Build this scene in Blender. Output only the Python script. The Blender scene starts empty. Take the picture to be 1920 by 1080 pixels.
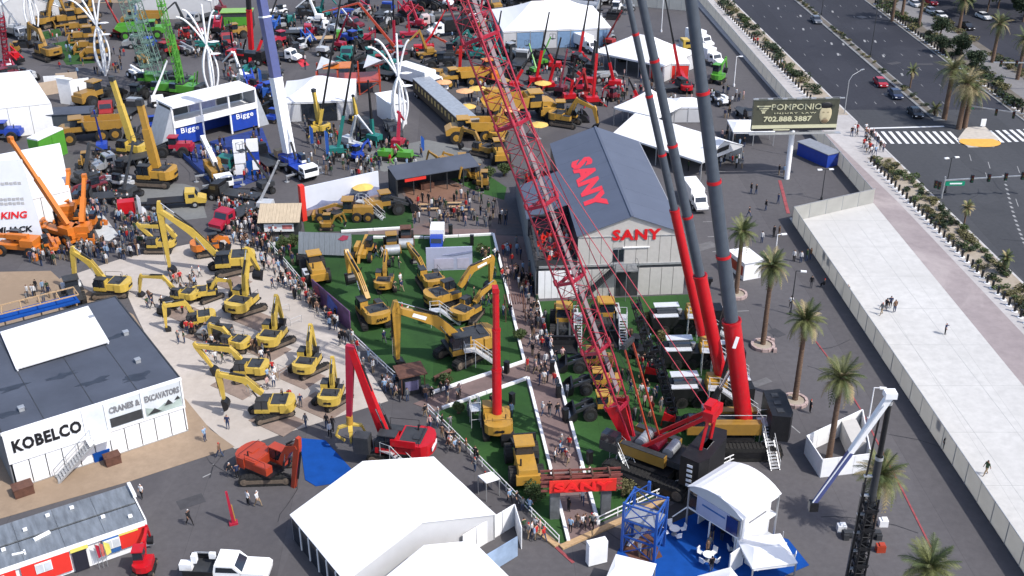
import bpy, bmesh, math, random
from mathutils import Vector as V, Matrix
PI=math.pi; R=math.radians
rnd=random.Random(7)
S=bpy.context.scene; COL=S.collection
# ---------------- camera ----------------
FPX=2100.0; PITCH=math.atan(1100/2100); HC=68.0
cam=bpy.data.objects.new('camera',bpy.data.cameras.new('camera')); COL.objects.link(cam); S.camera=cam
cam.location=(0,0,HC); cam.rotation_euler=(PI/2-PITCH,0,0)
cam.data.sensor_width=36; cam.data.lens=36*FPX/1920; cam.data.clip_start=1; cam.data.clip_end=3000
# ---------------- light ----------------
SUN_EL=R(50); AZ=math.atan2(-0.54,0.84)      # direction towards the sun, in the ground plane
sd=V((math.cos(AZ)*math.cos(SUN_EL),math.sin(AZ)*math.cos(SUN_EL),math.sin(SUN_EL)))
w=bpy.data.worlds.new('World'); S.world=w; w.use_nodes=True
bgn=w.node_tree.nodes['Background']; sky=w.node_tree.nodes.new('ShaderNodeTexSky')
sky.sky_type='NISHITA'; sky.sun_disc=False; sky.sun_elevation=SUN_EL; sky.sun_rotation=PI/2-AZ
sky.altitude=600; sky.air_density=0.8; sky.dust_density=2.5; sky.ozone_density=0.6
w.node_tree.links.new(sky.outputs[0],bgn.inputs[0]); bgn.inputs[1].default_value=0.15
sl=bpy.data.lights.new('sun','SUN'); sl.energy=2.5; sl.angle=R(0.5); sl.color=(1,0.965,0.91)
so=bpy.data.objects.new('sun',sl); COL.objects.link(so); so.rotation_euler=sd.to_track_quat('Z','Y').to_euler(); so.location=sd*300
S.view_settings.view_transform='Standard'; S.view_settings.look='None'; S.view_settings.exposure=0.88; S.view_settings.gamma=1.0
S.view_settings.use_curve_mapping=False
S.render.engine='CYCLES'; S.cycles.max_bounces=5; S.cycles.diffuse_bounces=2; S.cycles.glossy_bounces=3; S.cycles.transmission_bounces=3
S.cycles.use_denoising=True
# ---------------- photograph pixel (1920x1080) to ground ----------------
CP,SP=math.cos(PITCH),math.sin(PITCH)
def ray(px,py):
    a=(px-960)/FPX; b=(540-py)/FPX
    return V((a,CP+b*SP,-SP+b*CP))
def P(px,py,z=0.0):
    d=ray(px,py); t=(z-HC)/d.z; return V((d.x*t,d.y*t,z))
def proj(p):
    zc=p[1]*CP-(p[2]-HC)*SP
    return 960+FPX*p[0]/zc, 540-FPX*(p[1]*SP+(p[2]-HC)*CP)/zc
def Hh(bx,by,ty):
    g=P(bx,by); lo,hi=0,67
    for _ in range(40):
        z=(lo+hi)/2
        if proj((g.x,g.y,z))[1]>ty: lo=z
        else: hi=z
    return z
def VP(px,py,base,hd):
    """where the sight line meets the upright plane through base along heading hd: (distance, height)"""
    d=ray(px,py); n=V((-math.sin(hd),math.cos(hd),0)); t=n.dot(V((base.x,base.y,0)))/n.dot(d)
    q=V((d.x*t,d.y*t,HC+d.z*t)); return ((q-base).dot(V((math.cos(hd),math.sin(hd),0))),q.z)
def HD(a,b):
    A=P(*a);B=P(*b); return math.atan2(B.y-A.y,B.x-A.x)
def dv(h): return V((math.cos(h),math.sin(h),0))
# ---------------- materials ----------------
MT={}
def translucent(m,k=.35,col=(.8,.8,.78)):
    nt=m.node_tree; N=nt.nodes; b=N['Principled BSDF']; out=N['Material Output']; t=N.new('ShaderNodeBsdfTranslucent'); x=N.new('ShaderNodeMixShader'); t.inputs[0].default_value=(*col,1); x.inputs[0].default_value=k
    nt.links.new(b.outputs[0],x.inputs[1]); nt.links.new(t.outputs[0],x.inputs[2]); nt.links.new(x.outputs[0],out.inputs[0]); return m
def mat(name,col,rough=.6,metal=0,var=.12,scale=1.5,bump=0,bs=20,spec=.4,dirt=0,coat=0,em=0,stretch=None,var2=0):
    if name in MT: return MT[name]
    m=bpy.data.materials.new(name); m.use_nodes=True; nt=m.node_tree; N=nt.nodes; L=nt.links; b=N['Principled BSDF']
    tc=N.new('ShaderNodeTexCoord'); mp=N.new('ShaderNodeMapping'); L.new(tc.outputs['Object'],mp.inputs[0])
    if stretch: mp.inputs['Scale'].default_value=stretch
    def noise(s,d=5,r=.6):
        n=N.new('ShaderNodeTexNoise'); n.inputs['Scale'].default_value=s; n.inputs['Detail'].default_value=d; n.inputs['Roughness'].default_value=r
        L.new(mp.outputs[0],n.inputs['Vector']); return n
    n=noise(scale); r=N.new('ShaderNodeMapRange'); r.inputs[1].default_value=.3; r.inputs[2].default_value=.7; L.new(n.outputs[0],r.inputs[0])
    mx=N.new('ShaderNodeMix'); mx.data_type='RGBA'; L.new(r.outputs[0],mx.inputs[0])
    mx.inputs[6].default_value=(*[c*(1-var) for c in col],1); mx.inputs[7].default_value=(*[min(1,c*(1+var)) for c in col],1)
    out=mx.outputs[2]
    if dirt:
        n2=noise(scale*3.1,6,.7); r2=N.new('ShaderNodeMapRange'); r2.inputs[1].default_value=.55; r2.inputs[2].default_value=.75; r2.inputs[4].default_value=dirt
        L.new(n2.outputs[0],r2.inputs[0]); m2=N.new('ShaderNodeMix'); m2.data_type='RGBA'; L.new(r2.outputs[0],m2.inputs[0]); L.new(out,m2.inputs[6])
        m2.inputs[7].default_value=(.10,.085,.07,1); out=m2.outputs[2]
    L.new(out,b.inputs['Base Color']); b.inputs['Roughness'].default_value=rough; b.inputs['Metallic'].default_value=metal
    b.inputs['Specular IOR Level'].default_value=spec; b.inputs['Coat Weight'].default_value=coat
    if em: L.new(out,b.inputs['Emission Color']); b.inputs['Emission Strength'].default_value=em
    if bump:
        n3=noise(bs,4); bp=N.new('ShaderNodeBump'); bp.inputs['Strength'].default_value=bump; bp.inputs['Distance'].default_value=.03
        L.new(n3.outputs[0],bp.inputs['Height']); L.new(bp.outputs[0],b.inputs['Normal'])
    MT[name]=m; return m
def paint(name,c,rough=.38): return mat(name,c,rough=rough,var=.1,scale=1.2,dirt=.5,spec=.5)
YEL=paint('lemon yellow machine paint',(.50,.345,.06)); SYEL=paint('warm yellow machine paint',(.40,.22,.035)); DYEL=paint('ochre machine paint',(.29,.16,.03))
RED=paint('signal red paint',(.44,.006,.012)); DRED=paint('crimson steel paint',(.33,.014,.035)); ORG=paint('orange machine paint',(.52,.15,.02)); RORG=paint('red orange machine paint',(.36,.045,.018))
GRN=paint('bright green machine paint',(.075,.27,.03)); TEAL=paint('teal machine paint',(.015,.15,.13)); BLUE=paint('deep blue paint',(.015,.05,.32)); LBLU=paint('mid blue paint',(.02,.08,.32))
PURP=paint('slate blue crane paint',(.065,.08,.21)); WHT=mat('white paint',(.78,.78,.78),.45,var=.05,dirt=.12); BLK=mat('black paint',(.011,.011,.0125),.45,var=.3,dirt=.2)
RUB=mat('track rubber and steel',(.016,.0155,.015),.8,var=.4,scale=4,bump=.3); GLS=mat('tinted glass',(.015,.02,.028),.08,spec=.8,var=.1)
STL=mat('galvanised steel',(.42,.43,.44),.4,metal=.5,var=.15); CHR=mat('chrome rod',(.7,.7,.7),.15,metal=1,var=.05); GREY=mat('boom grey paint',(.060,.073,.092),.4,var=.12,dirt=.1)
DGREY=mat('dark grey paint',(.034,.036,.039),.55,var=.25,dirt=.15); ALU=mat('brushed aluminium',(.55,.56,.57),.4,metal=.3,var=.1)
MUD=mat('dusty undercarriage',(.13,.10,.075),.9,var=.3,scale=3,bump=.4)
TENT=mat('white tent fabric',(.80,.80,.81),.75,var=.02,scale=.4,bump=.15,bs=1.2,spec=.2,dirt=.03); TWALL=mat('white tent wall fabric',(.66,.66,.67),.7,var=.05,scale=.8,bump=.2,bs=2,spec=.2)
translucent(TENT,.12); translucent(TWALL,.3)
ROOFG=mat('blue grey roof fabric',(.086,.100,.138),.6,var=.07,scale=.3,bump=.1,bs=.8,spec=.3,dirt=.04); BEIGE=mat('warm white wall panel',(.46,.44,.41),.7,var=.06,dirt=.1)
DROOF=mat('charcoal roof membrane',(.060,.069,.092),.7,var=.2,scale=.18,bump=.2,bs=3); BROWN=mat('brown boards',(.10,.045,.03),.7,var=.3,scale=2,bump=.3)
WOOD=mat('pale timber',(.42,.28,.15),.7,var=.25,scale=2,stretch=(1,8,1),bump=.3); CARP=mat('royal blue carpet',(.007,.058,.26),.9,var=.12,scale=.8,bump=.3,bs=30,spec=.1)
SCREEN=mat('dark panel',(.02,.02,.03),.3)
KIDS={}
def poly_n(pts):
    n=V((0,0,0))
    for i in range(len(pts)):
        a=V(pts[i]);b=V(pts[(i+1)%len(pts)]); n+=a.cross(b)
    return n
class MB:
    def __init__(s): s.v=[];s.f=[];s.mi=[];s.sm=[]
    def add(s,vs,fs,mi=0,sm=False):
        o=len(s.v); s.v+= [tuple(p) for p in vs]; s.f+=[tuple(i+o for i in f) for f in fs]; s.mi+=[mi]*len(fs); s.sm+=[sm]*len(fs); return s
    def box(s,x,y,z,dx,dy,dz,mi=0,rz=0,ry=0,tx=1,ty=1):
        M=Matrix.Rotation(rz,3,'Z')@Matrix.Rotation(ry,3,'Y'); vs=[]
        for k in (-.5,.5):
            for (i,j) in ((-.5,-.5),(.5,-.5),(.5,.5),(-.5,.5)):
                sx=tx if k>0 else 1; sy=ty if k>0 else 1
                vs.append(M@V((i*dx*sx,j*dy*sy,k*dz))+V((x,y,z)))
        return s.add(vs,[(3,2,1,0),(4,5,6,7),(0,1,5,4),(1,2,6,5),(2,3,7,6),(3,0,4,7)],mi)
    def cyl(s,a,b,r0,r1=None,n=10,mi=0,cap=True,sm=True):
        a=V(a);b=V(b); r1=r0 if r1 is None else r1; d=(b-a)
        if d.length<1e-6: return s
        q=d.to_track_quat('Z','Y').to_matrix(); vs=[]
        for c,r in ((a,r0),(b,r1)):
            for i in range(n): t=2*PI*i/n; vs.append(c+q@V((r*math.cos(t),r*math.sin(t),0)))
        s.add(vs,[(i,(i+1)%n,n+(i+1)%n,n+i) for i in range(n)],mi,sm)
        if cap: o=len(s.v); s.v+=[tuple(v) for v in vs]; s.f+=[tuple(o+i for i in reversed(range(n))),tuple(o+n+i for i in range(n))]; s.mi+=[mi]*2; s.sm+=[False]*2
        return s
    def tube(s,pts,r,n=6,mi=0):
        for i in range(len(pts)-1): s.cyl(pts[i],pts[i+1],r if not callable(r) else r(i),r if not callable(r) else r(i+1),n,mi)
        return s
    def bar(s,a,b,w,h,mi=0,w1=None,h1=None):
        a=V(a);b=V(b);d=(b-a).normalized(); u=V((0,0,1))
        if abs(d.z)>.999: u=V((0,1,0))
        r=d.cross(u).normalized(); u=r.cross(d); w1=w if w1 is None else w1; h1=h if h1 is None else h1; vs=[]
        for c,ww,hh in ((a,w,h),(b,w1,h1)):
            for i,j in ((-.5,-.5),(.5,-.5),(.5,.5),(-.5,.5)): vs.append(c+r*i*ww+u*j*hh)
        return s.add(vs,[(3,2,1,0),(4,5,6,7),(0,1,5,4),(1,2,6,5),(2,3,7,6),(3,0,4,7)],mi)
    def prism(s,poly,ext,mi=0,sm=False):
        poly=[V(p) for p in poly]; e=V(ext); n=len(poly)
        if poly_n(poly).dot(e)>0: poly=poly[::-1]
        vs=poly+[p+e for p in poly]
        return s.add(vs,[tuple(range(n)),tuple(range(2*n-1,n-1,-1))]+[(i,n+i,n+(i+1)%n,(i+1)%n) for i in range(n)],mi,sm)
    def xz(s,poly,y,w,mi=0): return s.prism([(p[0],y-w/2,p[1]) for p in poly],(0,w,0),mi)
    def plan(s,poly,z,h,mi=0): return s.prism([(p[0],p[1],z) for p in poly],(0,0,h),mi)
    def quad(s,*p,mi=0): return s.add(p,[tuple(range(len(p)))],mi)
    def ell(s,c,rx,ry,rz,nu=10,nv=6,mi=0,zmin=-1):
        vs=[];fs=[]
        for j in range(nv+1):
            t=-PI/2+PI*j/nv; t=max(t,math.asin(zmin)) if zmin>-1 else t
            for i in range(nu): u=2*PI*i/nu; vs.append((c[0]+rx*math.cos(t)*math.cos(u),c[1]+ry*math.cos(t)*math.sin(u),c[2]+rz*math.sin(t)))
        for j in range(nv):
            for i in range(nu): fs.append((j*nu+i,j*nu+(i+1)%nu,(j+1)*nu+(i+1)%nu,(j+1)*nu+i))
        return s.add(vs,fs,mi,True)
    def mesh(s,name,mats):
        me=bpy.data.meshes.new(name); me.from_pydata(s.v,[],s.f)
        for m in (mats if isinstance(mats,(list,tuple)) else [mats]): me.materials.append(m)
        me.polygons.foreach_set('material_index',s.mi); me.polygons.foreach_set('use_smooth',s.sm); me.update(); return me
    def build(s,name,mats,parent=None):
        return link(name,s.mesh(name,mats),parent)
def link(name,me,parent=None,loc=(0,0,0),rot=(0,0,0),sc=1):
    o=bpy.data.objects.new(name,me); COL.objects.link(o); o.parent=parent; o.location=loc; o.rotation_euler=rot
    o.scale=(sc,sc,sc) if not isinstance(sc,tuple) else sc
    if parent is not None: KIDS.setdefault(parent.as_pointer(),[]).append(o)
    return o
def tg(o,label=None,cat=None,group=None,kind=None):
    if label: o['label']=label
    if cat: o['category']=cat
    if group: o['group']=group
    if kind: o['kind']=kind
    return o
def E(name,label,cat,loc=(0,0,0),rz=0,group=None,sc=1):
    o=bpy.data.objects.new(name,None); COL.objects.link(o); o.empty_display_size=.2; o.location=loc; o.rotation_euler=(0,0,rz); o.scale=(sc,)*3
    return tg(o,label,cat,group)
def kids(o): return list(KIDS.get(o.as_pointer(),[]))
def copy_tree(o,parent=None,keep=True):
    c=o.copy(); COL.objects.link(c); c.parent=parent
    if parent is not None: KIDS.setdefault(parent.as_pointer(),[]).append(c)
    for k in kids(o): copy_tree(k,c)
    return c
CACHE={}
def spawn(key,fn,loc,rz,label,group=None,sc=1,cat=None,name=None):
    """first call builds the thing, later ones copy it with its parts"""
    if key not in CACHE: CACHE[key]=fn()
    o=copy_tree(CACHE[key])
    if name and o.name.split('.')[0]!=name: o.name=name
    o.location=loc; o.rotation_euler=(0,0,rz); o.scale=(sc,)*3; o['label']=label
    if group: o['group']=group
    elif 'group' in o: del o['group']
    if cat: o['category']=cat
    return o
def drop_tree(o):
    for k in kids(o): drop_tree(k)
    bpy.data.objects.remove(o)
def text(txt,size,m,parent,loc,xax,yax,name='lettering',wx=1.0,bold=.02,depth=.03,shear=0,fit=None,sp=1.0):
    """lettering lying in the plane xax, yax with loc at its lower left"""
    c=bpy.data.curves.new('t','FONT'); c.body=txt; c.size=size; c.offset=bold*size; c.extrude=depth; c.shear=shear; c.space_character=sp; c.resolution_u=2
    t=bpy.data.objects.new('t',c); COL.objects.link(t); bpy.context.view_layer.update()
    me=bpy.data.meshes.new_from_object(t.evaluated_get(bpy.context.evaluated_depsgraph_get())); bpy.data.objects.remove(t); 
    xs=[v.co.x for v in me.vertices]; ys=[v.co.y for v in me.vertices]; x0=min(xs); wd=max(xs)-x0; y0=min(ys); hh=max(ys)-y0
    fx,fy=(fit[0]/wd,fit[1]/hh) if fit else (wx,1)
    xa=V(xax).normalized(); ya=V(yax); ya=(ya-xa*ya.dot(xa)).normalized(); za=xa.cross(ya)
    for v in me.vertices:
        q=v.co.copy(); v.co=V(loc)+xa*((q.x-x0)*fx)+ya*((q.y-y0)*fy)+za*(q.z+depth+.012)
    me.materials.clear(); me.materials.append(m); o=link(name,me,parent); return o
# ================= ground =================
def gmat(name,c1,c2,s1,s2,c3=None,th=(.55,.7),rough=.9,bump=.25,band=None):
    m=bpy.data.materials.new(name); m.use_nodes=True; N=m.node_tree.nodes; L=m.node_tree.links; b=N['Principled BSDF']
    tc=N.new('ShaderNodeTexCoord')
    def noise(s,d=8,r=.6,dist=0):
        n=N.new('ShaderNodeTexNoise'); n.inputs['Scale'].default_value=s; n.inputs['Detail'].default_value=d; n.inputs['Roughness'].default_value=r; n.inputs['Distortion'].default_value=dist
        L.new(tc.outputs['Object'],n.inputs['Vector']); return n.outputs[0]
    def rng(x,a,bb,c=0,d=1):
        r=N.new('ShaderNodeMapRange'); r.inputs[1].default_value=a; r.inputs[2].default_value=bb; r.inputs[3].default_value=c; r.inputs[4].default_value=d; L.new(x,r.inputs[0]); return r.outputs[0]
    def mix(f,a,bb,mode='MIX'):
        x=N.new('ShaderNodeMix'); x.data_type='RGBA'; x.blend_type=mode; L.new(f,x.inputs[0])
        for i,c in ((6,a),(7,bb)):
            if isinstance(c,tuple): x.inputs[i].default_value=(*c,1)
            else: L.new(c,x.inputs[i])
        return x.outputs[2]
    o=mix(rng(noise(s1),.35,.65),c1,c2)
    o=mix(rng(noise(s2,4,.7),.3,.7,0,.35),o,tuple(.5*x for x in c1))
    if c3: o=mix(rng(noise(s1*.45,9,.65,1.5),th[0],th[1],0,.8),o,c3)
    if band:  # strips laid side by side: (heading, width, how much they differ)
        mp=N.new('ShaderNodeMapping'); mp.inputs['Rotation'].default_value=(0,0,-band[0]); mp.inputs['Scale'].default_value=(1/band[1],1/band[1]*.07,1); L.new(tc.outputs['Object'],mp.inputs[0])
        wn=N.new('ShaderNodeTexWhiteNoise'); fl=N.new('ShaderNodeVectorMath'); fl.operation='FLOOR'; L.new(mp.outputs[0],fl.inputs[0]); L.new(fl.outputs[0],wn.inputs['Vector']); o=mix(rng(wn.outputs['Value'],0,1,0,band[2]),o,(.0,.0,.0))
        sp=N.new('ShaderNodeSeparateXYZ'); L.new(mp.outputs[0],sp.inputs[0]); fr=N.new('ShaderNodeMath'); fr.operation='FRACT'; L.new(sp.outputs[0],fr.inputs[0]); o=mix(rng(fr.outputs[0],0,.05/band[1],.45,0),o,(.01,.01,.01))
    L.new(o,b.inputs['Base Color']); b.inputs['Roughness'].default_value=rough; b.inputs['Specular IOR Level'].default_value=.25
    bp=N.new('ShaderNodeBump'); bp.inputs['Strength'].default_value=bump; bp.inputs['Distance'].default_value=.02; L.new(noise(s2*4,3),bp.inputs['Height']); L.new(bp.outputs[0],b.inputs['Normal'])
    MT[name]=m; return m
ASPH=gmat('lot asphalt',(.092,.087,.092),(.112,.106,.110),.05,1.4,(.072,.068,.073),(.52,.62),band=(R(31),7.5,.14))
ROADM=gmat('road asphalt',(.052,.054,.060),(.066,.068,.074),.03,1.5,(.042,.044,.050),(.55,.62),band=(R(3),3.6,.16))
ROADSH=gmat('shade-darkened road asphalt',(.031,.032,.041),(.040,.041,.051),.03,1.5,(.024,.025,.033),(.55,.62),band=(R(3),3.6,.18))  # same road asphalt, darkened so its colour carries a cloud's shadow
PLAZ=gmat('pale plaza concrete',(.485,.475,.455),(.545,.535,.515),.05,.8,(.43,.42,.40),(.5,.72),band=(R(3),6,.035))
PINK=gmat('pink paving',(.27,.23,.23),(.315,.27,.265),.08,.8,(.45,.40,.38),(.5,.7))
WALK=gmat('sidewalk concrete',(.38,.36,.35),(.45,.43,.42),.1,1.)
SAND=gmat('planter gravel',(.30,.25,.19),(.38,.33,.27),.5,3.)
LAWN=gmat('green turf',(.026,.080,.018),(.038,.105,.026),.08,2.5,(.018,.052,.016),(.46,.62),bump=.8,band=(R(31),3.8,.2))
PATH=gmat('brown paver path',(.165,.115,.108),(.20,.142,.132),.15,1.5,(.13,.095,.088),(.5,.65))
PADM=gmat('light display pad',(.43,.385,.345),(.49,.44,.395),.07,1.,(.35,.31,.27),(.48,.68))
TAN=gmat('tan ground sheet',(.28,.205,.14),(.32,.24,.17),.07,1.,(.24,.175,.12),(.5,.65))
PATCH=gmat('faded asphalt',(.15,.155,.155),(.18,.185,.18),.1,1.5)
MARK=mat('road marking white',(.62,.62,.62),.8,var=.12,scale=1.,dirt=.25); MARKW=mat('worn marking',(.25,.25,.25),.85,var=.3,scale=2,dirt=.5)
KERB=mat('kerb concrete',(.42,.41,.40),.85,var=.15,scale=1,dirt=.2)
def sheet(name,pts,z,m,kind='structure',h=None,label=None,cat=None,ground=None):
    ps=[P(*q) if not isinstance(q,V) else q for q in pts]; mb=MB(); mb.prism([(p.x,p.y,z-(h or .25)) for p in ps],(0,0,(h or .25)))
    o=mb.build(name,m); o['kind']=kind
    if cat: tg(o,label,cat)
    return o
mb=MB(); mb.quad((-1500,-300,0),(1500,-300,0),(1500,2500,0),(-1500,2500,0)); o=mb.build('ground',ASPH); o['kind']='structure'
# plaza and pavements on the right (x runs across, y away)
FA=P(1485,417); FB=P(1507,407); FC=P(1637,382)
def lerp(a,b,t): return a+(b-a)*t
K0=P(1665,287); K1=P(1920,535); kd=(K1-K0).normalized()         # kerb line at the road's near side
def kline(y,off=0): # x of the near kerb at depth y
    t=(y-K0.y)/kd.y; return K0.x+kd.x*t+off
def kpt(y,off=0,z=0): return V((kline(y,off),y,z))
YF=FC.y
fen_lo=lambda y: FA.x+(P(1917,1072).x-FA.x)*(y-FA.y)/(P(1917,1072).y-FA.y)
UF0=P(1320,25); UF1=P(1617,362)
fen_up=lambda y: UF0.x+(UF1.x-UF0.x)*(y-UF0.y)/(UF1.y-UF0.y)
W1=P(1640,385); W2=P(1920,727); W3=P(1657,380); W4=P(1850,540)
def lin(a,b,y): return a.x+(b.x-a.x)*(y-a.y)/(b.y-a.y)
sheet('pavement',[kpt(40),kpt(156),kpt(186),kpt(300),V((fen_up(300),300,0)),V((fen_up(160),160,0)),V((fen_up(150),150,0)),V((lin(W1,W2,40),40,0))],.12,WALK)
sheet('plaza_paving',[V((fen_lo(40),40,0)),V((fen_lo(152),152,0)),FC,V((lin(W1,W2,157),157,0)),V((lin(W1,W2,40),40,0))],.128,PLAZ,h=.1)
sheet('pink_paving',[V((lin(W1,W2,40),40,0)),V((lin(W1,W2,157.6),157.6,0)),V((fen_up(162)+.3,162,0)),V((fen_up(205),205,0)),V((fen_up(205)+2.2,205,0)),V((kline(158)-6.3,158,0)),V((kline(40)-6.3,40,0))],.132,PINK,h=.1)
# joints scored in the plaza slabs: thin dark recess strips
mb=MB()
for y in range(52,152,9): 
    x0=fen_lo(y)+.5; x1=lin(W1,W2,y)-.1; mb.box((x0+x1)/2,y,.131,x1-x0,.05,.01)
for k in (.33,.66):
    a=V((lerp(V((fen_lo(45),45,0)),V((lin(W1,W2,45),45,0)),k)));b=V((lerp(V((fen_lo(150),150,0)),V((lin(W1,W2,150),150,0)),k))); mb.bar((a.x,a.y,.131),(b.x,b.y,.131),.05,.01)
o=mb.build('paving_joint',mat('joint grey',(.36,.36,.35),.9)); o['kind']='structure'
# road
MD0=P(1497,0); MD1=P(1775,237)
med=lambda y:MD0.x+(MD1.x-MD0.x)*(y-MD0.y)/(MD1.y-MD0.y)
CR0=P(1620,0); CR1=P(1917,225)
cur=lambda y:CR0.x+(CR1.x-CR0.x)*(y-CR0.y)/(CR1.y-CR0.y)
XW=P(1700,262).y   # crosswalk depth
sheet('road',[kpt(30,-.2),kpt(420,-.2),V((cur(420)+.2,420,0)),V((cur(192),192,0)),V((240,192,0)),V((240,30,0))],.02,ROADM,h=.2)
sheet('road_cloud_shade',[kpt(202,-.0),kpt(420,-.0),V((cur(420),420,0)),V((cur(202),202,0))],.024,ROADSH,h=.1)  # overlay on the far lanes with the cloud shadow painted in
WALKF=gmat('shade-darkened far sidewalk concrete',(.17,.165,.165),(.21,.20,.20),.1,1.); SANDF=gmat('shade-darkened far planter gravel',(.12,.105,.085),(.16,.14,.12),.5,3.); KERBF=mat('shade-darkened far kerb concrete',(.20,.20,.20),.85,var=.2,dirt=.2)  # darker copies of sidewalk, gravel and kerb, cloud shade put into the colour
def strip(name,fa,fb,y0,y1,z,m,n=1,h=.15):
    mb=MB()
    mb.prism([(fa(y0),y0,z-h),(fb(y0),y0,z-h),(fb(y1),y1,z-h),(fa(y1),y1,z-h)],(0,0,h)); o=mb.build(name,m); o['kind']='structure'; return o
strip('kerb',lambda y:kline(y,-.15),lambda y:kline(y,.2),30,XW-3,.15,KERB); strip('kerb',lambda y:kline(y,-.15),lambda y:kline(y,.2),XW+9,420,.15,KERB)
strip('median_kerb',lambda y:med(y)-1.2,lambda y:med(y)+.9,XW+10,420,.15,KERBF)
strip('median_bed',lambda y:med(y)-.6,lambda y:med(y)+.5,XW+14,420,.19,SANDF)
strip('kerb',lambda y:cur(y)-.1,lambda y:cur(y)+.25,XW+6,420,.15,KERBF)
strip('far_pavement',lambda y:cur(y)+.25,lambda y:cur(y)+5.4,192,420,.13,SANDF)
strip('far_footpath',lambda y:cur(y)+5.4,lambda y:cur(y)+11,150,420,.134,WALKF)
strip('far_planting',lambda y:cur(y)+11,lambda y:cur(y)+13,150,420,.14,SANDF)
strip('far_road',lambda y:cur(y)+13,lambda y:cur(y)+40,150,420,.03,ROADSH)
strip('planter_bed',lambda y:kline(y,-4.4),lambda y:kline(y,-.15),40,XW-9,.16,SAND)
strip('planter_bed',lambda y:kline(y,-4.4),lambda y:kline(y,-.15),XW+13,400,.16,SAND)
sheet('crossing_island',[P(1795,262),P(1812,240),P(1846,238),P(1872,262),P(1864,276),P(1815,277)],.15,mat('island concrete',(.42,.38,.33),.9),h=.14)
mb=MB(); c=P(1834,265)
mb.plan([(c.x+3.6*math.cos(t)*1.0,c.y-.6+2.6*math.sin(t)) for t in [R(a) for a in range(180,361,15)]]+[(c.x+2.8,c.y+.8),(c.x-2.8,c.y+.8)],.153,.02); o=mb.build('tactile_paving',mat('yellow tactile paving',(.62,.33,.06),.8,var=.1,bump=.5)); o['kind']='structure'
# painted markings
mb=MB()
def para(x,y,w,l,sk=0,z=.026): mb.add([(x-w/2,y-l/2,z),(x+w/2,y-l/2,z),(x+w/2+sk,y+l/2,z),(x-w/2+sk,y+l/2,z)],[(0,1,2,3)])
a=P(1650,258);b=P(1790,258)
n=11
for i in range(n):
    q=lerp(a,b,i/(n-1)); para(q.x,q.y,.62,6.2,0)
a=P(1868,256);b=P(1960,252)
for i in range(8): q=lerp(a,b,i/7); para(q.x,q.y,.62,6.0,0)
q0=P(1622,241);q1=P(1770,237); mb.add([(q0.x,q0.y-.3,.026),(q1.x,q1.y-.3,.026),(q1.x,q1.y+.3,.026),(q0.x,q0.y+.3,.026)],[(0,1,2,3)])
o=mb.build('road_marking',MARK); o['kind']='structure'
mb=MB()
y=206
while y<400:
    for k in range(1,4):
        x=kline(y)+(med(y)-1-kline(y))*k/4; para(x,y,.12,1.4)
        x=med(y)+1+(cur(y)-med(y)-1)*k/4; para(x,y,.12,1.4)
    y+=11
for (x,y) in ((1458,16),(1500,30),(1505,55),(1558,82),(1580,83),(1570,102),(1560,22),(1655,105),(1650,31),(1620,77),(1705,136),(1690,140),(1640,78),(1745,105)):
    q=P(x,y); para(q.x,q.y,.45,1.9,.3)
for i in range(26):   # dotted turning line
    t=i/25; px=1882+ (1 if t<.35 else 1)*(-10*math.sin(t*PI)+t*80); py=330+t*210; q=P(px,py); para(q.x,q.y,.35,.8)
for (x,y) in ((1815,296),(1850,310),(1905,318),(1845,330),(1902,380)): q=P(x,y); para(q.x,q.y,.12,3,.8)
o=mb.build('worn_road_marking',MARKW); o['kind']='structure'
# lot surfaces
sheet('display_pad',[(225,486),(430,441),(458,441),(520,492),(640,620),(706,716),(728,752),(440,842),(398,806),(330,745),(255,590),(238,552),(60,600),(-60,640),(-60,585),(60,540)],.02,PADM)
sheet('tan_ground_sheet',[(-80,600),(60,548),(120,520),(250,590),(345,745),(395,806),(440,838),(245,902),(-60,990),(-120,800)],.026,TAN)
sheet('tan_ground_sheet',[(0,510),(95,508),(130,540),(60,600),(-60,640),(-60,560)],.03,TAN)
sheet('faded_asphalt_patch',[(690,285),(800,262),(890,280),(905,305),(780,312),(720,322),(680,310)],.012,PATCH)
sheet('pale_concrete_strip',[(150,375),(172,375),(222,440),(205,452),(188,450)],.02,mat('pale strip',(.42,.44,.44),.85,dirt=.2))
sheet('grey_display_pad',[(345,345),(372,352),(388,408),(335,414),(300,428),(270,420),(240,340)],.018,PATCH)
sheet('lawn',[(500,458),(560,440),(925,441),(983,680),(800,740),(770,732)],.05,LAWN)
sheet('lawn',[(815,775),(985,710),(1066,1018),(1048,1018)],.05,LAWN)
sheet('lawn',[(1006,566),(1300,552),(1350,640),(1436,836),(1120,983)],.05,LAWN)
sheet('lawn',[(566,392),(700,380),(770,372),(775,428),(640,434),(572,436)],.05,LAWN)
sheet('lawn',[(98,82),(150,72),(178,118),(125,122)],.05,LAWN); sheet('lawn',[(70,62),(110,54),(118,66),(84,74)],.05,LAWN)
sheet('lawn',[(830,330),(905,322),(950,352),(945,375),(900,362)],.05,LAWN)
sheet('brown_path',[(925,441),(985,444),(1002,566),(1010,572),(1124,990),(1110,1000),(1062,1018),(985,712),(981,680)],.035,PATH)
sheet('brown_path',[(775,757),(983,676),(992,702),(812,772)],.04,PATH)
sheet('brown_path',[(690,428),(930,430),(930,446),(690,447)],.032,PATH)
sheet('patio',[(735,345),(895,318),(962,395),(985,440),(775,442),(770,380)],.028,gmat('dark patio paving',(.10,.088,.088),(.13,.115,.115),.15,1.5,(.15,.10,.085),(.5,.6)))
sheet('patio_deck',[(755,352),(860,345),(880,375),(770,386)],.04,gmat('rust deck',(.17,.09,.06),(.21,.12,.085),.2,1.5))
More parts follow.
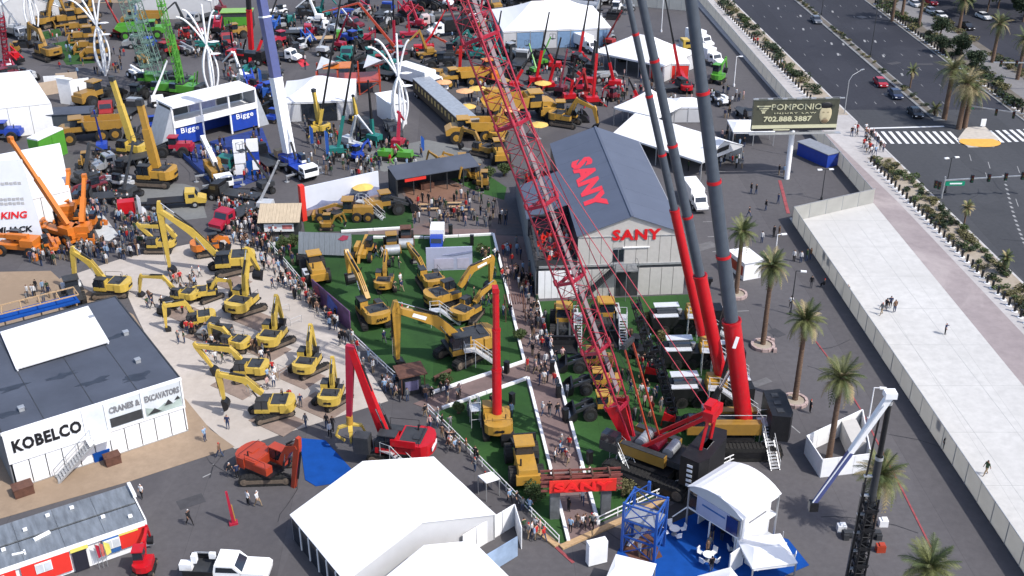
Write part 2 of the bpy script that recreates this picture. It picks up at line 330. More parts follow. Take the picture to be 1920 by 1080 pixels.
# white border beams edging the lawns
def border(a,b,w=.32,h=.3):
    A=P(*a);B=P(*b); mb=MB(); n=max(1,int((B-A).length/4)); 
    for i in range(n): p=lerp(A,B,i/n); q=lerp(A,B,(i+.985)/n); mb.bar((p.x,p.y,.05+h/2),(q.x,q.y,.05+h/2),w,h)
    return mb.build('lawn_border',WHT)
BL=[((700,447),(795,447),'white edging beam between the upper lawn and the brown patio path'),((795,448),(925,441),'white edging beam behind the grey screen wall on the central lawn'),((925,441),(983,680),'white edging beam on the right side of the central excavator lawn'),
((983,680),(800,742),'white edging beam on the near side of the central lawn'),((990,711),(828,768),'white edging beam at the top of the small triangular lawn'),((990,711),(1066,1018),'white edging beam left of the main brown path beside the small lawn'),
((1008,568),(1122,985),'long white edging beam right of the main brown path'),((640,436),(760,429),'white edging beam on the near side of the grader lawn')]
for a,b,l in BL: tg(border(a,b),l,'edging')
# low railings round the lawns
def railing(pts,label,h=1.0,m=None,post=2.4,rails=(.45,.95)):
    m=m or WHT; A=P(*pts[0]); r=E('railing',label,'railing',(A.x,A.y,0)); 
    for k in range(len(pts)-1):
        a=P(*pts[k])-A; b=P(*pts[k+1])-A; n=max(1,round((b-a).length/post))
        for i in range(n+1):
            q=lerp(a,b,i/n); MB().box(q.x,q.y,h/2,.09,.09,h).build('post',m,r)
        for z in rails: MB().bar((a.x,a.y,z),(b.x,b.y,z),.05,.11).build('rail',m,r)
    return r
railing([(505,462),(575,545)],'white railing behind the yellow wheel loader on the central lawn edge')
railing([(655,632),(745,716)],'white railing beside the brown kiosk on the lawn corner')
railing([(803,772),(1048,1020)],'long white railing along the left edge of the small triangular lawn')
railing([(1120,985),(1432,840)],'long white railing along the near edge of the right lawn')
# plank kerbs
for a,b,l in (((1052,1028),(1170,975),'timber kerb plank below the path entrance gate'),((1190,965),(1320,905),'timber kerb plank between the white railing and the blue tower'),((1000,990),(1045,1025),'timber kerb plank at the tip of the triangular lawn')):
    A=P(*a);B=P(*b); tg(MB().bar((A.x,A.y,.1),(B.x,B.y,.1),.6,.2).build('timber_kerb',WOOD),l,'kerb plank')
# ---------------- fences with fabric screens ----------------
FSC=mat('beige fence screen',(.50,.49,.45),.85,var=.12,scale=.6,bump=.3,bs=3,dirt=.15); translucent(FSC,.45,(.75,.73,.68))
def fence(a,b,label,h=2.5,seg=3.0,m=None,top=None):
    m=m or FSC; L_=(b-a); n=max(1,round(L_.length/seg)); r=E('screened_fence',label,'fence',(a.x,a.y,0),math.atan2(L_.y,L_.x)); s=L_.length/n
    pm=MB().box(s/2,0,h/2,s-.12,.04,h-.15).mesh('screen_panel',m); fm=MB().cyl((0,0,0),(0,0,h+.05),.05,n=6).box(s/2,0,h,s,.06,.06).mesh('post',STL); bm=MB().box(s/2,.28,.3,.25,.5,.3).mesh('footing',KERB)
    for i in range(n):
        link('screen_panel',pm,r,(i*s,rnd.uniform(-.02,.02),0)); link('post',fm,r,(i*s,0,0))
    return r
z0=V((0,0,0))
fence(V((fen_lo(44),44,0)),V((FA.x,FA.y,0)),'long pale screened fence along the left side of the white plaza')
fence(V((FA.x,FA.y,0)),V((FC.x,FC.y,0)),'short pale screened fence across the far end of the white plaza')
fence(V((UF1.x,FC.y-.2,0)),V((UF0.x,300,0)),'long grey screened fence between the lot and the far pavement',seg=3.5)
fence(P(1300,22),P(1165,10),'light grey screened fence at the far end of the lot behind the tents',h=3)
for (x,y,l) in ((1557,503,'first small red sign from the far corner of the plaza fence'),(1580,515,'small red sign on the plaza fence beside the nearer palm'),(1797,826,'small red sign on the lower part of the plaza fence')):
    g=P(x,y); tg(MB().box(fen_lo(g.y)+.08,g.y,1.9,.05,1.0,1.0).box(fen_lo(g.y)+.115,g.y,1.9,.02,.8,.45,1).build('fence_sign',[DRED,WHT]),l,'sign')
# red hose line on the tarmac
mb=MB(); pts=[(1405,300),(1470,380),(1490,450),(1510,600),(1555,680),(1620,800),(1685,915),(1720,985),(1750,1035)]
pp=[P(*q,.03) for q in ((1462,345),(1475,385),(1480,410))]; 
pp=[P(*q,.03) for q in ((1530,640),(1560,680),(1615,770),(1695,925),(1750,1035))]
for i in range(len(pp)-1): mb.bar(pp[i],pp[i+1],.17,.03)
o=mb.build('painted_line',mat('faded red line paint',(.26,.055,.06),.8,var=.3,dirt=.6)); o['kind']='structure'
mb=MB(); pp=[P(*q,.03) for q in ((1462,338),(1478,400))]; mb.bar(pp[0],pp[1],.5,.03)
for a,b in (((1075,1055),(1042,1025)),): mb.bar(P(*a,.04),P(*b,.04),.3,.04)
o=mb.build('painted_line',MT['faded red line paint']); o['kind']='structure'
# brown mats under the excavator row
for k,(x,y) in enumerate(((430,528),(478,600),(498,655),(560,705),(604,762),(392,632),(446,724),(520,790),(350,590))):
    g=P(x,y); o=MB().box(0,0,.01,5.2,3.4,.05).build('floor_mat',mat('dusty brown mat',(.22,.165,.135),.9,var=.2,scale=1)); o.location=(g.x,g.y,.024+.002*k); o.rotation_euler=(0,0,R(-35)); o['kind']='structure'
# faint parking-bay lines on the lot
mb=MB()
for (a,b) in (((590,270),(635,300)),((560,232),(600,280)),((1100,330),(1180,330)),((400,870),(400,871)),((1445,765),(1500,812)),((1325,320),(1360,322)),((850,330),(866,332)),((380,895),(395,888)),((1170,225),(1190,222))):
    mb.bar(P(*a,.016),P(*b,.016),.14,.012)
for i in range(9):
    a=P(1300+i*9,360+i*28,.016); mb.bar(a,a+V((2.2,.2,0)),.12,.012)
o=mb.build('parking_marking',MARKW); o['kind']='structure'

# sealed cracks and patches in the tarmac
mb=MB(); rc_=random.Random(3)
for k in range(70):
    if k<34: g=P(rc_.uniform(280,1560),rc_.uniform(240,1060))
    else: g=V((rc_.uniform(66,96),rc_.uniform(125,285),0))
    a=rc_.choice([R(31),R(-59),R(3),R(93)])+rc_.uniform(-.2,.2); z=.011 if k<34 else .031; q=V((g.x,g.y,z))
    for i in range(rc_.randint(3,8)): a+=rc_.uniform(-.35,.35); e=q+V((math.cos(a),math.sin(a),0))*rc_.uniform(.8,2.2); mb.bar(q,e,rc_.uniform(.05,.11),.006); q=e
o=mb.build('crack_seal',mat('bitumen crack seal',(.022,.022,.025),.6,var=.3)); o['kind']='structure'
for k in range(16):
    g=P(rc_.uniform(300,1500),rc_.uniform(860,1060)) if k<6 else (P(rc_.uniform(1290,1560),rc_.uniform(330,950)) if k<12 else V((rc_.uniform(68,90),rc_.uniform(205,285),0)))
    o=MB().box(0,0,0,rc_.uniform(1.2,4.5),rc_.uniform(1,2.6),.01).build('tarmac_patch',[mat('dark tarmac patch',(.05,.049,.054),.9,var=.2,scale=1),mat('pale tarmac patch',(.115,.112,.115),.9,var=.2,scale=1)][k%2]); o.location=(g.x,g.y,(.012 if k<12 else .034)+.0007*k); o.rotation_euler=(0,0,rc_.choice([R(31),R(3)])); o['kind']='structure'
# ================= machine builders (x forward, y left) =================
def stad(L,h,n=5):
    r=h/2; pts=[]
    for i in range(n+1): t=-PI/2+PI*i/n; pts.append((L/2-r+r*math.cos(t),r+r*math.sin(t)))
    for i in range(n+1): t=PI/2+PI*i/n; pts.append((-L/2+r+r*math.cos(t),r+r*math.sin(t)))
    return pts
MC={}
def track(parent,L=4.4,h=.9,w=.6,y=1.2,frm=None):
    frm=frm or BLK
    k=('t',L,h,w)
    if k not in MC:
        mb=MB(); st=stad(L,h); mb.xz(st,0,w); n=int(L*2.2)
        for i in range(n):
            x=-L/2+h/2+(L-h)*(i+.5)/n; mb.box(x,0,h+.03,.14,w,.07); mb.box(x,0,-.0,.14,w,.05)
        for sx in (-1,1):
            for t in (-.6,0,.6): mb.box(sx*(L/2-h/2+(h/2+.02)*math.cos(t)),0,h/2+(h/2+.02)*math.sin(t),.07,w,.14)
        MC[k]=mb.mesh('track',RUB); fm=MB()
        fm.box(0,0,h*.5,L-h,w+.06,h*.42)
        MC[k+('f',)]=fm.mesh('track_frame',frm)
        MC[k+('w',)]=MB().cyl((0,-w/2-.04,0),(0,w/2+.04,0),h*.36,n=10).cyl((0,-w/2-.07,0),(0,w/2+.07,0),h*.14,n=8).mesh('sprocket',MUD)
    o=link('track',MC[k],parent,(0,y,0)); link('track_frame',MC[k+('f',)],o)
    for s in (-1,1): link('sprocket',MC[k+('w',)],o,(s*(L/2-h/2),0,h/2))
    return o
def wheel(parent,x,y,r,w=.4,rim=None,dual=False,name='wheel'):
    rim=rim or STL; k=('w',r,w,rim.name)
    if k not in MC:
        mb=MB(); n=18
        mb.cyl((0,-w/2,0),(0,w/2,0),r,n=n)
        for i in range(n): t=2*PI*i/n; mb.box(r*math.cos(t),0,r*math.sin(t),.05,w,.10 if r<.7 else .2,0,ry=-t)
        MC[k]=mb.mesh('tyre',RUB); MC[k+('r',)]=MB().cyl((0,-w/2-.03,0),(0,w/2+.03,0),r*.55,n=12).cyl((0,-w/2-.07,0),(0,w/2+.07,0),r*.2,n=8).mesh('rim',rim)
    o=link(name,MC[k],parent,(x,y,r)); link('rim',MC[k+('r',)],o); return o
def limb(parent,name,pts,th,yw,m,y=0):
    """bent box-section beam in the xz plane: pts joints, th half depth at each"""
    up=[];dn=[]
    for i,p in enumerate(pts):
        p=V((p[0],p[1])); a=V(pts[max(0,i-1)]); b=V(pts[min(len(pts)-1,i+1)]); d=(b-a).normalized(); n=V((-d.y,d.x)); up.append(p+n*th[i]); dn.append(p-n*th[i])
    return MB().xz([tuple(q) for q in up+dn[::-1]],y,yw).build(name,m,parent)
def cylr(parent,a,b,y,r=.09,name='hydraulic_cylinder'):
    a=V((a[0],y,a[1]));b=V((b[0],y,b[1])); mid=a+(b-a)*.55
    mb=MB(); mb.cyl(a,mid,r,n=8).cyl(mid,b,r*.55,n=6,mi=1); return mb.build(name,[BLK,CHR],parent)
def text_h(txt,size,m,parent,loc,xa,ya,**k): return text(txt,size,m,parent,loc,xa,ya,**k)
def exc_base(col,trc=MUD,brand=None,topc=None,tx=0,stripe=True,trackrot=0):
    """tracks, upper structure and cab of a crawler excavator, about 25 t"""
    topc=topc or DGREY; r=E('crawler_excavator','x','excavator')
    u=link('undercarriage',MB().box(0,0,.62,2.2,2.0,.4).cyl((0,0,.8),(0,0,1.05),.75,n=16).mesh('undercarriage',trc),r,rot=(0,0,trackrot))
    a=track(u,4.6,.92,.62,1.28,trc); b=track(u,4.6,.92,.62,-1.28,trc)
    MB().plan([(1.7,-1.42),(1.7,1.42),(-1.4,1.42),(-1.4,-1.42)],1.05,.2).build('deck',BLK,r)
    cw=[(-1.3,-1.45),(-1.3,1.45),(-2.1,1.45),(-2.55,1.15),(-2.8,.6),(-2.88,0),(-2.8,-.6),(-2.55,-1.15),(-2.1,-1.45)]
    c=MB().plan(cw,1.1,1.05).build('counterweight',col,r)
    if brand: text(brand,.5,BLK,c,(-2.86,.62,1.42),(0,-1,0),(0,0,1),fit=(1.25,.34),depth=.03)
    elif stripe: MB().box(-2.885,0,1.6,.03,1.0,.24).box(-2.87,-.3,1.6,.05,.2,.3).box(-2.87,.25,1.6,.05,.2,.3).build('decal',BLK,c)
    e=MB().box(-.9,0,1.68,1.7,2.75,.86,ty=.94).build('engine_housing',col,r); MB().box(-1.1,-.05,2.13,1.75,2.2,.07).box(-1.5,.1,2.2,.6,.9,.1).build('hood_panel',topc,e)
    MB().box(.55,-1.0,1.6,1.5,.8,.7).build('tool_box',col,r); MB().box(.55,-1.0,1.98,1.45,.75,.05).build('step_plate',topc,r)
    MB().cyl((-1.3,-.8,2.1),(-1.3,-.8,2.65),.07,n=6).build('exhaust_pipe',BLK,r)
    cab=MB().box(.75,.98,1.35,1.75,.9,.5).box(-.05,.98,2.05,.12,.9,1.2).build('cab',col,r)
    MB().xz([(.0,1.58),(1.6,1.58),(1.62,2.2),(1.35,2.72),(.0,2.72)],.98,.84).build('cab_window',GLS,cab); MB().box(.65,.98,2.77,1.5,.94,.09).build('cab_roof',topc,cab)
    for (x,z0_,z1_,x2) in ((1.62,1.55,2.2,1.64),(.72,1.55,2.72,.72)):
        for y in (.54,1.42): MB().bar((x,y,z0_),(x2,y,z1_),.06,.06).build('cab_post',BLK,cab)
    hr=MB()
    for y in (-1.35,): hr.tube([(1.2,y,1.95),(1.2,y,2.6),(-1.2,y,2.7),(-1.2,y,2.1)],.025,4)
    hr.tube([(-1.9,-1.3,2.1),(-1.9,-1.3,2.45),(-1.9,1.3,2.45),(-1.9,1.3,2.1)],.025,4)
    hr.build('handrail',BLK,r)
    return r
def bucket(parent,K,ang=0,s=1.0,w=1.1,m=None):
    """scoop hanging from joint K, turned by ang in the xz plane"""
    m=m or BLK; prof=[]
    for i in range(8): t=R(70+i*26); prof.append((.72*math.cos(t),-.75+.72*math.sin(t)))
    inn=[(p[0]*.86,-.75+(p[1]+.75)*.86) for p in prof][::-1]
    ca,sa=math.cos(ang),math.sin(ang); tr=lambda p:(K[0]+s*(p[0]*ca-p[1]*sa),K[1]+s*(p[0]*sa+p[1]*ca))
    b=MB().xz([tr(p) for p in prof+inn],0,w*s).build('bucket',m,parent)
    for y in (-.5,.5): MB().xz([tr(p) for p in prof],y*w*s,.06*s).build('side_plate',m,b)
    e=MB(); p=tr(prof[-1]); q=tr((prof[-1][0]+.26,prof[-1][1]-.05))
    for i in range(5): e.bar((p[0],(i-2)*w*s/4.6,p[1]),(q[0],(i-2)*w*s/4.6,q[1]),.12,.07)
    e.build('bucket_teeth',STL,b); return b
def exc_arm(r,col,F,B,T,K,bw=.55,th=.42,bucketang=0,bs=1.0,armcol=None,tool='bucket',cyl=True,lab=None):
    armcol=armcol or col
    L1=math.dist(F,B); 
    bm=limb(r,'boom',[F,lerp(V(F),V(B),.5),B,lerp(V(B),V(T),.5),T],[.28*th/.42,th*.95,th,th*.7,.22*th/.42],bw,col)
    if lab: 
        a=lerp(V(B),V(T),.25);d=(V(T)-V(B)).normalized()
        for s in (-1,1): MB().bar((a.x,s*(bw/2+.012),a.y),(a.x+d.x*1.3,s*(bw/2+.012),a.y+d.y*1.3),.02,.32).build('decal',WHT,bm)
    am=limb(r,'arm',[lerp(V(T),V(K),-.16),T,lerp(V(T),V(K),.3),K],[.16,.36*th/.42,.3*th/.42,.15],bw*.8,armcol)
    if cyl:
        for y in (-bw/2-.12,bw/2+.12): cylr(r,(F[0]+.45,F[1]-.45),tuple(lerp(V(B),V(F),.18)-V((0,.1))),y,.1,'boom_cylinder')
        up=(V(T)-V(B)).normalized(); n=V((-up.y,up.x)); 
        if n.y<0 : n=-n
        cylr(r,tuple(V(B)*1+n*(th+.12)),tuple(lerp(V(T),V(K),-.15)),0,.1,'arm_cylinder')
        ad=(V(K)-V(T)).normalized(); an=V((-ad.y,ad.x)); an=an if an.dot(V(T)-V(F))>0 else -an
        cylr(r,tuple(V(T)+ad*.4+an*.4),tuple(V(K)+an*.35-ad*.3),0,.08,'bucket_cylinder')
    if tool=='bucket': bucket(r,K,bucketang,bs)
    n0=(V(B)-V(F)).normalized(); n0=V((-n0.y,n0.x)); n1=(V(T)-V(B)).normalized(); n1=V((-n1.y,n1.x)); n0=n0 if n0.y>0 or n0.x<0 else -n0; n1=n1 if n1.y>0 else -n1
    for sy in (-.1,.1): q0=lerp(V(F),V(B),.25)+n0*(th*.95); q1=V(B)+n1*(th*1.12); q2=lerp(V(B),V(T),.6)+n1*(th*.8); MB().tube([(q0.x,sy,q0.y),(q1.x,sy,q1.y),(q2.x,sy,q2.y)],.035,4).build('hydraulic_hose',BLK,bm)
    return bm
def excavator(key,px,py,hd,col,joints=None,label='',group=None,sc=1,brand=None,trackrot=0,topc=None,name='crawler_excavator',pix=None,bs=1.0,armcol=None,bang=0,cat='excavator',lab=None,bw=.55,th=.42,rawpos=None,trc=MUD):
    base=P(px,py) if rawpos is None else rawpos
    r=spawn(('exc',col.name,brand,trackrot,topc.name if topc else 0,trc.name),lambda:exc_base(col,trc,brand,topc,trackrot=trackrot),(base.x,base.y,.05),hd,label,group,sc,cat,name)
    if pix:  # joints read off the picture in the machine's upright plane
        joints=[tuple(c/sc for c in VP(x,y,base,hd)) for x,y in pix]
    F,B,T,K=joints
    exc_arm(r,col,F,B,T,K,bw,th,bang,bs,armcol,lab=lab)
    OBST.append((base.x,base.y,3.2*sc)); return r
OBST=[]
# ---- wheeled machines ----
def wheel_loader(col=None):
    col=col or SYEL; r=E('wheel_loader','x','wheel loader')
    for x in (1.55,-1.55):
        for y in (1.05,-1.05): wheel(r,x,y,.8,.6,DGREY)
    MB().box(-1.6,0,1.55,2.4,1.7,1.1,tx=.9,ty=.85).box(-2.75,0,1.3,.35,1.9,.8).build('engine_hood',col,r); MB().box(1.2,0,1.1,1.8,.9,.7).build('front_frame',DGREY,r)
    c=MB().box(0,0,1.6,1.3,1.5,.6).build('cab',col,r); MB().box(0,0,2.4,1.25,1.4,1.05,ty=.9,tx=.9).build('cab_window',GLS,c); MB().box(0,0,3.0,1.5,1.55,.14).build('cab_roof',col,c)
    for s in (-1,1): MB().bar((1.0,s*.6,1.9),(3.3,s*.6,.9),.2,.35).build('lift_arm',DGREY,r)
    cylr(r,(1.0,1.4),(2.4,1.3),0,.1)
    b=MB().xz([(3.2,1.4),(3.05,.9),(3.2,.25),(4.5,.05),(4.5,.12),(3.4,.4),(3.3,.9),(3.4,1.35)],0,2.8).build('bucket',BLK,r)
    for s in (-1,1): MB().xz([(3.2,1.4),(3.05,.9),(3.2,.25),(4.5,.05),(3.9,.9)],s*1.4,.06).build('side_plate',BLK,b)
    MB().cyl((-2.0,.5,2.0),(-2.0,.5,2.7),.08,n=6).build('exhaust_pipe',BLK,r); return r
def big_loader(col=None):
    """large wheel loader with a dark bucket and pale access steps"""
    r=wheel_loader(col); MB().box(-1.3,1.25,1.5,1.6,.5,.1).box(-.5,1.3,1.0,.4,.4,.9).build('access_step',ALU,r); return r
def grader(col=None):
    col=col or DYEL; r=E('motor_grader','x','grader')
    for y in (1,-1):
        wheel(r,3.4,y,.65,.4,col); wheel(r,-1.5,y,.65,.4,col); wheel(r,-3.0,y,.65,.4,col)
    MB().box(-2.3,0,1.45,2.8,1.3,1.0,tx=.92,ty=.85).build('engine_hood',col,r); MB().bar((-.3,0,1.7),(1.4,0,2.2),.4,.4).bar((1.4,0,2.2),(3.6,0,1.5),.4,.4,0,.3,.3).bar((3.4,0,1.5),(3.4,0,.7),.4,.4).build('frame_beam',col,r)
    c=MB().box(-.3,0,1.5,1.2,1.4,.5).build('cab',col,r); MB().box(-.3,0,2.35,1.15,1.35,1.2,ty=.95).build('cab_window',GLS,c); MB().box(-.3,0,3.02,1.6,1.8,.14).build('cab_roof',col,c)
    MB().cyl((1.3,0,1.0),(1.3,0,1.12),.8,n=14).build('blade_circle',BLK,r); MB().box(1.3,0,.55,.12,3.6,.6,rz=.5).build('blade',col,r); MB().box(4.3,0,.8,.3,2.2,.8).build('front_blade',col,r)
    return r
def dump_truck(col=None,rigid=False):
    """articulated dump truck with an open body"""
    col=col or YEL; r=E('dump_truck','x','dump truck')
    for x in (2.9,-1.2,-2.9):
        for y in (1.15,-1.15): wheel(r,x,y,.85,.6,col)
    MB().box(-1.5,0,1.25,4.6,1.0,.45).box(1.8,0,1.3,2.6,1.0,.5).build('chassis',BLK,r)
    MB().xz([(2.6,1.2),(4.3,1.1),(4.35,1.8),(3.6,2.25),(2.6,2.3)],0,2.3).build('hood',col,r)
    c=MB().box(1.85,0,1.9,1.5,1.9,.7).build('cab',col,r); MB().box(1.85,0,2.75,1.45,1.8,1.0,ty=.9,tx=.92).build('cab_window',GLS,c); MB().box(1.85,0,3.3,1.7,1.95,.12).build('cab_roof',col,c)
    b=MB().xz([(.9,3.0),(.7,1.7),(-3.6,1.6),(-4.7,2.3),(-4.7,2.36),(-3.6,1.75),(.55,1.85),(.75,3.0)],0,2.7).build('dump_body',col,r)
    for s in (-1,1):
        MB().xz([(.9,3.0),(.7,1.7),(-3.6,1.6),(-4.7,2.3),(-4.3,2.75)],s*1.38,.12).build('side_wall',col,b)
    MB().box(1.2,0,3.0,.7,2.8,.1).build('headboard',col,b); return r
def roller(col=None):
    col=col or SYEL; r=E('road_roller','x','road roller'); 
    for s in (-1,1): wheel(r,-1.4,s*.8,.7,.5,col)
    MB().cyl((1.5,-1,.75),(1.5,1,.75),.75,n=20).build('drum',STL,r); MB().box(1.5,1.1,.8,2.0,.12,.3).box(1.5,-1.1,.8,2.0,.12,.3).box(.5,0,.9,.2,2.3,.4).build('drum_frame',col,r)
    MB().box(-1.4,0,1.4,2.0,1.5,.9,tx=.9,ty=.85).build('engine_hood',col,r); c=MB().box(0,0,1.3,1.1,1.4,.5).build('cab',col,r); MB().box(0,0,2.05,1.05,1.35,1.0).build('cab_window',GLS,c); MB().box(0,0,2.62,1.4,1.6,.12).build('cab_roof',col,c); return r
def dozer(col=None):
    col=col or DYEL; r=E('bulldozer','x','bulldozer'); track(r,3.6,1.0,.6,1.0,col); track(r,3.6,1.0,.6,-1.0,col)
    MB().box(.9,0,1.5,1.8,1.1,.9,tx=.95).build('engine_hood',col,r); c=MB().box(-.7,0,1.4,1.5,1.5,.7).build('cab',col,r); MB().box(-.7,0,2.25,1.4,1.4,1.0,tx=.9,ty=.9).build('cab_window',GLS,c); MB().box(-.7,0,2.82,1.6,1.6,.12).build('cab_roof',col,c)
    MB().xz([(2.5,.1),(2.35,.6),(2.5,1.3),(2.62,1.3),(2.5,.6),(2.65,.1)],0,3.4).build('blade',col,r)
    for s in (-1,1): MB().bar((0,s*1.45,.5),(2.4,s*1.45,.5),.15,.25).build('push_arm',col,r)
    return r
def mini_exc(col=None):
    col=col or DYEL; r=E('compact_excavator','x','excavator'); track(r,2.0,.5,.35,.65,BLK); track(r,2.0,.5,.35,-.65,BLK)
    MB().cyl((0,0,.4),(0,0,.6),.4,n=10).build('slewing_ring',BLK,r)
    MB().plan([(.7,-.75),(.7,.75),(-.6,.75),(-.95,.4),(-1.0,0),(-.95,-.4),(-.6,-.75)],.6,.55).build('house',col,r); c=MB().box(.1,.25,1.3,1.0,.8,.3).build('cab',col,r); MB().box(.1,.25,1.85,.95,.75,.8).build('cab_window',GLS,c); MB().box(.1,.25,2.3,1.1,.9,.08).build('cab_roof',col,c)
    limb(r,'boom',[(.7,.8),(1.3,2.0),(2.5,2.5)],[.12,.18,.1],.2,col); limb(r,'arm',[(2.4,2.7),(2.5,2.5),(2.9,1.2)],[.08,.13,.08],.16,col); bucket(r,(2.9,1.2),-.2,.5,.9); return r
def telehandler(col=None):
    col=col or SYEL; r=E('telehandler','x','telehandler')
    for x in (1.4,-1.4):
        for y in (1,-1): wheel(r,x,y,.6,.4,col)
    MB().box(0,0,1.0,4.0,1.2,.5).build('chassis',col,r); c=MB().box(-.1,.75,1.3,1.3,.7,.4).build('cab',col,r); MB().box(-.1,.75,1.95,1.25,.66,.9,ty=.9).build('cab_window',GLS,c); MB().box(-.1,.75,2.43,1.3,.7,.08).build('cab_roof',BLK,c)
    MB().bar((-2.0,0,1.9),(2.6,0,1.4),.35,.35).build('boom',col,r); MB().bar((2.6,0,1.4),(3.1,0,.6),.3,.25).build('boom_head',col,r)
    for s in (-1,1): MB().box(3.7,s*.35,.15,1.2,.12,.06).build('fork',BLK,r)
    MB().box(-.2,-.8,1.3,1.8,.5,.6).build('engine_cover',col,r); return r
def truck(cabcol=None,body='flat',bodycol=None,L=7.5,rim=None,ax=3):
    cabcol=cabcol or WHT; bodycol=bodycol or BLK; r=E('truck','x','truck')
    MB().box(-1.2,0,.85,L+1.0,.85,.3).build('chassis',BLK,r)
    x1=L/2
    for x in [x1-.6]+[-L/2+.4+1.3*i for i in range(ax-1)]:
        for y in (1.0,-1.0): wheel(r,x,y,.5,.35,rim or STL)
    MB().xz([(x1-.2,.7),(x1+1.1,.65),(x1+1.15,1.3),(x1+.3,1.6),(x1-.2,1.65)],0,2.0).build('hood',cabcol,r)
    c=MB().xz([(x1-1.9,.8),(x1-.1,.8),(x1-.1,1.65),(x1-.5,2.5),(x1-1.9,2.6)],0,2.2).build('cab',cabcol,r)
    MB().add([(x1-.08,-.95,1.68),(x1-.08,.95,1.68),(x1-.43,.9,2.38),(x1-.43,-.9,2.38)],[(0,1,2,3)]).build('windscreen',GLS,c)
    for s in (-1,1): MB().box(x1-.95,s*1.11,1.95,.9,.03,.55).build('side_window',GLS,c)
    MB().box(x1+1.15,0,.75,.12,2.1,.3).build('bumper',CHR,r)
    xb0,xb1=-L/2-.6,x1-2.1
    if body=='flat':
        b=MB().box((xb0+xb1)/2,0,1.15,xb1-xb0,2.4,.14).build('flat_bed',bodycol,r); MB().box(xb1,0,1.7,.08,2.3,1.0).build('headboard',bodycol,b)
    if body=='box':
        MB().box((xb0+xb1)/2,0,2.2,xb1-xb0,2.4,2.2).build('box_body',bodycol,r)
    if body=='tank':
        MB().cyl((xb0,0,1.9),(xb1,0,1.9),.9,n=16).build('tank',bodycol,r)
    if body=='vac':
        MB().cyl((xb0,0,1.9),(xb1-1,0,1.9),.9,n=16).build('tank',bodycol,r); MB().box(xb1-.5,0,1.7,.8,2.2,1.4).build('pump_box',STL,r)
    return r
def crane_truck(boomcol,basecol,cabcol,tip,foot=(0.5,2.4),secs=((0,.5),(.5,1)),secol=None,L=11,bw=.9,top=None,ax=5):
    """all-terrain telescopic crane; tip in local xz"""
    r=E('mobile_crane','x','mobile crane'); secol=secol or boomcol
    MB().box(0,0,1.35,L,2.6,.5).box(0,0,1.0,L-1,1.2,.4).build('carrier',BLK,r); MB().box(-.4,0,1.64,L-3.4,2.55,.1).build('carrier_deck',basecol,r)
    for i in range(ax):
        x=-L/2+1.1+(L-2.6)*i/(ax-1)
        for y in (1.1,-1.1): wheel(r,x,y,.68,.5,STL)
    c=MB().xz([(L/2-1.9,1.1),(L/2,1.0),(L/2+.05,1.7),(L/2-.2,2.55),(L/2-1.9,2.6)],0,2.6).build('carrier_cab',cabcol,r); MB().box(L/2-.05,0,2.05,.14,2.3,.7).build('windscreen',GLS,c)
    for s in (-1,1): MB().box(L/2-.9,s*1.31,2.1,1.1,.03,.55).build('side_window',GLS,c)
    MB().box(-1.4,0,2.1,4.2,2.4,.7).build('slewing_frame',basecol,r); MB().box(-3.6,0,2.3,1.3,2.6,1.3).build('counterweight',top or basecol,r)
    oc=MB().box(.9,1.05,2.0,1.6,.8,.4).build('operator_cab',cabcol,r); MB().box(.9,1.05,2.65,1.5,.75,.95).build('cab_window',GLS,oc)
    f=V(foot);t=V(tip); bm=None
    for i,(a,b) in enumerate(secs):
        p=lerp(f,t,a);q=lerp(f,t,b); k=1-.1*i; o=MB().bar((p.x,0,p.y),(q.x,0,q.y),bw*k,bw*1.15*k).build('boom_section',boomcol if i==0 else secol,r if bm is None else bm); bm=bm or o
        d=(t-f).normalized(); MB().bar((q.x-d.x*.25,0,q.y-d.y*.25),(q.x,0,q.y),bw*k+.14,bw*1.15*k+.14).build('boom_collar',boomcol if i==0 else WHT,bm)
    d=(t-f).normalized(); cylr(r,(foot[0]+2.2,foot[1]-.6),tuple(f+d*4.2-V((-d.y,d.x))*bw*.5),0,.2,'luffing_cylinder')
    for x in (L*.28,-L*.3):
        for s in (-1,1): MB().box(x,s*2.2,1.0,.3,2.0,.25).cyl((x,s*3.1,.1),(x,s*3.1,1.1),.1,n=6).cyl((x,s*3.1,0),(x,s*3.1,.12),.4,n=8).build('outrigger',boomcol if boomcol in (YEL,GRN) else STL,r)
    return r
def tele_boom_thing(r,foot,tip,secs,name='boom_section'):
    """secs: (t0,t1,radius,material); round telescopic sections with collars, local 3-d points"""
    f=V(foot);t=V(tip); first=None
    for i,(a,b,rad,m,cm) in enumerate(secs):
        p=f+(t-f)*a;q=f+(t-f)*b; n=12
        o=MB().cyl(p,q,rad,n=14).build(name,m,r)
        d=(t-f).normalized()
        if cm: MB().cyl(q-d*.3,q,rad*1.09,n=14).build('boom_collar',cm,o)
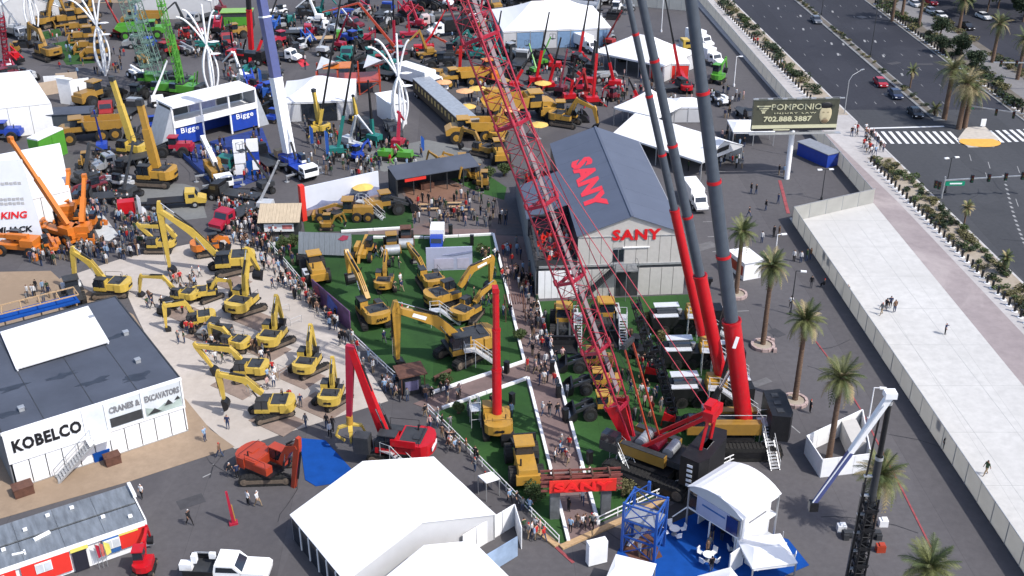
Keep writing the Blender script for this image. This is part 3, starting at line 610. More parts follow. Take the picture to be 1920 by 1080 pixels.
def spider(col=None,h=9.,lean=1.5,boomc=None):
    """compact crawler crane on four spread legs with an upright boom"""
    col=col or RED; boomc=boomc or BLK; r=E('spider_crane','x','spider crane')
    track(r,2.2,.5,.35,.55,BLK); track(r,2.2,.5,.35,-.55,BLK)
    MB().box(0,0,.95,2.3,1.1,.6,tx=.9).build('engine_cover',col,r)
    for sx in (-1,1):
        for sy in (-1,1): MB().bar((sx*.9,sy*.4,1.0),(sx*2.3,sy*2.0,.9),.16,.16).bar((sx*2.3,sy*2.0,.9),(sx*2.7,sy*2.4,.05),.12,.12).cyl((sx*2.7,sy*2.4,0),(sx*2.7,sy*2.4,.1),.25,n=8).build('outrigger_leg',col,r)
    MB().cyl((0,0,1.2),(0,0,1.9),.35,n=10).build('slewing_post',col,r)
    b=MB().bar((-.3,0,1.8),(-.3+lean*.4,0,1.8+h*.35),.32,.32).build('boom',col,r); MB().bar((-.3+lean*.4,0,1.8+h*.35),(-.3+lean,0,1.8+h),.22,.22,0,.14,.14).build('boom_extension',boomc,b)
    MB().cyl((-.3+lean,0,1.8+h),(-.3+lean+.1,0,1.8+h-.8),.02,n=4).box(-.2+lean,0,1.8+h-1.0,.2,.15,.35).build('hook',BLK,b); return r
def boom_lift(col=None,h=9.,lean=2.):
    col=col or RED; r=E('boom_lift','x','boom lift')
    for x in (1,-1):
        for y in (.9,-.9): wheel(r,x,y,.45,.35,col)
    MB().box(0,0,.75,2.6,1.3,.4).build('chassis',BLK,r); MB().box(-.5,0,1.4,2.2,1.6,.7,tx=.9).build('turntable',col,r)
    b=MB().bar((-1.2,0,1.7),(.3,0,1.7+h*.45),.3,.35).bar((.3,0,1.7+h*.45),(lean,0,1.7+h),.22,.26).build('boom',col,r)
    k=MB(); x,z=lean+.6,1.7+h
    for a in ((-.5,-.5),(.5,-.5),(.5,.5),(-.5,.5)): k.bar((x+a[0],a[1],z-.6),(x+a[0],a[1],z+.5),.05,.05)
    k.box(x,0,z-.6,1.05,1.05,.06).tube([(x-.5,-.5,z+.5),(x+.5,-.5,z+.5),(x+.5,.5,z+.5),(x-.5,.5,z+.5),(x-.5,-.5,z+.5)],.03,4); k.build('basket',DGREY,b); return r
def artic_boom(col=None,a=6.,bb=7.,arm2=None):
    """truck-free folding boom: concrete or knuckle boom standing on a small base"""
    col=col or ORG; r=E('knuckle_boom_crane','x','crane'); 
    for x in (1.5,-1.5):
        for y in (.9,-.9): wheel(r,x,y,.5,.35,col)
    MB().box(0,0,.9,4.0,1.3,.5).box(-.6,0,1.5,1.6,1.5,.8).build('base',col,r)
    MB().bar((0,0,1.6),(a*.35,0,1.6+a),.5,.5,0,.35,.35).build('boom',col,r); MB().bar((a*.35,0.3,1.6+a),(a*.35+bb*.75,.3,1.6+a-bb*.6),.34,.34,0,.2,.2).build('arm',col,r)
    cylr(r,(.7,1.6),(a*.2,1.6+a*.5),.0,.12); return r
# ---- cars ----
def car(col):
    r=E('parked_car','x','car')
    b=MB().plan([(-2.2,-.8),(-2.1,-.9),(2.0,-.9),(2.25,-.6),(2.25,.6),(2.0,.9),(-2.1,.9),(-2.2,.8)],.32,.5).xz([(-2.2,.8),(2.25,.75),(1.2,.95),(-2.1,1.0)],0,1.7).build('body',col,r)
    MB().xz([(-1.9,.9),(1.15,.9),(.35,1.42),(-1.2,1.44)],0,1.5).build('window',GLS,b); MB().box(-.42,0,1.45,1.5,1.35,.05).build('roof',col,b)
    for x in (1.35,-1.35):
        for y in (.82,-.82): wheel(r,x,y,.33,.22)
    for s in (-1,1): MB().box(2.22,s*.6,.62,.1,.35,.15).build('headlight',WHT,r)
    return r
def pickup(col=None,bed=None):
    col=col or WHT; r=E('pickup_truck','x','pickup truck')
    for x in (2.2,-2.0):
        for y in (.95,-.95): wheel(r,x,y,.48,.35)
    MB().box(0,0,.75,6.4,1.6,.3).build('chassis',BLK,r)
    MB().xz([(1.2,.7),(3.3,.7),(3.35,1.2),(3.1,1.45),(1.2,1.5)],0,2.0).build('hood',col,r)
    c=MB().xz([(-.9,.7),(1.35,.7),(1.35,1.5),(.75,2.1),(-.75,2.15),(-.9,1.5)],0,2.0).build('cab',col,r)
    MB().add([(1.38,-.85,1.52),(1.38,.85,1.52),(.82,.75,2.05),(.82,-.75,2.05)],[(0,1,2,3)]).build('windscreen',GLS,c)
    for s in (-1,1): MB().xz([(-.7,1.5),(1.1,1.5),(.65,1.98),(-.6,2.0)],s*1.0,.04).build('side_window',GLS,c)
    if bed!='none':
        d=MB().box(-2.1,0,1.05,2.4,2.1,.1).build('bed',DGREY,r)
        for s in (-1,1): MB().box(-2.1,s*1.05,1.3,2.4,.08,.5).build('side_panel',BLK,d)
    return r
# ================= people =================
def skin_person(joints,radii,edges,name):
    me=bpy.data.meshes.new(name); me.from_pydata(joints,edges,[]); o=bpy.data.objects.new(name,me); COL.objects.link(o)
    sk=o.modifiers.new('s','SKIN'); sl_=me.skin_vertices[0].data if me.skin_vertices else None
    if sl_ is None:
        bm=bmesh.new(); bm.from_mesh(me); bm.verts.layers.skin.verify(); bm.to_mesh(me); bm.free(); sl_=me.skin_vertices[0].data
    for i,r in enumerate(radii): sl_[i].radius=(r if isinstance(r,tuple) else (r,r))
    sl_[0].use_root=True
    ss=o.modifiers.new('ss','SUBSURF'); ss.levels=1
    bpy.context.view_layer.update(); out=bpy.data.meshes.new_from_object(o.evaluated_get(bpy.context.evaluated_depsgraph_get())); bpy.data.objects.remove(o)
    return out
def make_pose(kind):
    # 0 pelvis 1 waist 2 chest 3 neck 4 head 5 headtop ; arms ; legs
    lean=0; 
    J=[(0,0,.95),(0,0,1.12),(.0,0,1.38),(.0,0,1.50),(.02,0,1.62),(.02,0,1.72)]; Rr=[(.15,.12),(.14,.11),(.18,.12),.06,(.085,.10),.07]
    Ed=[(0,1),(1,2),(2,3),(3,4),(4,5)]
    A={'stand':(.02,.06),'walk':(-.08,-.22),'walk2':(.08,.2),'phone':(.05,.26),'sit':(.1,.3),'bag':(0,.12)}[kind]
    for s,(ex,hx) in ((1,A),(-1,A)):
        hz=1.3 if (kind=='phone' and s==1) else (.82 if kind!='sit' else 1.02)
        if 'walk' in kind and s==-1: ex,hx=-A[0],-A[1]
        i=len(J); J+=[(0,s*.19,1.42),(ex,s*.25,1.14),(hx,s*.24,hz+.08 if hz<1 else hz),(hx+.03,s*.23,hz)]; Rr+=[.075,.05,.035,.03]; Ed+=[(2,i),(i,i+1),(i+1,i+2),(i+2,i+3)]
    Lg={'stand':((0,0),(0,0)),'walk':((.22,.30),(-.1,-.34)),'walk2':((.1,.22),(-.05,-.25)),'phone':((0,.02),(.02,0)),'sit':((.42,.40),(.42,.40)),'bag':((.1,.1),(-.05,-.12))}[kind]
    for s,(kx,fx) in zip((1,-1),Lg):
        kz=.5; fz=.08
        i=len(J); J+=[(0,s*.1,.88),(kx,s*.11,kz if kind!='sit' else .93),(fx,s*.11,fz+.02),(fx+.15,s*.12,.05)]; Rr+=[.105,.07,.045,.04]; Ed+=[(0,i),(i,i+1),(i+1,i+2),(i+2,i+3)]
    if kind=='sit': J=[(x,y,(z-.42 if z>.3 else z)) for x,y,z in J]
    return skin_person(J,Rr,Ed,'person')
def cloth(n,c): return mat(n,c,.85,var=.15,scale=4,spec=.15)
SKIN=[cloth('light skin',(.45,.27,.19)),cloth('brown skin',(.22,.12,.08))]; HAIR=[cloth('dark hair',(.02,.015,.012)),cloth('brown hair',(.09,.05,.03)),cloth('grey hair',(.3,.29,.28)),cloth('white cap',(.6,.6,.6)),cloth('black cap',(.02,.02,.025)),cloth('red cap',(.45,.03,.03))]
TOPS={'black':(.02,.02,.023),'navy':(.025,.035,.08),'white':(.62,.62,.62),'grey':(.16,.165,.17),'light blue':(.25,.36,.5),'red':(.42,.03,.03),'plaid brown':(.15,.09,.06),'dark green':(.04,.07,.04),'pale pink':(.5,.33,.31)}
BOT={'blue jeans':(.045,.065,.12),'black trousers':(.02,.02,.022),'khaki trousers':(.27,.2,.13),'grey trousers':(.1,.1,.11)}
POSES={}; PV={}
def person_mesh(pose,top,bot,sk,hr):
    k=(pose,top,bot,sk,hr)
    if k in PV: return PV[k]
    if pose not in POSES:
        me=make_pose(pose); mi=[]
        for p in me.polygons:
            c=p.center.copy(); c.z+=.42 if (pose=='sit' and c.z>.42) else 0
            if c.z>1.655 or (c.z>1.57 and c.x<.0): m=3
            elif c.z>1.475: m=0
            elif abs(c.y)>.2 and c.z<1.16 and pose!='sit' : m=0
            elif c.z>.93 and not(pose=='sit' and c.x>.2): m=1
            elif c.z<.1: m=4
            else: m=2
            mi.append(m)
        me.polygons.foreach_set('material_index',mi); me.polygons.foreach_set('use_smooth',[True]*len(mi)); POSES[pose]=me
    me=POSES[pose].copy(); mi=[0]*len(me.polygons); me.polygons.foreach_get('material_index',mi); me.materials.clear()
    for m in (SKIN[sk],cloth(top+' top',TOPS[top]),cloth(bot,BOT[bot]),HAIR[hr],BLK): me.materials.append(m)
    me.polygons.foreach_set('material_index',mi); me.update(); PV[k]=me; return me
HN=['dark hair','brown hair','grey hair','a white cap','a black cap','a red cap']
PC=0; CROWD=[]; PMAX=296
VB={'stand':'standing','walk':'striding','walk2':'walking','phone':'looking at a phone','sit':'sitting','bag':'stepping'}
def person(x,y,z=.06,where='',rz=None,pose=None,top=None,bot=None,label=None,group=None,force=False):
    global PC
    pose=pose or rnd.choice(['stand','walk','walk2','phone','bag','walk']); top=top or rnd.choice(['black','black','navy','white','grey','grey','light blue','red','plaid brown','dark green','black','white','pale pink']); bot=bot or rnd.choice(['blue jeans','blue jeans','black trousers','khaki trousers','grey trousers'])
    hr=rnd.choice([0,0,1,1,2,3,4,5,4]); sk=rnd.choice([0,0,0,1]); rz=rnd.uniform(0,2*PI) if rz is None else rz
    sc=rnd.uniform(.97,1.08)
    if force or PC<PMAX:
        PC+=1
        o=link('person',person_mesh(pose,top,bot,sk,hr),None,(x,y,z),(0,0,rz),sc)
        l=f'person in {top} top and {bot}, {HN[hr]}, {VB[pose]} {where}'
        if len(l.split())>16: l=f'person in {top} top, {bot}, {HN[hr]}, {where}'
        if len(l.split())>16: l=f'person in {top} top and {bot}, {where}'
        if len(l.split())>16: l=f'person in {top} top {where}'
        tg(o,label or l,'person',group or ('people '+where)); return o
    CROWD.append((x,y,z,rz,sc,pose,top,bot)); return None
def flush_crowd():
    byk={}
    for c in CROWD: byk.setdefault((c[6],c[7]),[]).append(c)
    mb=MB(); mats=[];
    # far people beyond the individual limit, one body each, low detail
    def mi(m):
        if m not in mats: mats.append(m)
        return mats.index(m)
    for (x,y,z,rz,sc,pose,top,bot) in CROWD:
        c_,s_=math.cos(rz),math.sin(rz); f=.14 if 'walk' in pose else 0
        q=lambda a,b,h:(x+a*c_-b*s_,y+a*s_+b*c_,z+h*sc)
        t=mi(cloth(top+' top',TOPS[top])); b=mi(cloth(bot,BOT[bot])); s=mi(SKIN[0]); h=mi(HAIR[rnd.choice([0,1,4])])
        for sd_ in (1,-1): mb.cyl(q(sd_*f,sd_*.1,0),q(0,sd_*.1,.9),.06,.09,5,b,False); mb.cyl(q(-sd_*f,sd_*.27,.85),q(0,sd_*.2,1.42),.035,.055,4,t,False)
        mb.cyl(q(0,0,.88),q(0,0,1.48),.14,.18,6,t); mb.ell(q(0,0,1.6),.1,.1,.13,6,4,s); mb.ell(q(-.02,0,1.65),.11,.11,.1,6,3,h,0)
    if CROWD: tg(mb.build('distant_crowd',mats),'many small visitors milling among the machines at the far side of the lot','crowd',kind='stuff')
# ================= palms and shrubs =================
BARK=mat('palm bark',(.12,.075,.05),.95,var=.35,scale=2.5,stretch=(1,1,5),bump=.8,bs=8)
FR=[mat('palm frond olive',(.115,.125,.045),.6,var=.3,scale=2,spec=.3),mat('palm frond dark',(.06,.08,.028),.6,var=.3,scale=2,spec=.3),mat('palm frond dry',(.26,.21,.11),.75,var=.3,scale=2)]
def frond_mesh(L,droop,m,n=13,seed=0):
    rr=random.Random(seed); mb=MB(); pts=[]
    for i in range(n+1):
        t=i/n; pts.append(V((L*t*(1-.22*droop*t),0,L*(.55*(1-droop*.3)*t-droop*.75*t*t))))
    for i in range(n): mb.bar(pts[i],pts[i+1],.05*(1-i/n*.7),.04*(1-i/n*.7),0)
    for i in range(1,n+1):
        p=pts[i]; d=(pts[i]-pts[i-1]).normalized(); t=i/n; ll=L*.27*math.sin(PI*min(1,.18+t*.78))+.1
        for s in (-1,1):
            for k in (0,.5):
                o=p-d*(k*L/n); dirv=(d*.75+V((0,s*.9,0))+V((0,0,rr.uniform(-.35,.05)))).normalized(); e=o+dirv*ll*rr.uniform(.85,1.1)+V((0,0,-.10*ll)); wv=d*.045
                mb.add([o-wv,o+wv,e],[(0,1,2)])
    return mb.mesh('frond',m)
FM={}
def palm(px,py,h,label,group='date palms on the lot',L=2.7,nf=46,rt=.28,planter=False,lean=(0,0),pos=None):
    g=P(px,py) if pos is None else pos; r=E('palm_tree',label,'palm tree',(g.x,g.y,0),0,group)
    mb=MB(); n=14; 
    for i in range(n):
        a=V((lean[0]*(i/n)**2,lean[1]*(i/n)**2,h*i/n)); b=V((lean[0]*((i+1)/n)**2,lean[1]*((i+1)/n)**2,h*(i+1)/n)); ra=rt*(1.25-.35*i/n); mb.cyl(a,b,ra,ra*.9,9)
    T=V((lean[0],lean[1],h)); mb.ell(T+V((0,0,-.1)),rt*1.5,rt*1.5,.75,9,6); mb.build('trunk',BARK,r)
    sh=MB()
    for k in range(16):
        a=k*2.4; q=T+V((math.cos(a)*rt*1.2,math.sin(a)*rt*1.2,-.2-.04*k)); sh.bar(q,q+V((math.cos(a)*.3,math.sin(a)*.3,.25)),.1,.06)
    sh.build('frond_stub',BARK,r)
    for k in range(nf):
        t=k/nf; droop=.25+1.35*t+rnd.uniform(-.3,.3); dm=round(max(.2,droop)*4)/4; mi=2 if (t>.8 and rnd.random()<.6) else rnd.choice([0,0,0,1,1,2]); Lk=round(L*(.85+.15*(1-abs(t-.5))),1)
        key=(Lk,dm,mi)
        if key not in FM: FM[key]=frond_mesh(Lk,dm,FR[mi],seed=len(FM))
        up=max(-.35,1.0-1.5*t)
        link('frond',FM[key],r,T+V((0,0,.15+.2*(1-t))),(0,-up*.8+rnd.uniform(-.12,.12),k*2.399+rnd.uniform(-.2,.2)))
    return r
LEAFM=[mat('shrub leaf dark',(.022,.038,.014),.7,var=.4,scale=6),mat('shrub leaf green',(.05,.075,.02),.7,var=.35,scale=6),mat('shrub leaf olive',(.12,.11,.045),.75,var=.3,scale=6),mat('tree leaf deep',(.028,.045,.018),.7,var=.4,scale=5)]
def clump(mb,c,rx,rz,n,s,rr,mi=0):
    for _ in range(n):
        u=rr.uniform(0,2*PI); w=rr.uniform(-1,1); rad=rr.uniform(.55,1.08); st=math.sqrt(1-w*w)
        q=V((c[0]+rx*rad*st*math.cos(u),c[1]+rx*rad*st*math.sin(u),c[2]+rz*rad*w)); 
        if q.z<.03: q.z=.03
        a=V((rr.uniform(-1,1),rr.uniform(-1,1),rr.uniform(-.6,1))).normalized(); b=a.cross(V((rr.uniform(-1,1),rr.uniform(-1,1),rr.uniform(-1,1)))).normalized(); k=s*rr.uniform(.6,1.3)
        mb.add([q-a*k,q+b*k*.5,q+a*k,q-b*k*.5],[(0,1,2,3)],mi)
SHM={}
def shrub_mesh(v):
    if v in SHM: return SHM[v]
    rr=random.Random(50+v); mb=MB(); m=LEAFM[[0,1,0,2][v%4]]; n=rr.randint(3,5)
    for i in range(n): a=rr.uniform(0,6.3); d=rr.uniform(.1,.5); clump(mb,(d*math.cos(a),d*math.sin(a)*1.3,.4+rr.uniform(-.1,.15)),.42,.38,70,.13,rr)
    mb2=MB().mesh; 
    for i in range(6): a=i*1.05; mb.bar((0,0,0),(.4*math.cos(a),.4*math.sin(a),.5),.04,.04,1)
    SHM[v]=mb.mesh('shrub',[m,BARK]); return SHM[v]
SHN=['dark rounded','green leafy','dark low','olive dry']
def shrub(p,v,sc,where,z=.14):
    o=link('shrub',shrub_mesh(v),None,(p.x,p.y,z),(0,0,rnd.uniform(0,6)),(sc,sc*rnd.uniform(.9,1.7),sc*rnd.uniform(.7,1))); tg(o,f'{"small " if sc<1 else "large " if sc>1.3 else ""}{SHN[v%4]} shrub {where}','shrub','shrubs '+where); return o
def tree(px,py,h,cr,label,m=3,group=None,pos=None):
    g=P(px,py) if pos is None else pos; r=E('leafy_tree',label,'tree',(g.x,g.y,0),0,group); rr=random.Random(int(px*7+py))
    t=MB().cyl((0,0,0),(.1,0,h*.45),.22,.15,8)
    for i in range(6): a=i*1.05+.3; t.cyl((.1,0,h*.4),(cr*.6*math.cos(a),cr*.6*math.sin(a),h*.75),.09,.03,5)
    t.build('trunk',BARK,r); c=MB()
    for i in range(13): a=rr.uniform(0,6.3); d=rr.uniform(0,.7)*cr; clump(c,(d*math.cos(a),d*math.sin(a),h*rr.uniform(.5,.85)),cr*.42,cr*.36,150,.2*max(.6,cr/2.2),rr)
    c.build('crown',LEAFM[m],r); return r
# ================= tents and booths =================
def axes(A,B):
    d=(B-A); L=math.hypot(d.x,d.y); return math.atan2(d.y,d.x),L
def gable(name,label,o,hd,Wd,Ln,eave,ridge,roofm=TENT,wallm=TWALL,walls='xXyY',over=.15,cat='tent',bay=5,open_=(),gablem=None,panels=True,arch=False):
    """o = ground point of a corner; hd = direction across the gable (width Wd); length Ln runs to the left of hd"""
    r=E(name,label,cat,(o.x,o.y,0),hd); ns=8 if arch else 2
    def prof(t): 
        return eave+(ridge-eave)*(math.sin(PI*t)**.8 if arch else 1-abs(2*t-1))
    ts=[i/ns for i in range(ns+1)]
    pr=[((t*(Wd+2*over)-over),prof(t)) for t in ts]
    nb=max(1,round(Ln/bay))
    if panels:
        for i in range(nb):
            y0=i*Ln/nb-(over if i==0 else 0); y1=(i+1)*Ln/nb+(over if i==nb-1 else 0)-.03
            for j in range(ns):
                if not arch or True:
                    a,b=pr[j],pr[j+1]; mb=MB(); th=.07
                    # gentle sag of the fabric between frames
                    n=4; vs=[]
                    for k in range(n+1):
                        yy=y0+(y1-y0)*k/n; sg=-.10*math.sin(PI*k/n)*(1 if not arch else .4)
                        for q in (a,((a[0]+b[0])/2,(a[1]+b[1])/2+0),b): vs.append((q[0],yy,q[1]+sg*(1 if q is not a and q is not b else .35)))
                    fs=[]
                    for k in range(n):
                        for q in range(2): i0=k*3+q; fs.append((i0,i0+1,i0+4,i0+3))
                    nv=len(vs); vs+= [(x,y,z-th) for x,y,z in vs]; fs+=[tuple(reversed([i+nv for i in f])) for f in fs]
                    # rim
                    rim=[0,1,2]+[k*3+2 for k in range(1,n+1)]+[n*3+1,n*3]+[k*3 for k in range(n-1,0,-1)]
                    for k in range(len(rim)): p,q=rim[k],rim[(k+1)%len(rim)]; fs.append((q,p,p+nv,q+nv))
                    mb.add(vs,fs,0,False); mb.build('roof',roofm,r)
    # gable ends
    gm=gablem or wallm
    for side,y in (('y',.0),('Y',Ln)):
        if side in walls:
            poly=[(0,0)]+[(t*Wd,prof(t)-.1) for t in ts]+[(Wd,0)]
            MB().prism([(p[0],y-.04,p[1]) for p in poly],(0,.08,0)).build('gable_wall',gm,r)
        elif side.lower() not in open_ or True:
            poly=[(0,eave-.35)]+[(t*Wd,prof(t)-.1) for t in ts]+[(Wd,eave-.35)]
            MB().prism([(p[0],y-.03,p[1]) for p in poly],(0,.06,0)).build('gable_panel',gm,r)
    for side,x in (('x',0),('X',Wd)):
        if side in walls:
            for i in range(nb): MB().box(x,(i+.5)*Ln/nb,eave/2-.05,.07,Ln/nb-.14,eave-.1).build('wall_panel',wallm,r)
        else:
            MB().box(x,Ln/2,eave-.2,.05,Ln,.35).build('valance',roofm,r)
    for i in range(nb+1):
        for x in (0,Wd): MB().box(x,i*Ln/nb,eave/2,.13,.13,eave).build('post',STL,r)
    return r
def hip(name,label,c,hd,Wd,Ln,eave,ridge,rl=.35,roofm=TENT,wallm=TWALL,walls=(),cat='tent',win=None):
    """hip or pyramid roofed tent centred on c"""
    r=E(name,label,cat,(c.x,c.y,0),hd); a,b=Ln/2,Wd/2; q=a*rl
    K=[(-a-.1,-b-.1,eave),(a+.1,-b-.1,eave),(a+.1,b+.1,eave),(-a-.1,b+.1,eave)]; T0=(-q,0,ridge); T1=(q,0,ridge)
    th=V((0,0,-.08))
    def slope(pts):
        mb=MB(); nn=5; 
        # concave sag of the cloth, split into strips from eave to ridge
        A,B=V(pts[0]),V(pts[1]); C=V(pts[2]); D=V(pts[3]) if len(pts)>3 else C; vs=[];fs=[]
        for i in range(nn+1):
            t=i/nn; s=-.05*(ridge-eave)*math.sin(PI*t)*1.5; vs+=[lerp(A,D,t)+V((0,0,s)),lerp(B,C,t)+V((0,0,s))]
        for i in range(nn): fs.append((2*i,2*i+1,2*i+3,2*i+2))
        n0=len(vs); vs+=[v+th for v in vs]; fs+=[tuple(reversed([k+n0 for k in f])) for f in fs]; fs.append((1,0,n0,n0+1)); mb.add(vs,fs); mb.build('roof',roofm,r)
    slope([K[0],K[1],T1,T0]); slope([K[2],K[3],T0,T1]); slope([K[1],K[2],T1]); slope([K[3],K[0],T0])
    sides={'s':(-a,-b,a,-b),'e':(a,-b,a,b),'n':(a,b,-a,b),'w':(-a,b,-a,-b)}
    for k,(x0,y0,x1,y1) in sides.items():
        L_=math.dist((x0,y0),(x1,y1)); n=max(1,round(L_/3.0))
        MB().bar((x0,y0,eave-.2),(x1,y1,eave-.2),.06,.35).build('valance',roofm,r)
        for i in range(n): 
            t=i/n; MB().box(x0+(x1-x0)*t,y0+(y1-y0)*t,eave/2-.1,.12,.12,eave-.2).build('post',STL,r)
            if k in walls:
                t0,t1=(i+.03)/n,(i+.97)/n; w_=win if (win and i%3!=0) else wallm
                MB().bar((x0+(x1-x0)*t0,y0+(y1-y0)*t0,eave/2-.2),(x0+(x1-x0)*t1,y0+(y1-y0)*t1,eave/2-.2),.05,eave-.6).build('wall_panel',w_,r)
    return r
def umbrella(p,m,label,group,r_=1.5,h=2.6):
    def mk():
        r=E('parasol','x','parasol'); MB().cyl((0,0,0),(0,0,h+.3),.04,n=6).box(0,0,.05,.7,.7,.1).build('pole',STL,r)
        mb=MB(); n=10; ring=[(r_*math.cos(2*PI*i/n),r_*math.sin(2*PI*i/n),h-.05*(i%2)) for i in range(n)]; mb.add([(0,0,h+.45)]+ring,[(0,i+1,(i+1)%n+1) for i in range(n)]); mb.add([(0,0,h+.40)]+[(x,y,z-.04) for x,y,z in ring],[(0,(i+1)%n+1,i+1) for i in range(n)]); mb.build('canopy',m,r); return r
    return spawn(('umb',m.name,r_),mk,(p.x,p.y,0),rnd.uniform(0,1),label,group)
def stair_unit(parent,x0,y0,z0,x1,y1,z1,w=.9,m=None,name='stair'):
    """flight of steps with handrails from low point 0 to high point 1"""
    m=m or ALU; a=V((x0,y0,z0));b=V((x1,y1,z1)); d=(b-a); n=max(3,int(abs(z1-z0)/.22)); h=V((d.x,d.y,0)).normalized(); s=V((-h.y,h.x,0)); rz=math.atan2(h.y,h.x)
    st=MB()
    for k in (-1,1): st.bar(a+s*w/2*k,b+s*w/2*k,.06,.22)
    o=st.build(name,m,parent); tm=MB()
    for i in range(n): q=lerp(a,b,(i+.7)/n); tm.box(q.x,q.y,q.z,.28,w,.04,0,rz=rz)
    tm.build('tread',m,o); hr=MB()
    for k in (-1,1):
        p=a+s*w/2*k;q=b+s*w/2*k; up=V((0,0,1)); hr.tube([p+up,q+up],.03,4); hr.tube([p+up*.5,q+up*.5],.02,4)
        for t in (0,.33,.66,1): v=lerp(p,q,t); hr.cyl(v,v+up,.03,n=4)
    hr.build('handrail',m,o); return o
def access_stair(p,rz,label,h=2.6,run=3.2,group=None):
    """free standing aluminium stair with a landing"""
    def mk():
        r=E('access_stair','x','stairs'); stair_unit(r,run+1.2,0,0,1.2,0,h); pl=MB().box(.55,0,h,1.3,1.1,.07).build('landing',ALU,r); lg=MB()
        for x in (0,1.15):
            for y in (-.5,.5): MB().cyl((x,y,0),(x,y,h+1),.04,n=6).build('leg',ALU,r)
        MB().tube([(1.15,.5,h+1),(0,.5,h+1),(0,-.5,h+1),(1.15,-.5,h+1)],.03,4).build('guard_rail',ALU,r); MB().cyl((0,.5,h*.5),(0,-.5,h*.5),.03,n=4).build('cross_bar',ALU,r); return r
    OBST.append((p.x,p.y,1.5)); return spawn(('stair',h,run),mk,(p.x,p.y,0),rz,label,group)
# ================= SANY pavilion =================
REDT=mat('red lettering',(.60,.01,.015),.5,var=.03); PNKT=mat('roof lettering red',(.72,.03,.05),.6,var=.05); BLKT=mat('black lettering',(.01,.01,.012),.5); GRYT=mat('grey lettering',(.18,.18,.19),.6)
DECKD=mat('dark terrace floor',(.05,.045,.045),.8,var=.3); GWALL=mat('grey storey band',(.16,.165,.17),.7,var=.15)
SO=P(1005,560); SH=R(4.2); pav=E('exhibition_pavilion','large grey-roofed two-storey pavilion with red SANY lettering on roof and gable','building',(SO.x,SO.y,0),SH)
BZ=4.2; X0,X1=5.2,18.6; XR=11.9; EV,RV=8.8,11.3; DY=33.0
OBST.append((SO.x+9,SO.y+16,20))
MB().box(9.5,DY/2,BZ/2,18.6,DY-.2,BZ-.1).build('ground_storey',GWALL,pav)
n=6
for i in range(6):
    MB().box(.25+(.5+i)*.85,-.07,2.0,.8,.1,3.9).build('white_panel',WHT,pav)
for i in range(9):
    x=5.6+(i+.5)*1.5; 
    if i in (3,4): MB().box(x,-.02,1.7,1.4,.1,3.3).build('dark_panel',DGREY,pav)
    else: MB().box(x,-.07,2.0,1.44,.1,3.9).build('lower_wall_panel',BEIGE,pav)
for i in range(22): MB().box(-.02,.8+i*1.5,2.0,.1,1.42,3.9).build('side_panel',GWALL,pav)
MB().box(9.5,DY/2,BZ+.05,19.1,DY+.1,.25).build('floor_slab',DGREY,pav); MB().box(9.6,-.1,BZ+.32,18.6,.14,.28).build('floor_edge',STL,pav)
for i in range(9):
    w_=(X1-X0)/9; x=X0+(i+.5)*w_
    if i==3: continue
    MB().box(x,.0,(BZ+.4+EV)/2-.1,w_-.05,.12,EV-BZ-.6).build('upper_wall_panel',BEIGE,pav)
i=3; x=X0+3.5*(X1-X0)/9; MB().box(x,.05,(6.9+EV)/2,1.45,.1,EV-6.9).build('upper_wall_panel',BEIGE,pav)
d=MB().box(x,.02,5.65,1.5,.12,2.4).build('entrance_door',STL,pav)
for s in (-1,1): MB().box(x+s*.37,-.06,5.8,.62,.06,1.7).build('door_pane',GLS,d)
MB().box(x+2.2,-.12,6.95,3.4,.2,.12).build('awning_rail',WHT,pav)
MB().prism([(X0,-.03,EV-.25),(X1,-.03,EV-.25),(X1,-.03,EV-.05),(XR,-.03,RV-.1),(X0,-.03,EV-.05)],(0,.12,0)).build('gable_wall',BEIGE,pav)
MB().box((X0+X1)/2,-.1,EV-.3,X1-X0,.08,.1).build('gable_trim',STL,pav)
nb=7
for i in range(nb):
    y0=i*DY/nb+(-.3 if i==0 else .015); y1=(i+1)*DY/nb-(0 if i==nb-1 else .015)
    for (xa,za,xb,zb,nm) in ((X0-.15,EV-.05,XR,RV,'roof_sheet'),(XR,RV,X1+.15,EV-.05,'roof_sheet')):
        MB().prism([(xa,y0,za-.08),(xb,y0,zb-.08),(xb,y0,zb),(xa,y0,za)],(0,y1-y0,0)).build(nm,ROOFG,pav)
MB().box(XR,DY/2-.1,RV+.03,.35,DY+.3,.06).build('ridge_cap',ROOFG,pav)
MB().box(X1,DY/2,(BZ+EV)/2,.12,DY,EV-BZ).build('side_wall',BEIGE,pav); MB().box((X0+X1)/2,DY,(BZ+EV)/2,X1-X0,.1,EV-BZ).build('rear_wall',BEIGE,pav)
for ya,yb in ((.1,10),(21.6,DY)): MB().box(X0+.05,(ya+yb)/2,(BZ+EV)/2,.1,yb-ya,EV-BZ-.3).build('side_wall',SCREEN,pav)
WY0,WY1=10.0,21.6
slp=(RV-EV)/(XR-X0)
MB().prism([(-.4,WY0-.2,EV-slp*(X0+.4)-.08),(X0-.15,WY0-.2,EV-.1),(X0-.15,WY0-.2,EV-.02),(-.4,WY0-.2,EV-slp*(X0+.4))],(0,WY1-WY0+.4,0)).build('wing_roof',ROOFG,pav)
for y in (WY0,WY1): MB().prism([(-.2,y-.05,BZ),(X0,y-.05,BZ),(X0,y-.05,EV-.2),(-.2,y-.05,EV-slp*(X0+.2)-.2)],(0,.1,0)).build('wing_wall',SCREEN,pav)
MB().box(-.2,(WY0+WY1)/2,BZ+1.2,.1,WY1-WY0,2.4).build('wing_side_wall',GWALL,pav)
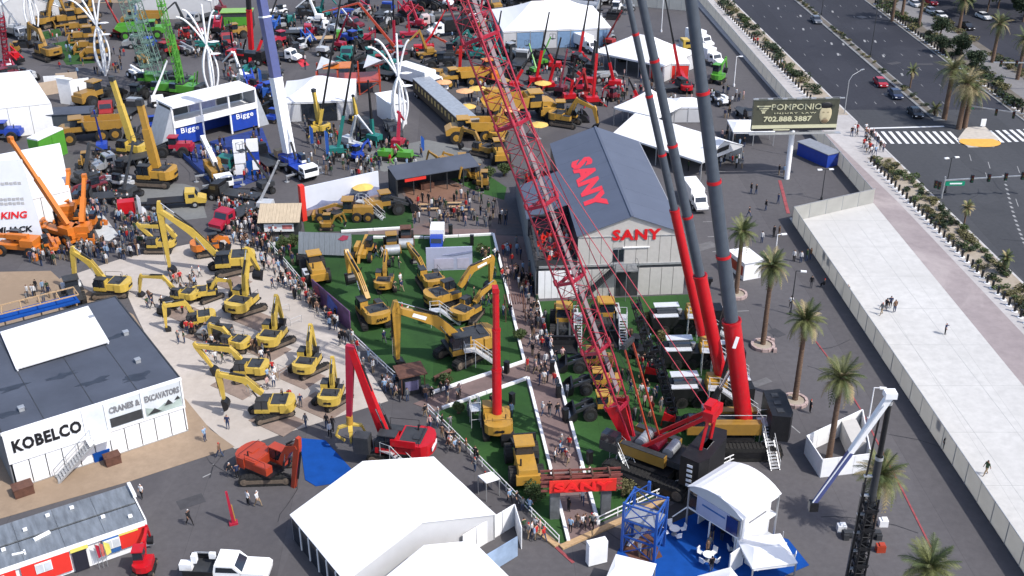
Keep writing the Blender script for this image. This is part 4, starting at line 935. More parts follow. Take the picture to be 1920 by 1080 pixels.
for ya,yb in ((.2,WY0-.2),(WY1+.2,DY-.2)):
    MB().box(2.6,(ya+yb)/2,BZ+.2,5.1,yb-ya,.05).build('terrace_floor',DECKD,pav)
    hr=MB()
    for z in (BZ+.7,BZ+1.2): hr.bar((.05,ya,z),(.05,yb,z),.05,.05)
    for k in range(8): y=ya+(yb-ya)*k/7; hr.bar((.05,y,BZ),(.05,y,BZ+1.2),.06,.06)
    if ya<1: hr.bar((.05,.05,BZ+1.2),(X0,.05,BZ+1.2),.05,.05); hr.box(X0/2,.05,BZ+.7,X0,.04,.9)
    hr.build('terrace_railing',DGREY,pav)
MB().box(.3,5,BZ+1.7,.3,9.5,.12).box(2.6,9.6,BZ+3.2,5,.2,.2).build('terrace_beam',DGREY,pav)
inv=Matrix.Rotation(-SH,3,'Z')
def tl(p): return inv@(p-SO)
a=tl(P(1072,296,10.2)); b=tl(P(1121,388,10.2)); LY=a.y-b.y; xlow=X0+1.75
text('SANY',3,PNKT,pav,(xlow,a.y,EV+slp*(xlow-X0)+.01),(0,-1,0),(1,0,slp),fit=(LY,3.1),bold=.055,sp=1.08,depth=.015)
c=tl(P(1145,452,8.2)); text('SANY',2,REDT,pav,(X0+4.3,-.1,7.95),(1,0,0),(0,0,1),fit=(6.2,1.5),bold=.04,depth=.03,sp=1.12)
# stair up to the entrance landing
st=E('entrance_stair','dark metal stair climbing to the upper door of the SANY pavilion','stairs',(SO.x,SO.y,0),SH)
MB().box(11.3,-.85,BZ+.1,3.0,1.5,.12).build('landing',GWALL,st); hr=MB().tube([(9.9,-1.6,BZ+1.2),(12.8,-1.6,BZ+1.2),(12.8,-.1,BZ+1.2)],.04,4)
for x in (9.9,11.3,12.8): hr.cyl((x,-1.6,0),(x,-1.6,BZ+1.2),.05,n=5)
hr.build('guard_rail',GWALL,st); stair_unit(st,5.6,-.9,.0,9.8,-.9,BZ+.1,1.2,DGREY)
# ================= KOBELCO building =================
KO=P(30,915); KH=R(34.5); kb=E('exhibition_building','white two-storey building with charcoal roof and KOBELCO lettering on its front','building',(KO.x,KO.y,0),KH)
KW,KD,KZ=17.3,21.5,6.35; OBST.append((KO.x+2,KO.y+14,12))
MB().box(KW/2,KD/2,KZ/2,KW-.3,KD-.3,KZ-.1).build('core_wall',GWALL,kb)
MB().box(KW/2,KD/2,KZ,KW+.1,KD+.2,.22).build('roof',DROOF,kb)
for (x,y,dx,dy) in ((KW/2,-.05,KW+.3,.14),(KW+.05,KD/2,.14,KD),(0-.05,KD/2,.14,KD),(KW/2,KD+.05,KW+.3,.14)): MB().box(x,y,KZ+.02,dx,dy,.34).build('roof_edge',WHT if y<1 else DGREY,kb)
rr_=random.Random(9); DB=mat('damp roof patch',(.030,.035,.047),.45,var=.2,scale=1)
for k in range(15):
    x,y=rr_.uniform(1.5,KW-2),rr_.uniform(1.5,KD-2); 
    if 1<x<11.5 and 8<y<19: continue
    n=11; pts=[]
    for i in range(n): a=2*PI*i/n; q=rr_.uniform(.35,1.1); pts.append((x+1.9*q*math.cos(a),y+.75*q*math.sin(a)))
    MB().plan(pts,KZ+.105,.012+.0004*k).build('damp_patch',DB,kb)
for x in (3.9,8.6,13.0): MB().box(x,KD/2,KZ+.13,.06,KD-.3,.02).build('roof_seam',DGREY,kb)
for i in range(11):
    x=.15+(i+.5)*(KW-.3)/11; o=MB().box(x,-.06,1.45,(KW-.3)/11-.1,.12,2.75).build('door_panel',WHT,kb)
MB().box(KW/2,-.14,3.05,KW,.22,.22).build('storey_band',WHT,kb); MB().box(KW/2,-.1,.05,KW,.2,.12).build('base_rail',STL,kb)
for k in range(14): MB().box(KW+.02,(k+.5)*KD/14,1.5,.12,KD/14-.1,2.8).build('door_panel',WHT,kb); MB().box(KW+.02,(k+.5)*KD/14,4.7,.1,KD/14-.06,2.9).build('side_panel',WHT,kb)
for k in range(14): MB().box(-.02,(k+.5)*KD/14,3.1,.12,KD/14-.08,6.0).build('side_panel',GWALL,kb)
BANP=mat('pale banner print',(.55,.58,.60),.6,var=.12,scale=.6); BAN2=mat('grey green banner print',(.30,.36,.33),.6,var=.4,scale=.5)
UP=[(0.1,7.3,WHT),(7.4,9.4,BANP),(9.6,13.1,BANP),(13.2,17.2,BANP)]
for x0,x1,m in UP: MB().box((x0+x1)/2,-.06,4.7,x1-x0,.12,3.0).build('banner_panel',m,kb)
p=MB().box(11.4,-.14,3.85,3.2,.06,1.05).build('banner_print',DGREY,kb); p2=MB().prism([(13.4,-.16,3.3),(17.1,-.16,3.3),(17.1,-.16,4.4),(16.3,-.16,3.9),(15.4,-.16,4.2),(14.6,-.16,3.8),(13.4,-.16,4.3)],(0,.05,0)).build('banner_print',BAN2,kb)
MB().prism([(13.5,-.18,3.4),(15.0,-.18,3.4),(14.3,-.18,4.0)],(0,.05,0)).prism([(15.3,-.18,3.9),(16.2,-.18,3.9),(15.8,-.18,4.5)],(0,.05,0)).prism([(16.4,-.18,4.2),(17.0,-.18,4.2),(16.8,-.18,4.6)],(0,.05,0)).build('banner_print',DGREY,kb)
for x in (.0,7.35,9.5,13.15,17.3): MB().box(x,-.18,4.65,.16,.1,3.4).build('post',WHT,kb)
text('KOBELCO',1.5,BLKT,kb,(.55,-.13,4.0),(1,0,0),(0,0,1),fit=(6.5,1.4),bold=.04,depth=.03,sp=1.08)
text('CRANES &',.8,GRYT,kb,(9.85,-.13,4.95),(1,0,0),(0,0,1),fit=(3.1,.72),bold=.03,depth=.03); text('EXCAVATORS',.8,GRYT,kb,(13.45,-.13,4.95),(1,0,0),(0,0,1),fit=(3.6,.72),bold=.03,depth=.03)
MB().box(8.3,-.9,3.05,2.4,1.6,.12).build('balcony',WHT,kb); 
ks=E('balcony_stair','grey metal stair rising to the balcony of the KOBELCO building','stairs',(KO.x,KO.y,0),KH); stair_unit(ks,3.6,-1.1,0,7.6,-1.1,3.1,1.2,STL)
for (x,y) in ((14.8,5.5),(15.6,12),(13.5,17.5),(2.5,3.0)): MB().box(x,y,KZ+.3,.5,.5,.4).box(x,y,KZ+.53,.6,.6,.06).build('roof_vent',STL,kb)
# raised roof canopy
ca=P(30,692,6.85); cc=[P(30,692,6.85),P(205,640,6.85),P(165,573,6.85),P(0,622,6.85)]; c0=(cc[0]+cc[1]+cc[2]+cc[3])/4
rc=E('roof_canopy','white fabric canopy standing on the charcoal KOBELCO roof','canopy',(c0.x,c0.y,6.42),0); mb=MB(); n=8
vs=[];fs=[]
for i in range(n+1):
    for j in range(n+1):
        q=lerp(lerp(cc[0],cc[1],i/n),lerp(cc[3],cc[2],i/n),j/n)-c0; vs.append((q.x,q.y,0.42+.18*math.sin(PI*i/n)*math.sin(PI*j/n)))
for i in range(n):
    for j in range(n): k=i*(n+1)+j; fs.append((k,k+n+1,k+n+2,k+1))
m0=len(vs); vs+=[(x,y,z-.1) for x,y,z in vs]; fs+=[tuple(reversed([k+m0 for k in f])) for f in fs]
mb.add(vs,fs,0,True); mb.build('canopy_roof',TENT,rc)
for q in cc: q=q-c0; MB().cyl((q.x*.97,q.y*.97,.1),(q.x*.97,q.y*.97,.40),.09,n=6).build('post',WHT,rc)
# crates beside the front
for (x,y,m,l,w_) in ((190,858,CARP,'blue draped counter at the front of the KOBELCO building',1.6),(212,868,BROWN,'brown board box beside the blue draped counter',1.5),(45,925,BROWN,'brown board box at the left front corner of the KOBELCO building',1.8)):
    g=P(x,y); o=MB().box(0,0,.5,w_,w_*.7,1.0).box(0,0,1.02,w_+.1,w_*.7+.1,.06).build('counter',m); o.location=g; o.rotation_euler=(0,0,KH); tg(o,l,'counter')
# blue deck behind
bd=E('rear_deck','blue carpeted deck with pale timber rails behind the KOBELCO building','deck',(0,0,0))
dz=P(0,0); q=[P(-30,612,4.2),P(150,566,4.2),P(140,552,4.2),P(-30,595,4.2)]
MB().prism([(p.x,p.y,4.1) for p in q],(0,0,.15)).build('deck_floor',CARP,bd)
for p,s in ((q[0],q[1]),(q[3],q[2])): MB().bar((p.x,p.y,5.2),(s.x,s.y,5.2),.12,.12).build('timber_rail',WOOD,bd)
for k in range(6):
    p=lerp(q[3],q[2],k/5);s=lerp(q[0],q[1],k/5); MB().box(p.x,p.y,2.6,.14,.14,5.2).bar((p.x,p.y,5.2),(s.x,s.y,5.2),.1,.1).build('timber_post',WOOD,bd)
# ================= bottom-left booth with red panels =================
LO=P(281,1025); LH=R(31.5); lb=E('exhibition_booth','long booth with grey metal roof and red panels at the bottom left','building',(LO.x,LO.y,0),LH)
LZ=2.95; LROOF=mat('weathered metal roof',(.20,.22,.24),.5,metal=.3,var=.3,scale=.7,dirt=.3,stretch=(3,.6,1)); OBST.append((LO.x-7,LO.y-1,9))
YELP=mat('yellow panel',(.62,.55,.12),.6); BLUP=mat('blue panel print',(.03,.11,.30),.6); REDP=mat('red panel print',(.62,.03,.02),.6,var=.04)
MB().box(-10,2.9,LZ/2,20,5.6,LZ-.1).build('core_wall',WHT,lb)
for y,dy in ((1.35,2.75),(4.45,2.9)): 
    for k in range(6): MB().box(-1.75-3.4*k,y,LZ+.08,3.37,dy,.12,ry=0).build('roof_panel',LROOF,lb)
MB().box(-10,2.85,LZ+.0,20,.2,.08).build('gutter',BLK,lb); MB().box(-10,-.12,LZ-.12,20.2,.1,.5).build('fascia',WHT,lb); MB().box(.08,2.9,LZ-.1,.12,5.8,.5).box(.1,4.6,LZ+.4,.3,2.2,.3).build('end_trim',WHT,lb)
for (x0,x1,z0,z1,m,nm) in ((-2.4,-.1,.9,2.6,REDP,'red_panel'),(-3.9,-2.45,1.55,2.6,BLUP,'blue_panel'),(-3.9,-2.45,.85,1.5,BLUP,'blue_panel'),(-6.6,-5.1,2.3,2.7,YELP,'yellow_panel'),(-10.7,-6.7,.5,2.6,REDP,'red_panel'),(-14.2,-11.1,.5,2.6,REDP,'red_panel'),(-16.6,-14.3,.5,2.6,YELP,'yellow_panel')):
    MB().box((x0+x1)/2,-.14,(z0+z1)/2,x1-x0,.08,z1-z0).build(nm,m,lb)
MB().box(-1.6,-.2,2.5,1.7,.06,.14).build('yellow_panel',YELP,lb)
for x in (-3.1,-8.9,-12.7): 
    f=MB().box(x,-.22,1.9,1.35,.08,1.0).build('window_frame',WHT,lb); MB().box(x-.33,-.27,1.9,.58,.04,.85).box(x+.33,-.27,1.9,.58,.04,.85).build('pane',mat('pale window',(.5,.53,.55),.3),f)
MB().box(-5.9,-.1,1.15,1.2,.1,2.1).build('doorway',SCREEN,lb)
for k in range(9): q=(-1-k*2.1,rnd.choice([1,2.2,4,5]),LZ+.3); MB().box(*q,.35,.25,.22).build('roof_vent',WHT,lb)
MB().bar((-9,2.2,LZ+.25),(-7.6,2.6,LZ+.25),.3,.2).bar((-11,1.2,LZ+.22),(-10,1.0,LZ+.22),.15,.12).bar((-10,.7,LZ+.22),(-10,1.3,LZ+.22),.15,.12).build('roof_duct',WHT,lb)
for k,m in enumerate((DRED,mat('flag stripes',(.5,.12,.1),.7,var=.5,scale=3),YELP)):
    f=E('flag',['crimson flag','striped red flag','yellow flag'][k]+' standing beside the doorway of the red booth','flag',LO+Matrix.Rotation(LH,3,'Z')@V((-4.6+.35*k,-.7,0)),LH)
    MB().cyl((0,0,0),(0,0,2.9),.03,n=5).build('pole',STL,f); MB().prism([(0,0,2.8),(.1,0,1.2),(.55,.1,1.3),(.5,.05,2.3)],(0,.03,0)).build('flag_cloth',m,f)
# ================= big white tents, bottom =================
TL=P(547,965,2.9); TR=P(812,858,2.9); th_=math.atan2(TR.y-TL.y,TR.x-TL.x); Wt=(TR-TL).length; NR=P(930,962,2.9); Lt=(NR-TR).length
dn=V((math.sin(th_),-math.cos(th_),0))
o=TL+dn*Lt; o.z=0
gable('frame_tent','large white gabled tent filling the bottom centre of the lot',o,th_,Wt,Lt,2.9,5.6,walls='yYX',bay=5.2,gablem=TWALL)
for k in range(8): 
    q=o+V((math.cos(th_),math.sin(th_),0))*(Wt*(.3+.085*k))+dn*.09
OBST.append((o.x+4,o.y+9,9))
# dark glazed left side
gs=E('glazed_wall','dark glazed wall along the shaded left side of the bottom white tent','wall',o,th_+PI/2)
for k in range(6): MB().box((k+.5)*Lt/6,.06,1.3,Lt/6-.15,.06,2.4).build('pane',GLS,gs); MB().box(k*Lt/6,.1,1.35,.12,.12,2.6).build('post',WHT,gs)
A2=P(760,1012,4.6); B2=P(885,1016,2.8)
o2=B2-dv(th_)*9.5+dn*9; o2.z=0
gable('frame_tent','smaller white gabled tent joined to the front of the big bottom tent',o2,th_,9.5,9,2.8,4.7,walls='yYX',bay=4.5)
# white panel wall right of the tent with pale blue screen
pw=E('panel_booth','white panel booth with a pale blue landscape board right of the bottom tent','booth',P(975,1030)); g0=P(975,1030)
for a,b,nm in (((868,1045),(965,985),'wall_panel'),((965,985),(978,1030),'wall_panel')):
    p=P(*a)-g0;q=P(*b)-g0; n=max(1,round((q-p).length/1.5))
    for k in range(n): s=lerp(p,q,(k+.02)/n);e=lerp(p,q,(k+.98)/n); MB().bar((s.x,s.y,1.25),(e.x,e.y,1.25),.08,2.5).build(nm,WHT,pw)
p=P(905,1085)-g0;q=P(970,1045)-g0; s=MB().bar((p.x,p.y,1.3),(q.x,q.y,1.3),.1,2.2).build('display_board',mat('pale blue board',(.25,.33,.45),.5,var=.25,scale=.5),pw); MB().bar((p.x-.1,p.y-.1,1.3),(p.x,p.y,1.3),.3,2.4).build('red_edge',DRED,pw)
for (x,y,l) in ((912,940,'white curled canopy corner beside the right edge of the bottom tent'),):
    g=P(x,y); o=E('small_canopy',l,'canopy',g,th_); MB().prism([(0,0,2.2),(1.6,0,2.0),(1.9,0,1.2),(1.6,0,1.9),(0,0,2.1)],(0,1.4,0)).build('canopy_cloth',TENT,o)
    for q in ((0,0),(1.5,0),(0,1.4),(1.5,1.4)): MB().cyl((*q,0),(*q,2.0),.05,n=5).build('post',STL,o)
# ================= arched booth with blue carpet =================
sheet('blue_carpet',[(1236,992),(1306,962),(1478,1012),(1517,1060),(1400,1110),(1130,1110),(1160,1030)],.06,CARP)
sheet('blue_carpet',[(562,822),(610,826),(668,890),(640,905),(592,912),(572,900)],.06,CARP)
sheet('brown_floor_mat',[(1165,1030),(1212,985),(1242,1045),(1195,1062)],.07,BROWN)
sheet('dark_floor_mat',[(1190,985),(1300,925),(1308,960),(1236,992)],.03,gmat('dark mat',(.05,.045,.045),(.065,.06,.06),.5,2.))
AF=P(1293,912,4.9);AR=P(1391,972,4.9); ah=math.atan2(AR.y-AF.y,AR.x-AF.x); AW=(AR-AF).length; AB=P(1462,925,4.9); AL=(AB-AR).length
ab=gable('arched_booth','two-level booth with white arched roof on the blue carpet',V((AF.x,AF.y,0)),ah,AW,AL,4.9,5.9,walls='',arch=True,bay=6,cat='booth')
MB().box(AW/2,AL/2,2.55,AW,AL,.18).build('upper_floor',WHT,ab); LAV=mat('lavender banner',(.36,.38,.50),.7,var=.05)
MB().box(AW/2-.1,-.05,3.6,AW*.62,.08,1.9).build('banner_panel',LAV,ab); MB().box(AW-.9,-.06,3.55,1.2,.1,1.7).build('window',mat('deep blue glass',(.02,.03,.12),.15),ab); MB().box(AW*.5,-.11,3.9,2.6,.03,.16).build('banner_print',BLUP,ab)
MB().box(.6,-.03,3.5,.9,.06,1.5).build('window',GLS,ab); MB().box(AW+.02,AL/2-.5,3.6,.1,AL-1.4,2.4).build('side_banner',TENT,ab); MB().box(AW+.1,AL/2-.4,3.9,.03,2.4,.16).build('banner_print',GRYT,ab)
MB().box(.3,AL*.6,1.25,.1,AL*.7,2.4).box(AW-.6,AL/2,1.25,.15,AL-.5,2.4).box(AW/2,AL-.3,1.25,AW-1,.1,2.4).build('lower_wall',WHT,ab)
MB().box(AW*.45,-.05,1.25,.12,.12,2.5).box(AW,0,1.25,.3,.3,2.5).box(AW+1.3,.4,1.2,1.5,.12,2.3).box(AW+.55,-.9,1.15,.12,1.9,2.3).build('post',WHT,ab)
MB().tube([(0,0,2.6),(-1.2,-.6,1.0)],.06,5).tube([(0,1,2.6),(-1.2,.3,1.0)],.06,5).build('awning_arm',WHT,ab)
hr=MB(); [hr.cyl((AW+1.8,k*.8,1.2),(AW+1.8,k*.8,2.4),.04,n=4) for k in range(6)]; hr.box(AW+1.0,2,1.15,1.8,4.4,.1).build('side_landing',ALU,ab)
o=hip('square_tent','white square tent at the bottom edge beside the arched booth',P(1432,1072),R(10),3.7,3.9,2.4,2.9,rl=.6)
o=hip('square_tent','small white tent top at the bottom edge over the blue carpet',P(1352,1135),R(20),3,3,2.4,3.1)
o=hip('square_tent','white square tent left of the blue carpet at the bottom edge',P(1180,1115),R(-20),3.4,3.4,2.5,2.7,rl=.8)
ld=MB().plan([(-.9,-.35),(.9,-.35),(.9,.35),(-.9,.35)],.1,2.4).build('display_column',WHT); ld.location=P(1118,1055); ld.rotation_euler=(0,0,R(20)); tg(ld,'white upright display block beside the blue carpet corner','display')
def table_set(p,rz,label):
    r=E('cafe_table',label,'table',(p.x,p.y,.06),rz,'round white tables on the blue carpet'); MB().cyl((0,0,.70),(0,0,.75),.5,n=16).build('tabletop',WHT,r); MB().cyl((0,0,0),(0,0,.7),.05,n=6).cyl((0,0,0),(0,0,.04),.28,n=10).build('pedestal',STL,r)
def chair(p,rz,label,m=None):
    def mk():
        r=E('shell_chair','x','chair'); MB().box(0,0,.45,.46,.46,.05).build('seat',WHT,r); MB().box(-.22,0,.72,.06,.46,.5,ry=-.15).build('backrest',WHT,r)
        for x in (-.17,.17):
            for y in (-.17,.17): MB().cyl((x,y,0),(x*.9,y*.9,.44),.018,n=5).build('leg',CHR,r)
        return r
    return spawn('chair',mk,(p.x,p.y,.06),rz,label,'white chairs round the carpet tables')
for k,(x,y,l) in enumerate(((1264,1003,'near the blue tower'),(1327,1052,'at the centre of the blue carpet'),(1467,1048,'on the right tip of the blue carpet'),(1385,1035,'against the arched booth'))):
    g=P(x,y); table_set(g,k,'round white cafe table '+l)
    for i in range(4): a=i*PI/2+k*.5+.3; chair(g+V((math.cos(a)*.85,math.sin(a)*.85,0)),a+PI,'white shell chair '+l)
# ================= blue steel tower =================
bt=E('steel_tower','blue steel tower frame standing on the carpet edge near the path gate','tower',P(1205,1030),R(-28)); H_=5.6; s=1.55
for x in (-s,s):
    for y in (-s*.8,s*.8): MB().box(x,y,H_/2,.22,.22,H_).build('column',LBLU,bt)
for z in (1.9,3.7,H_-.15):
    for y in (-s*.8,s*.8): MB().bar((-s,y,z),(s,y,z),.12,.16).build('beam',LBLU,bt)
    for x in (-s,s): MB().bar((x,-s*.8,z),(x,s*.8,z),.12,.16).build('beam',LBLU,bt)
for i in range(3):
    z0_,z1_=(0,1.9,3.7)[i],(1.9,3.7,5.5)[i]
    for y in (-s*.8,s*.8): MB().bar((-s,y,z0_),(s,y,z1_),.08,.08).bar((s,y,z0_),(-s,y,z1_),.08,.08).build('brace',LBLU,bt)
    MB().bar((s,-s*.8,z0_),(s,s*.8,z1_),.08,.08).bar((-s,-s*.8,z0_),(-s,s*.8,z1_),.08,.08).build('brace',LBLU,bt)
MB().box(0,0,3.75,2*s-.2,1.6*s-.2,.05).build('platform',STL,bt)
for k in range(9): MB().box(-s+.3+k*.26,0,.25+k*.4,.3,.9,.04).build('stair_tread',WHT,bt)
MB().box(-.3,1.4,5.9,.25,.25,1.3).build('mast_head',LBLU,bt); MB().bar((-.3,1.4,6.3),(-s,-.2,5.6),.06,.06).build('brace',LBLU,bt)
# ================= gate arch =================
G0=P(1045,985);G1=P(1140,965); gh=R(4); gw=6.6
gm=P(1087,968); ga=E('entrance_gate','brown slatted gate arch with red SANY board over the brown path','gate',(gm.x,gm.y,0),gh)
for x in (-gw/2+.9,gw/2-.9):
    MB().box(x,0,2.0,.9,.7,4.0).build('pillar',mat('grey stone pillar',(.10,.105,.11),.8,var=.3),ga)
for k,z in enumerate((3.55,4.05,4.55,5.05)): 
    for y in (-.5,.5): MB().box(0,y,z,gw+.9,.1,.2).build('slat',mat('red brown slats',(.17,.05,.04),.7,var=.25,scale=2),ga)
for x in (-2.6,-1.0,1.0,2.6): MB().box(x,0,4.3,.14,1.1,1.9).build('upright',BROWN,ga)
b=MB().box(.1,-.62,4.05,6.2,.12,1.35).build('sign_board',REDP,ga)
text('SANY',1,mat('bright red lettering',(.75,.02,.02),.5),b,(-2.6,-.72,3.6),(1,0,0),(0,0,1),fit=(5.4,.95),bold=.04,depth=.06)
OBST+= [(gm.x-2.4,gm.y,1),(gm.x+2.4,gm.y,1)]
# ================= planter booth round palm =================
bp=[P(1508,850),P(1537,895),P(1627,884),P(1612,800)]; g0=bp[1]; bb=E('palm_enclosure','white open-topped panel enclosure around a palm trunk','enclosure',g0)
for i in range(4):
    p=bp[i]-g0;q=bp[(i+1)%4]-g0; n=max(1,round((q-p).length/1.6))
    for k in range(n): s_=lerp(p,q,(k+.01)/n);e=lerp(p,q,(k+.99)/n); MB().bar((s_.x,s_.y,1.1),(e.x,e.y,1.1),.1,2.2).build('wall_panel',WHT,bb)
q=lerp(bp[2],bp[3],.5)-g0; MB().box(q.x-1.2,q.y+.3,1.0,1.6,4,2.0).build('inner_counter',BEIGE,bb)
# ================= billboard =================
bg=P(1475,335); bb=E('billboard','large billboard on a single white pole beside the lot fence','billboard',(bg.x,bg.y,0),R(3))
zb0=Hh(1475,335,243); zb1=Hh(1475,335,186); sc_=(P(1565,240,zb0)-P(1405,240,zb0)).length; xo=(P(1485,240,zb0)-bg).x
MB().cyl((0,0,0),(0,0,zb0),.42,n=16).build('pole',WHT,bb); 
BGD=mat('billboard dark olive',(.065,.066,.045),.6,var=.1); CREAM=mat('billboard cream',(.52,.50,.33),.6,var=.05)
MB().box(xo,0,(zb0+zb1)/2,sc_,.7,zb1-zb0).build('sign_box',BGD,bb); y=-.37
MB().box(xo,y,zb0+.65,sc_,.06,.55).build('cream_strip',CREAM,bb); MB().box(xo,y,zb0+.15,sc_*.95,.05,.35).box(xo-2,y-.03,zb0+.15,2.6,.03,.18,1).build('lower_strip',[BLKT,CREAM],bb)
text('POMPONIO',1.2,CREAM,bb,(xo-3.9,y,zb0+3.4),(1,0,0),(0,0,1),fit=(7.9,.95),depth=.03,bold=.01); text('INJURY LAW',.5,CREAM,bb,(xo-3.4,y,zb0+2.7),(1,0,0),(0,0,1),fit=(6.6,.26),depth=.03,sp=1.4)
text('702.888.3887',1,CREAM,bb,(xo-5.0,y,zb0+1.5),(1,0,0),(0,0,1),fit=(7.6,.85),depth=.03,bold=.03)
em=MB()
for k in range(3): em.prism([(xo-6.3+.35*k,y-.03,zb0+4.1-.35*k),(xo-3.95-.35*k,y-.03,zb0+4.1-.35*k),(xo-3.95-.35*k-.15,y-.03,zb0+3.9-.35*k),(xo-6.3+.35*k+.15,y-.03,zb0+3.9-.35*k)],(0,.05,0))
em.box(xo-5.12,y,zb0+3.1,.5,.06,.5).build('emblem',CREAM,bb)
sk_=mat('printed face skin',(.50,.43,.27),.6,var=.1); f=MB().ell((xo+4.7,y,zb0+2.6),1.0,.12,1.55,14,8).build('portrait_print',sk_,bb); MB().ell((xo+4.7,y-.02,zb0+4.0),1.0,.12,.55,12,6).build('portrait_hair',BLKT,bb); MB().box(xo+4.35,y-.14,zb0+2.95,.3,.03,.08).box(xo+5.05,y-.14,zb0+2.95,.3,.03,.08).box(xo+4.7,y-.14,zb0+2.0,.5,.03,.07).ell((xo+4.7,y-.08,zb0+1.5),.55,.1,.35,10,6).build('portrait_features',mat('face features',(.16,.11,.06),.7),bb)
cw_=MB().box(xo,-1.0,zb0-.25,sc_+1,.9,.08); 
for k in range(7): cw_.bar((xo-sc_/2+k*sc_/6,-.3,zb1+.05),(xo-sc_/2+k*sc_/6,-1.1,zb1+.5),.06,.06).box(xo-sc_/2+k*sc_/6,-1.2,zb1+.5,.8,.25,.15)
cw_.bar((xo-sc_/2,-.6,zb1+.45),(xo+sc_/2,-.6,zb1+.45),.05,.05).build('catwalk',STL,bb)
# ================= smaller stage buildings in the middle =================
def box_booth(name,label,cat,p,rz,L_,D,h,roofm,wallm,over=.2,frontm=None):
    r=E(name,label,cat,(p.x,p.y,0),rz); MB().box(0,0,h/2,L_,D,h-.05).build('wall',wallm,r); MB().box(0,0,h+.06,L_+2*over,D+2*over,.12).build('roof',roofm,r)
    if frontm: MB().box(0,-D/2-.04,h*.5,L_*.85,.06,h*.5).build('front_panel',frontm,r)
    OBST.append((p.x,p.y,max(L_,D)/2)); return r
STRAW=mat('pale straw roof boards',(.42,.34,.24),.85,var=.15,scale=1,stretch=(6,1,1),bump=.5)
g=P(528,436); r=E('bar_hut','small hut with a sloped straw-coloured roof beside the red banner end','hut',g,R(2)); OBST.append((g.x,g.y+1,3))
for k in range(12): MB().prism([(-3.0+.5*k,-1.6,2.2),(-2.52+.5*k,-1.6,2.2),(-2.52+.5*k,1.9,3.7),(-3.0+.5*k,1.9,3.7)],(0,-.04,.1)).build('roof_board',STRAW,r)
MB().box(0,.3,1.1,5.4,2.6,2.1).build('wall',DGREY,r); MB().box(-.1,-1.15,1.3,4.2,.08,1.2).build('poster_panel',WHT,r); MB().box(1.1,-1.2,1.4,1.4,.04,.6).build('poster_print',mat('faded red print',(.5,.15,.14),.7,var=.3),r); MB().box(-1.0,-1.2,1.35,1.2,.04,.3).build('poster_print',mat('faded red print',(.5,.15,.14)),r)
# landscape banner wall
a=P(575,412);b=P(712,380); hd_=math.atan2(b.y-a.y,b.x-a.x); Lb=(b-a).length; r=E('banner_wall','long pale landscape banner wall behind the yellow graders','banner',a,hd_); OBST.append((a.x+4,a.y+1,3))
SKYB=mat('banner sky print',(.56,.58,.64),.6,var=.05,scale=.4); HILL=mat('banner hill print',(.20,.22,.33),.6,var=.3,scale=.8); GRND=mat('banner ground print',(.25,.17,.15),.6,var=.3,scale=1)
MB().box(Lb/2,0,2.9,Lb,.25,4.6).build('panel',SKYB,r); hp=[(0,-.14,1.0),(Lb,-.14,1.0)]+[(Lb*(1-k/14),-.14,2.1+.35*math.sin(k*1.3)+.2*math.sin(k*3.1)+.5*(1-k/14)) for k in range(15)]; MB().prism(hp,(0,-.03,0)).build('hill_print',HILL,r); MB().box(Lb/2,-.2,1.05,Lb,.03,.9).build('ground_print',GRND,r)
for x in (0,Lb*.33,Lb*.66,Lb): MB().bar((x,.2,3.5),(x,1.6,0),.08,.08).build('brace',STL,r)
MB().box(-.4,0,2.8,.7,.9,5.6).build('red_pillar',REDP,r)
# dark stage pavilion
a=P(745,372);r=E('stage_pavilion','low dark-roofed stage pavilion at the back of the patio','pavilion',a,HD((745,372),(900,345))); L_=(P(900,345)-a).length; OBST.append((a.x+6,a.y+2,5))
MB().prism([(0,0,3.0),(0,4.2,3.7),(0,4.2,3.8),(0,0,3.1)],(L_,0,0)).build('roof',DROOF,r); MB().box(L_/2,3.9,1.7,L_,.1,3.4).box(0.1,2,1.6,.1,4,3.0).build('wall',DGREY,r)
for k in range(6): MB().box(k*L_/5,.1,1.5,.12,.12,3.0).build('post',DGREY,r)
MB().box(L_*.22,-.05,2.7,L_*.25,.1,.45).build('red_fascia',REDP,r); MB().box(L_*.4,1.8,.5,2.2,.9,1.0).build('counter',BROWN,r)
# slanted grey canopy roof beyond the central lawn
a=P(560,482);b=P(660,482); r=E('grey_canopy','sloping grey canopy with a dark red emblem at the back of the central lawn','canopy',a,HD((560,480),(660,484))); L_=(b-a).length; CG=mat('grey slatted canopy',(.17,.19,.21),.7,var=.15,scale=1.2,stretch=(8,1,1),bump=.6)
for k in range(10): MB().prism([(k*L_/10,0,.5),(k*L_/10+L_/10-.03,0,.5),(k*L_/10+L_/10-.03,1.2,3.3),(k*L_/10,1.2,3.3)],(0,-.08,.05)).build('canopy_panel',CG,r)
MB().prism([(L_*.75,.78,2.55),(L_*.84,1.02,3.1),(L_*.95,1.0,3.05),(L_*.93,.8,2.6),(L_*.84,.7,2.4)],(0,-.06,.03)).build('emblem',mat('dark red emblem',(.28,.03,.06),.6),r); OBST.append((a.x+3,a.y,3.5))
for x in (0.1,L_/2,L_-.1): MB().bar((x,1.2,3.3),(x,1.25,0),.1,.1).build('post',STL,r)
